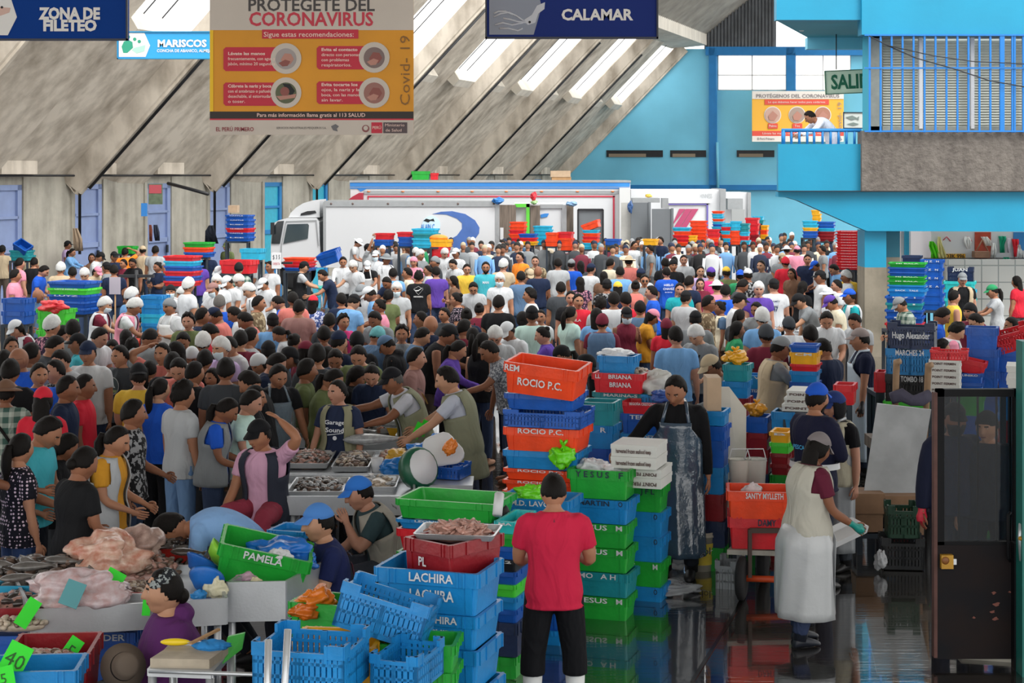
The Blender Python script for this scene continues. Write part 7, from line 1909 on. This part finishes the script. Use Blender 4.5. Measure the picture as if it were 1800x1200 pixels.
b = MB(); pb(b, 1243, 1268, 664, 722, 15.3, 15.6); q = b.build('cardboard_box', MATS['cardboard']); tag(q, 'brown carton standing behind the man in dark apron', 'box'); stack(1240, 1271, 722, 775, 15.25, ['sky', 'blue'], 'pair under the brown carton', bench='down')
# white cartons
def carton(x0, x1, y0, y1, Y, tx, lb, grp, flip=False, yaw=-TH, d=.4):
    k = Y/F; w_ = (x1-x0)*k/math.cos(yaw); h = (y1-y0)*k; c = P((x0+x1)/2, y1, Y)+Vector((-math.sin(yaw), math.cos(yaw), 0))*d/2
    b = MB(); b.box(-w_/2, w_/2, -d/2, d/2, 0, h*.97); b.box(-w_/2-.004, w_/2+.004, -d/2-.004, d/2+.004, h*.62, h*.985); o = b.build('carton', mat('carton_white', '#c9cac6', .7, noise=.08, nscale=4), None, c); o.rotation_euler = (0, 0, yaw); tag(o, lb, 'box', grp)
    if tx:
        q = text(tx, h*.34, mat('carton_ink', '#4a2f2c', .7), o, (0, -d/2-.006, h*.45), (math.pi/2, math.pi if flip else 0, 0), .025, width=w_*.78)
    return o
for i, (y0, y1) in enumerate(((782, 803), (803, 824))): carton(1075, 1152, y0, y1, 13.7, 'harvested frozen seafood keep', ('upper', 'lower')[i]+' plain white carton beside the man in dark apron', 'white cartons by the dark apron')
for i, (y0, y1) in enumerate(((824, 840), (840, 858))): carton(1092, 1161, y0, y1, 13.75, 'POINT FERMIN', ('upper', 'lower')[i]+' carton with POINT lettering upside down', 'white cartons by the dark apron', True)
for i in range(5): carton(1635, 1684, 633+i*11.6, 644.6+i*11.6, 17.2, 'POINT FERMIN', 'POINT FERMIN carton, %s of five beside the dark vented crates' % ('topmost', 'second', 'third', 'fourth', 'lowest')[i], 'POINT FERMIN cartons behind the gate')
for i in range(3): carton(1384+i*-4, 1424, 687+i*12, 699+i*12, 16.6, 'POINT', 'POINT carton, %s behind the navy jacket' % ('upper', 'middle', 'lower')[i], 'POINT cartons behind the navy jacket')
stand(1375, 1424, 16.6, P(0, 723, 16.6).z, 'the three POINT cartons', .4); stand(1635, 1684, 17.2, P(0, 691, 17.2).z, 'the five POINT FERMIN cartons', .4)
stack(1075, 1158, 858, 1000, 13.75, ['sky', 'blue', 'navy'], 'hidden pile under the POINT cartons') if False else None
for i in range(4): carton(1772+(i % 2)*3, 1830, 644+i*11, 655+i*11, 16.6, None, 'plain white carton, %s at the right edge' % ('topmost', 'second', 'third', 'lowest')[i], 'plain cartons at the right edge')
stand(1772, 1830, 16.6, P(0, 688, 16.6).z, 'the right edge cartons', .4)
# ---- man with dark apron
DA = dict(hp=.5, hy=-.15, hr=.05, lean=.06, ra=((.6, .3, -.85), (.45, .8, -.35)), la=((.16, -.05, -1), (.1, .08, -1)))
M_DAP = mat('dark_vinyl', '#3d5164', .15, spec=.9, noise=.25, nscale=5, bump=.9, bscale=7)
p = place(1188, 687, -14, DA, 1.72, 14.95, 'man in black sweater and shiny dark plastic apron picking from cartons', hair='short', top='long', topcol='#0f1013', extra=(('apron', '#333', M_DAP),) if False else (('apron', '#44586a', M_DAP),), botcol='#1d2129', shoe=('#16171a', True))
# ---- right group
AW_ = dict(hp=.5, hy=.25, lean=.12, la=((.1, .1, -1), (.05, .35, -1)), ra=((.2, .2, -1), (0, .8, -.5)), ll=((.06, .12, -1), (0, -.15, -1)), rl=((.06, -.08, -1), (0, -.25, -1)), fem=True)
p = place(1437, 790, 112, AW_, 1.60, None, 'woman in grey cap, maroon sleeves and long white apron carrying a tray', True, hair='longcap', cap='cap', capcol='#7b7476', topcol='#5c1f33', extra=(('vest', '#b5b3a8'), ('glove', '#17897f')), botcol='#2a3550', shoe=('#1a1f2a', True))
# back sheet of her wrap-around apron
sk = p['sk']; b = MB(); rows = []
for i in range(12):
    t = i/11; fl = t*.74; q0, M0 = sk.at(.02); row = []
    for j in range(25): a = math.radians(-110+320*j/24); row.append(q0+Vector((math.cos(a)*(.205+.05*min(1, i/2.)), math.sin(a)*(.172+.055*min(1, i/2.)+.02*fl)+.018*math.sin(a*7+fl*4)*min(1, i/3.), -fl)))
    rows.append(row)
b.loft(rows, closed=False); q = b.build('apron', M_VINYL, p['obj'], color='#b7bbbe'); sm = q.modifiers.new('s', 'SOLIDIFY'); sm.thickness = .005
c = P(1498, 940, 13.6); b = MB(); b.loft([rrect(.16, .12, 0), rrect(.18, .14, .05), rrect(.168, .128, .05), rrect(.15, .11, .01)], smooth=False); q = b.build('white_tray', M_WHITE, None, c+Vector((-.05, .1, -.03))); q.rotation_euler = (.1, -.35, .3); tag(q, 'white tray held by the woman in the long white apron', 'tray')
NJ = dict(hp=.12, hy=.15, la=AC, ra=AC)
p = place(1436, 702, 125, NJ, 1.74, None, 'man in bright blue cap and navy jacket with reflective band', hair='undercap', cap='cap', capcol='#1f55c0', top='jacket', topcol='#1a1c34', extra=(('beard', '#1a1512'),), botcol='#2c3040', shoe=('#1c1c1e', False))
sk = p['sk']; bnd = sk.torso(.066, .06, .11, 24); b = MB(); b.loft(bnd, caps=False); q = b.build('reflective_band', mat('reflective_grey', '#c9ccd0', .4), p['obj']); chest(p, 'PESCA', .24, .035, True, '#3f9fd0', .13, .03)
BV = dict(hp=.15, hy=-.1, la=((.2, -.05, -1), (.06, .1, -1)), ra=AC)
p = place(1466, 716, -55, BV, 1.57, None, 'man with black face cover, cream vest and black sleeves by the navy jacket', hair=None, cap='hood', capcol='#121216', topcol='#121216', extra=(('vest', '#b7b29e'), ('apron', '#8e9398')), botcol='#3a3f46', fat=1.08, shoe=('#1c1c1e', True))
q = link('cap', headgear('cap'), p['obj'], color='#22346a'); q.matrix_local = p['sk'].Hm @ Matrix.Diagonal((1.17, 1.17, 1.12, 1))
WA = dict(hp=.12, la=((.15, .1, -1), (.05, .12, -1)), ra=((.15, .1, -1), (.05, .25, -1)))
p = place(1512, 598, -92, WA, 1.72, None, 'man in grey cap and navy tee with white apron facing left', hair='undercap', cap='cap', capcol='#8d8280', topcol='#141b34', extra=(('apron', '#c3d3e0'), ('glove', '#16171a')), botcol='#2c3444', shoe=('#1c1c1e', True))
GP = dict(hp=.12, hy=-.1, la=((.2, 0, -1), (.05, .12, -1)), ra=((.24, -.03, -1), (.1, .1, -1)))
p = place(1678, 738, 12, GP, 1.70, None, 'man in navy jacket, dark cap and red glove behind the gate glass', hair='undercap', cap='cap', capcol='#1a1a1e', top='jacket', topcol='#1b2036', botcol='#1d2230', extra=(('glove', '#c3203a'), ('mask', '#2a2a2e')), shoe=('#16171a', True))
p = place(1735, 752, -25, dict(hp=.1, hy=-.2), 1.64, None, 'person with dark hood standing right behind the gate glass', hair=None, cap='beanie', capcol='#15161a', top='jacket', topcol='#171c28', botcol='#191c24', shoe=('#16171a', False))
# leaning person on the balcony
LP = dict(lean=1.15, hp=.65, hy=-.2, la=((.15, .75, -.7), (-.2, .9, -.3)), ra=((.15, .75, -.7), (-.2, .9, -.3)))
s = skel(LP); hz = CH-(206-YH)*33.9/F; k_ = 1.0
o, s = person((0, 0, 0), -78, 1.68, LP, 'short', '#1c1512', None, None, 'long', '#dfe3f0', 'pants', '#c9cde0', hi=1, label='person in white coat and white trousers leaning over the balcony railing', seed=4)
a = math.radians(-78); hx, hy = s.Hm.translation.x*.988, s.Hm.translation.y*.988; o.location = ((1424-CX)/F*33.9-(hx*math.cos(a)-hy*math.sin(a)), 33.9-(hx*math.sin(a)+hy*math.cos(a)), hz-s.Hm.translation.z*.988)
# balcony floor under that person
b = MB(); a_ = P(1372, 300, YB+.2); b.prism([Vector((a_.x, a_.y, o.location.z-.14)), Vector((a_.x+2.4, a_.y, o.location.z-.14)), Vector((a_.x+2.4, a_.y, o.location.z-.14))+DV*3, Vector((a_.x, a_.y, o.location.z-.14))+DV*3], (0, 0, .13)); struct(b.build('floor_balcony', M_CONC))
# ---- barrow with the two red crates
t = empty('hand_barrow', G(1335, 1045)); tag(t, 'hand barrow with orange axle and black wheel carrying two red crates', 'barrow')
def cp(b, nm, m): o = b.build(nm, m, t); o.matrix_parent_inverse = t.matrix_basis.inverted(); return o
Yc = 14.3
b = MB(); q0 = P(1278, 966, Yc); q1 = P(1420, 970, Yc); b.prism([q0, q1, q1+Vector((.2, .55, 0)), q0+Vector((.2, .55, 0))], (0, 0, -.04)); cp(b, 'platform', mat('plank_white', '#a9a59c', .7, noise=.3))
for yy in (0, .62):
    c = P(1304, 1012, Yc-.06+yy); b = MB(); M = Matrix.Translation((c.x+yy*.3, c.y, .18)) @ Matrix.Rotation(-TH*1.3, 4, 'Z') @ Matrix.Rotation(math.pi/2, 4, 'Y')
    M = Matrix.Translation((c.x+yy*.3, c.y, .18)) @ Matrix.Rotation(-.30, 4, 'Z') @ Matrix.Rotation(math.pi/2, 4, 'Y')
    b.loft([[M @ Vector((r*math.cos(a), r*math.sin(a), z)) for a in [2*math.pi*j/28 for j in range(28)]] for r, z in ((.10, -.03), (.15, -.035), (.18, -.02), (.18, .02), (.15, .035), (.10, .03))]); w_ = cp(b, 'wheel', M_TYRE)
    b = MB(); b.loft([[M @ Vector((r*math.cos(a), r*math.sin(a), z)) for a in [2*math.pi*j/20 for j in range(20)]] for r, z in ((.02, -.035), (.10, -.02), (.10, .02), (.02, .035))]); hb_ = b.build('wheel_rim', mat('rim_red', '#8a2430', .5), w_); hb_.matrix_parent_inverse = t.matrix_basis.inverted()
b = MB(); b.tube([P(1306, 1016, Yc), P(1412, 1020, Yc)], .028, 10); cp(b, 'axle', mat('axle_orange', '#c8481c', .5, noise=.2))
for x in (1318, 1405): b = MB(); b.bar(P(x, 930, Yc-.03), P(x, 1014, Yc-.03), .05, .03); cp(b, 'bracket', mat('bracket_rust', '#4a3a34', .7))
b = MB(); b.bar(P(1318, 932, Yc-.03), P(1420, 932, Yc-.03), .03, .04); cp(b, 'strap', mat('bracket_rust', '#4a3a34', .7))
crate(1281, 1392, 910, 966, Yc, 'red', [('DAMY', 'r', .1, .28, 1)], 'solid', 'lower red crate lettered DAMY on the hand barrow', None, -.12, d=.42); crate(1279, 1391, 864, 913, Yc-.02, 'orange', [('SANTY MYLLETH', 'r', .08, .58)], 'solid', 'upper orange crate lettered SANTY MYLLETH on the hand barrow', None, -.12, d=.42)
bag(P(1322, 862, Yc+.2), (.085, .08, .075), '#dcd2d4', 'white knotted bag in the SANTY MYLLETH crate', knot=False, alpha=.9)
# things on the wet floor
t = empty('paint_bucket', G(1231, 1000)); tag(t, 'dirty white bucket lettered Friol on the wet floor', 'bucket')
b = MB(); b.lathe([(.115, 0), (.13, .30), (.138, .30), (.138, .32), (.13, .32), (.132, .345), (.125, .345), (.11, .01)], (0, 0, 0), 26); b.build('body', mat('bucket_cream', '#b9b5a6', .5, noise=.35, nscale=5), t)
b = MB(); b.loft([[Vector((r*math.cos(a), r*math.sin(a), z)) for a in [math.radians(-150+120*j/16) for j in range(17)]] for r, z in ((.1225, .06), (.1315, .25))], closed=False); q = b.build('label', mat('bucket_label', '#c9b43a', .6, noise=.3), t)
text('Friol', .06, M_LETK, t, (0, -.135, .19), width=.15, bold=.02); b = MB(); b.tube([(-.136, 0, .31), (-.12, -.08, .2), (0, -.142, .15), (.12, -.08, .2), (.136, 0, .31)], .004, 6); b.build('handle', M_STEEL, t)
b = MB(); o = crate(1258, 1292, 985, 1043, 14.6, 'grey', None, 'vent', 'small clear grey basket on the floor beside the barrow wheel', None)
bag(G(1185, 1043)+Vector((0, 0, .05)), (.24, .16, .06), '#9fa3a8', 'crumpled clear plastic sheet lying on the wet floor', 'plastic_sheet', False, alpha=.6); bag(G(1190, 1002)+Vector((0, 0, .11)), (.15, .13, .12), '#c3c5c4', 'clear bag beside the Friol bucket', knot=False, alpha=.75)
for (x, w_, c_) in ((1300, .10, '#d8d6cc'), (1328, .10, '#cfd0c8')):
    b = MB(); b.lathe([(w_*.85, 0), (w_, .22), (w_*1.05, .225), (w_*.9, .21), (w_*.8, .01)], (0, 0, 0), 20); q = b.build('plastic_bucket', mat('bucket_'+c_.strip('#'), c_, .5), None, P(x, 850, 15.2)); tag(q, 'white bucket behind the barrow, '+('left' if x < 1310 else 'right')+' of the two', 'bucket'); b = MB(); b.tube([(-w_, 0, .2), (-w_*.7, 0, .31), (w_*.7, 0, .31), (w_, 0, .2)], .005, 6); b.build('handle', M_WHITE, q)
stand(1285, 1346, 15.2, P(0, 850, 15.2).z, 'the two white buckets', .3)
b = MB(); b.prism([P(1268, 680, 15.9), P(1282, 680, 15.9), P(1312, 720, 15.9), Vector((P(1310, 860, 15.6).x, 15.6, 0)), Vector((P(1268, 860, 15.6).x, 15.6, 0))], (0, .02, 0)); tag(b.build('leaning_board', mat('panel_offwhite', '#c9c6bb', .6, noise=.1)), 'off white board leaning behind the man in dark apron', 'board')
# market cart with leaning metal sheet
t = empty('push_cart', G(1580, 925)); tag(t, 'push cart with wooden handles wrapped in dark cloth behind the metal sheet', 'cart')
b = MB(); pb(b, 1545, 1640, 780, 800, 16.9, 17.6); cp(b, 'deck', M_WOODG)
for x0, y0, x1, y1 in ((1571, 800, 1576, 636), (1624, 800, 1632, 642)):
    a_, c_ = P(x0, y0, 17.2), P(x1, y1, 16.8); b = MB(); b.tube([a_, a_.lerp(c_, .6), c_.lerp(a_, .08), c_, c_+Vector((.03, -.03, .01))], [.03, .032, .034, .036, .03], 10); cp(b, 'handle', mat('handle_wood', '#9c7f62', .7, noise=.2, nscale=9))
b = MB(); b.tube([P(1566, 700, 16.85), P(1585, 694, 16.85), P(1603, 704, 16.8), P(1620, 702, 16.8), P(1634, 694, 16.85)], [.06, .07, .055, .07, .06], 12, flat=.7); q = cp(b, 'cloth_wrap', M_CLOTH); q.color = rgba('#4c4a5a')
for x in (1555, 1630): b = MB(); b.tube([P(x, 790, 17.2), Vector((P(x, 790, 17.2).x, 17.2, 0))], .03, 8); cp(b, 'leg', M_DARK)
b = MB(); b.prism([P(1518, 870, 16.05), P(1611, 872, 16.05), P(1637, 720, 16.6), P(1542, 709, 16.6)], (0, .012, .004)); q = b.build('metal_sheet', M_GALV); tag(q, 'large galvanised metal sheet leaning on the push cart', 'sheet')
for (x0, x1, y0, y1, Y, lb) in ((1502, 1555, 868, 903, 15.9, 'left brown carton below the metal sheet'), (1556, 1622, 872, 906, 15.9, 'right brown carton below the metal sheet'), (1505, 1552, 903, 935, 15.92, 'lower left brown carton below the metal sheet'), (1598, 1624, 906, 940, 15.95, 'lower brown carton behind the dark green crate')):
    b = MB(); pb(b, x0, x1, y0, y1, Y, Y+.35); b.box(*[v for v in (P(x0, y0, Y).x-.003, P(x1, y0, Y).x+.003, Y-.003, Y+.12)], P(0, y0+6, Y).z, P(0, y0-.5, Y).z); q = b.build('cardboard_box', mat('carton_brown', '#8a6a50', .8, noise=.2)); tag(q, lb, 'box')
stand(1505, 1622, 15.92, P(0, 937, 15.92).z, 'the brown cartons', .3)
crate(1562, 1616, 890, 946, 15.3, 'darkgreen', None, 'vent', 'dark green vented crate on the black one below the metal sheet', None, -.1); crate(1552, 1624, 946, 1001, 15.28, 'black', None, 'vent', 'black vented crate on the wet floor below the green one', None, -.1)
bag(P(1547, 984, 15.2), (.06, .05, .09), '#b9bcc0', 'small clear bag beside the dark green vented crate', knot=False, alpha=.7)
# ---- gate in the right foreground
Yg = 12.3
M_RUST = mat('rusty_dark_paint', '#0f1218', .7, spec=.2, noise=.8, nscale=2.6, col2='#241814'); M_TINT = mat('tinted_glass', '#08131b', .05, spec=.4, alpha=.42); M_GF = mat('gate_frame_paint', '#0c0d11', .6, spec=.2, noise=.3, nscale=3)
t = empty('gate', G(1725, 1165)); tag(t, 'dark metal gate with tinted glass and rusty lower panel at the right edge', 'gate')
def gp(b, nm, m): o = b.build(nm, m, t); o.matrix_parent_inverse = t.matrix_basis.inverted(); return o
b = MB(); pb(b, 1647, 1812, 684, 697, Yg, Yg+.06); pb(b, 1647, 1660, 684, 960, Yg, Yg+.06); pb(b, 1783, 1796, 684, 960, Yg, Yg+.06); pb(b, 1647, 1796, 952, 962, Yg, Yg+.06); gp(b, 'gate_frame', M_GF)
b = MB(); pb(b, 1660, 1783, 697, 952, Yg+.02, Yg+.03); gp(b, 'tinted_glass', M_TINT)
for x in (1686, 1719, 1752, 1776): b = MB(); pb(b, x-1.5, x+1.5, 697, 952, Yg+.035, Yg+.05); gp(b, 'bar', M_GF)
b = MB(); pb(b, 1645, 1786, 958, 1158, Yg-.005, Yg+.05); gp(b, 'lower_panel', M_RUST)
b = MB(); pb(b, 1642, 1648, 690, 1156, Yg-.01, Yg+.06); gp(b, 'edge_strip', mat('edge_rust', '#5a3a34', .7, noise=.4))
b = MB(); b.box(*(lambda a, c: (a.x, c.x, Yg-.05, Yg-.005, a.z, c.z))(P(1652, 997, Yg), P(1673, 973, Yg))); q = gp(b, 'lock_box', mat('lock_yellow', '#b98a24', .5, noise=.3)); b = MB(); b.ell(P(1662, 985, Yg-.05), (.028, .012, .028), 14, 8); gp(b, 'lock_plate', mat('lock_brown', '#7a4a1c', .5)); b = MB(); b.box(*(lambda a, c: (a.x, c.x, Yg-.04, Yg-.01, a.z, c.z))(P(1673, 990, Yg), P(1679, 980, Yg))); gp(b, 'bolt', M_STEEL)
b = MB(); b.tube([P(1776, 900, Yg-.06), P(1772, 905, Yg-.07), P(1772, 980, Yg-.07), P(1776, 986, Yg-.06)], .012, 8); gp(b, 'pull_handle', M_GF)
rg = random.Random(3)
for (x, y, r_) in ((1752, 1062, 3.5), (1745, 1075, 2.5), (1750, 1087, 3), (1712, 1085, 1.6), (1747, 1042, 2.2), (1775, 1040, 1.6)):
    b = MB(); c = P(x, y, Yg-.008); b.prism([c+Vector((r_*Yg/F*1.6*math.cos(a)*(1+.4*math.sin(3*a+x)), 0, r_*Yg/F*math.sin(a)*(1+.3*math.sin(2*a+y)))) for a in [2*math.pi*j/14 for j in range(14)]], (0, .004, 0)); gp(b, 'paint_chip', mat('chip_pink', '#7a4a40', .8))
b = MB(); pb(b, 1783, 1800, 955, 1195, Yg-.1, Yg-.02, 0); pb(b, 1797, 1830, 600, 1195, Yg-.25, Yg-.1, 1); struct(b.build('pillar_gate', [M_GF, mat('post_green', '#1a6e66', .4, noise=.15)]))
b = MB(); b.tube([P(1795, 920, Yg-.2), P(1793, 945, Yg-.2), P(1796, 985, Yg-.2)], .018, 8); tag(b.build('chain', M_STEEL), 'short steel chain hanging at the green gate post', 'chain'); b = MB(); b.ell(P(1794.5, 946, Yg-.22), (.02, .02, .016), 10, 6); tag(b.build('padlock', mat('lock_yellow', '#b98a24')), 'yellow padlock on the chain of the green post', 'padlock')
# curb below the gate
b = MB(); c0, c1 = G(1690, 1158), G(1800, 1172); b.prism([Vector((c0.x, c0.y, 0)), Vector((c1.x+.4, c1.y, 0)), Vector((c1.x+.4, c1.y+.3, 0)), Vector((c0.x, c0.y+.3, 0))], (0, 0, .03)); struct(b.build('trim_6', M_CONCW))
# pointing arm at the left edge belongs to a person mostly outside the frame
PT = dict(la=((.3, .9, -.35), (.1, 1, -.15)), curl=.15, hp=.2)
p = place(-45, 800, 95, PT, 1.62, None, 'person in bright blue top at the left edge pointing right', True, hair='long', topcol='#2f7fd6', hi=1)
# ---- clutter between left stalls
def in_hand(p, sd, r, col, lb):
    sk = p['sk']; w_ = sk.arms[sd][2]+sk.arms[sd][3]*.09; bpy.context.view_layer.update(); q = p['obj'].matrix_world @ w_; bag(q-Vector((0, 0, r[2]*1.2)), r, col, lb)
bag(P(92, 538, 24.5), (.20, .16, .10), '#e8323a', 'red plastic bags on the lime green stack', knot=False); in_hand(find(184, 537), 1, (.13, .1, .15), '#f0503c', 'translucent red bag held by the hairnet vendor'); in_hand(find(438, 511), 1, (.13, .1, .12), '#f06a5a', 'salmon red bag held by the hairnet vendor in white vest')
b = MB(); b.box(-.09, .09, -.01, .01, 0, .28); q = b.build('price_sign', mat('sign_lilac', '#b0a8b4', .6), None, P(202, 517, 28)); tag(q, 'lilac grey price board on a stick amid the left stalls', 'sign'); e = MB(); e.tube([(0, 0.02, .2), (0, .02, -1.57)], .012, 6); e.build('stick', mat('pale_wood', '#b0895f'), q)
b = MB(); b.box(-.1, .1, -.01, .01, 0, .34); q = b.build('price_sign', M_WHITE, None, P(486, 472, 36)); tag(q, 'white hand written price board on a stick below the lorry cab', 'sign'); e = MB(); e.tube([(0, 0.02, .2), (0, .02, -1.8)], .012, 6); e.build('stick', M_WHITE, q); text('$ 3 5', .09, M_LETK, q, (0, -.013, .24), width=.15); text('OFERTA', .05, M_RED, q, (0, -.013, .1), width=.15)
for (px, py, lb, h_) in ((240, 485, 'dark hanging scale frame left of the white apron vendor', .4), (490, 462, 'dark lamp post amid the left stalls', .5)):
    c = P(px, py, 29 if px < 400 else 37); b = MB(); b.tube([(c.x, c.y, 0), (c.x, c.y, c.z+.1)], .03, 8); b.bar((c.x-.3, c.y, c.z), (c.x+.3, c.y, c.z), .05, .05); tag(b.build('scale_frame', M_DARK), lb, 'frame')
for (x0, x1, yb, yt, lb) in ((250, 340, 612, 588, 'steel fish table before the white apron vendor'), (560, 700, 505, 488, 'steel table with fish before the vendor in white coat'), (1290, 1372, 592, 568, 'steel stall table under the leaning man in black cap'), (1380, 1500, 592, 575, 'steel table behind the boy in white tee'), (640, 790, 660, 640, 'dark stall table in the middle of the crowd')):
    table(quadpx(x0, x1, yb, yt, .85), .85, lb, .1); c = on((x0+x1)/2, (yb+yt)/2, .85); hw = abs(on(x1, (yb+yt)/2, .85).x-on(x0, (yb+yt)/2, .85).x)*.42; heap(c.x, c.y, .85, hw, abs(on(x0, yt, .85).y-on(x0, yb, .85).y)*.4, .07, 'fish heaped on the '+lb[lb.index('steel') if 'steel' in lb else 0:], (5, 1, 2), 90, (.07, .03, .02))
# ------------------------------------------------------------------ keep every label short
import re
NW = lambda t: len(re.findall(r"[A-Za-z0-9][A-Za-z0-9'\u2019-]*", t))
for o in SC.objects:
    t = o.get('label')
    if t and NW(t) > 16:
        for a_, b_ in ((' crate lettered', ' crate'), (' in the ', ' of '), ('behind the man with dark apron', 'behind the dark apron'), ('beside the man in red', 'by the man in red'), (' below the ', ' under '), (' and the man in red', ' and red tee'), (' and man in red', ' and red tee'), (' from top', ''), (' the ', ' '), (', seen from behind', ', from behind'), (' worn backwards', ' backwards'), ('person in ', 'person, ')):
            if NW(t) > 16: t = t.replace(a_, b_)
        o['label'] = t
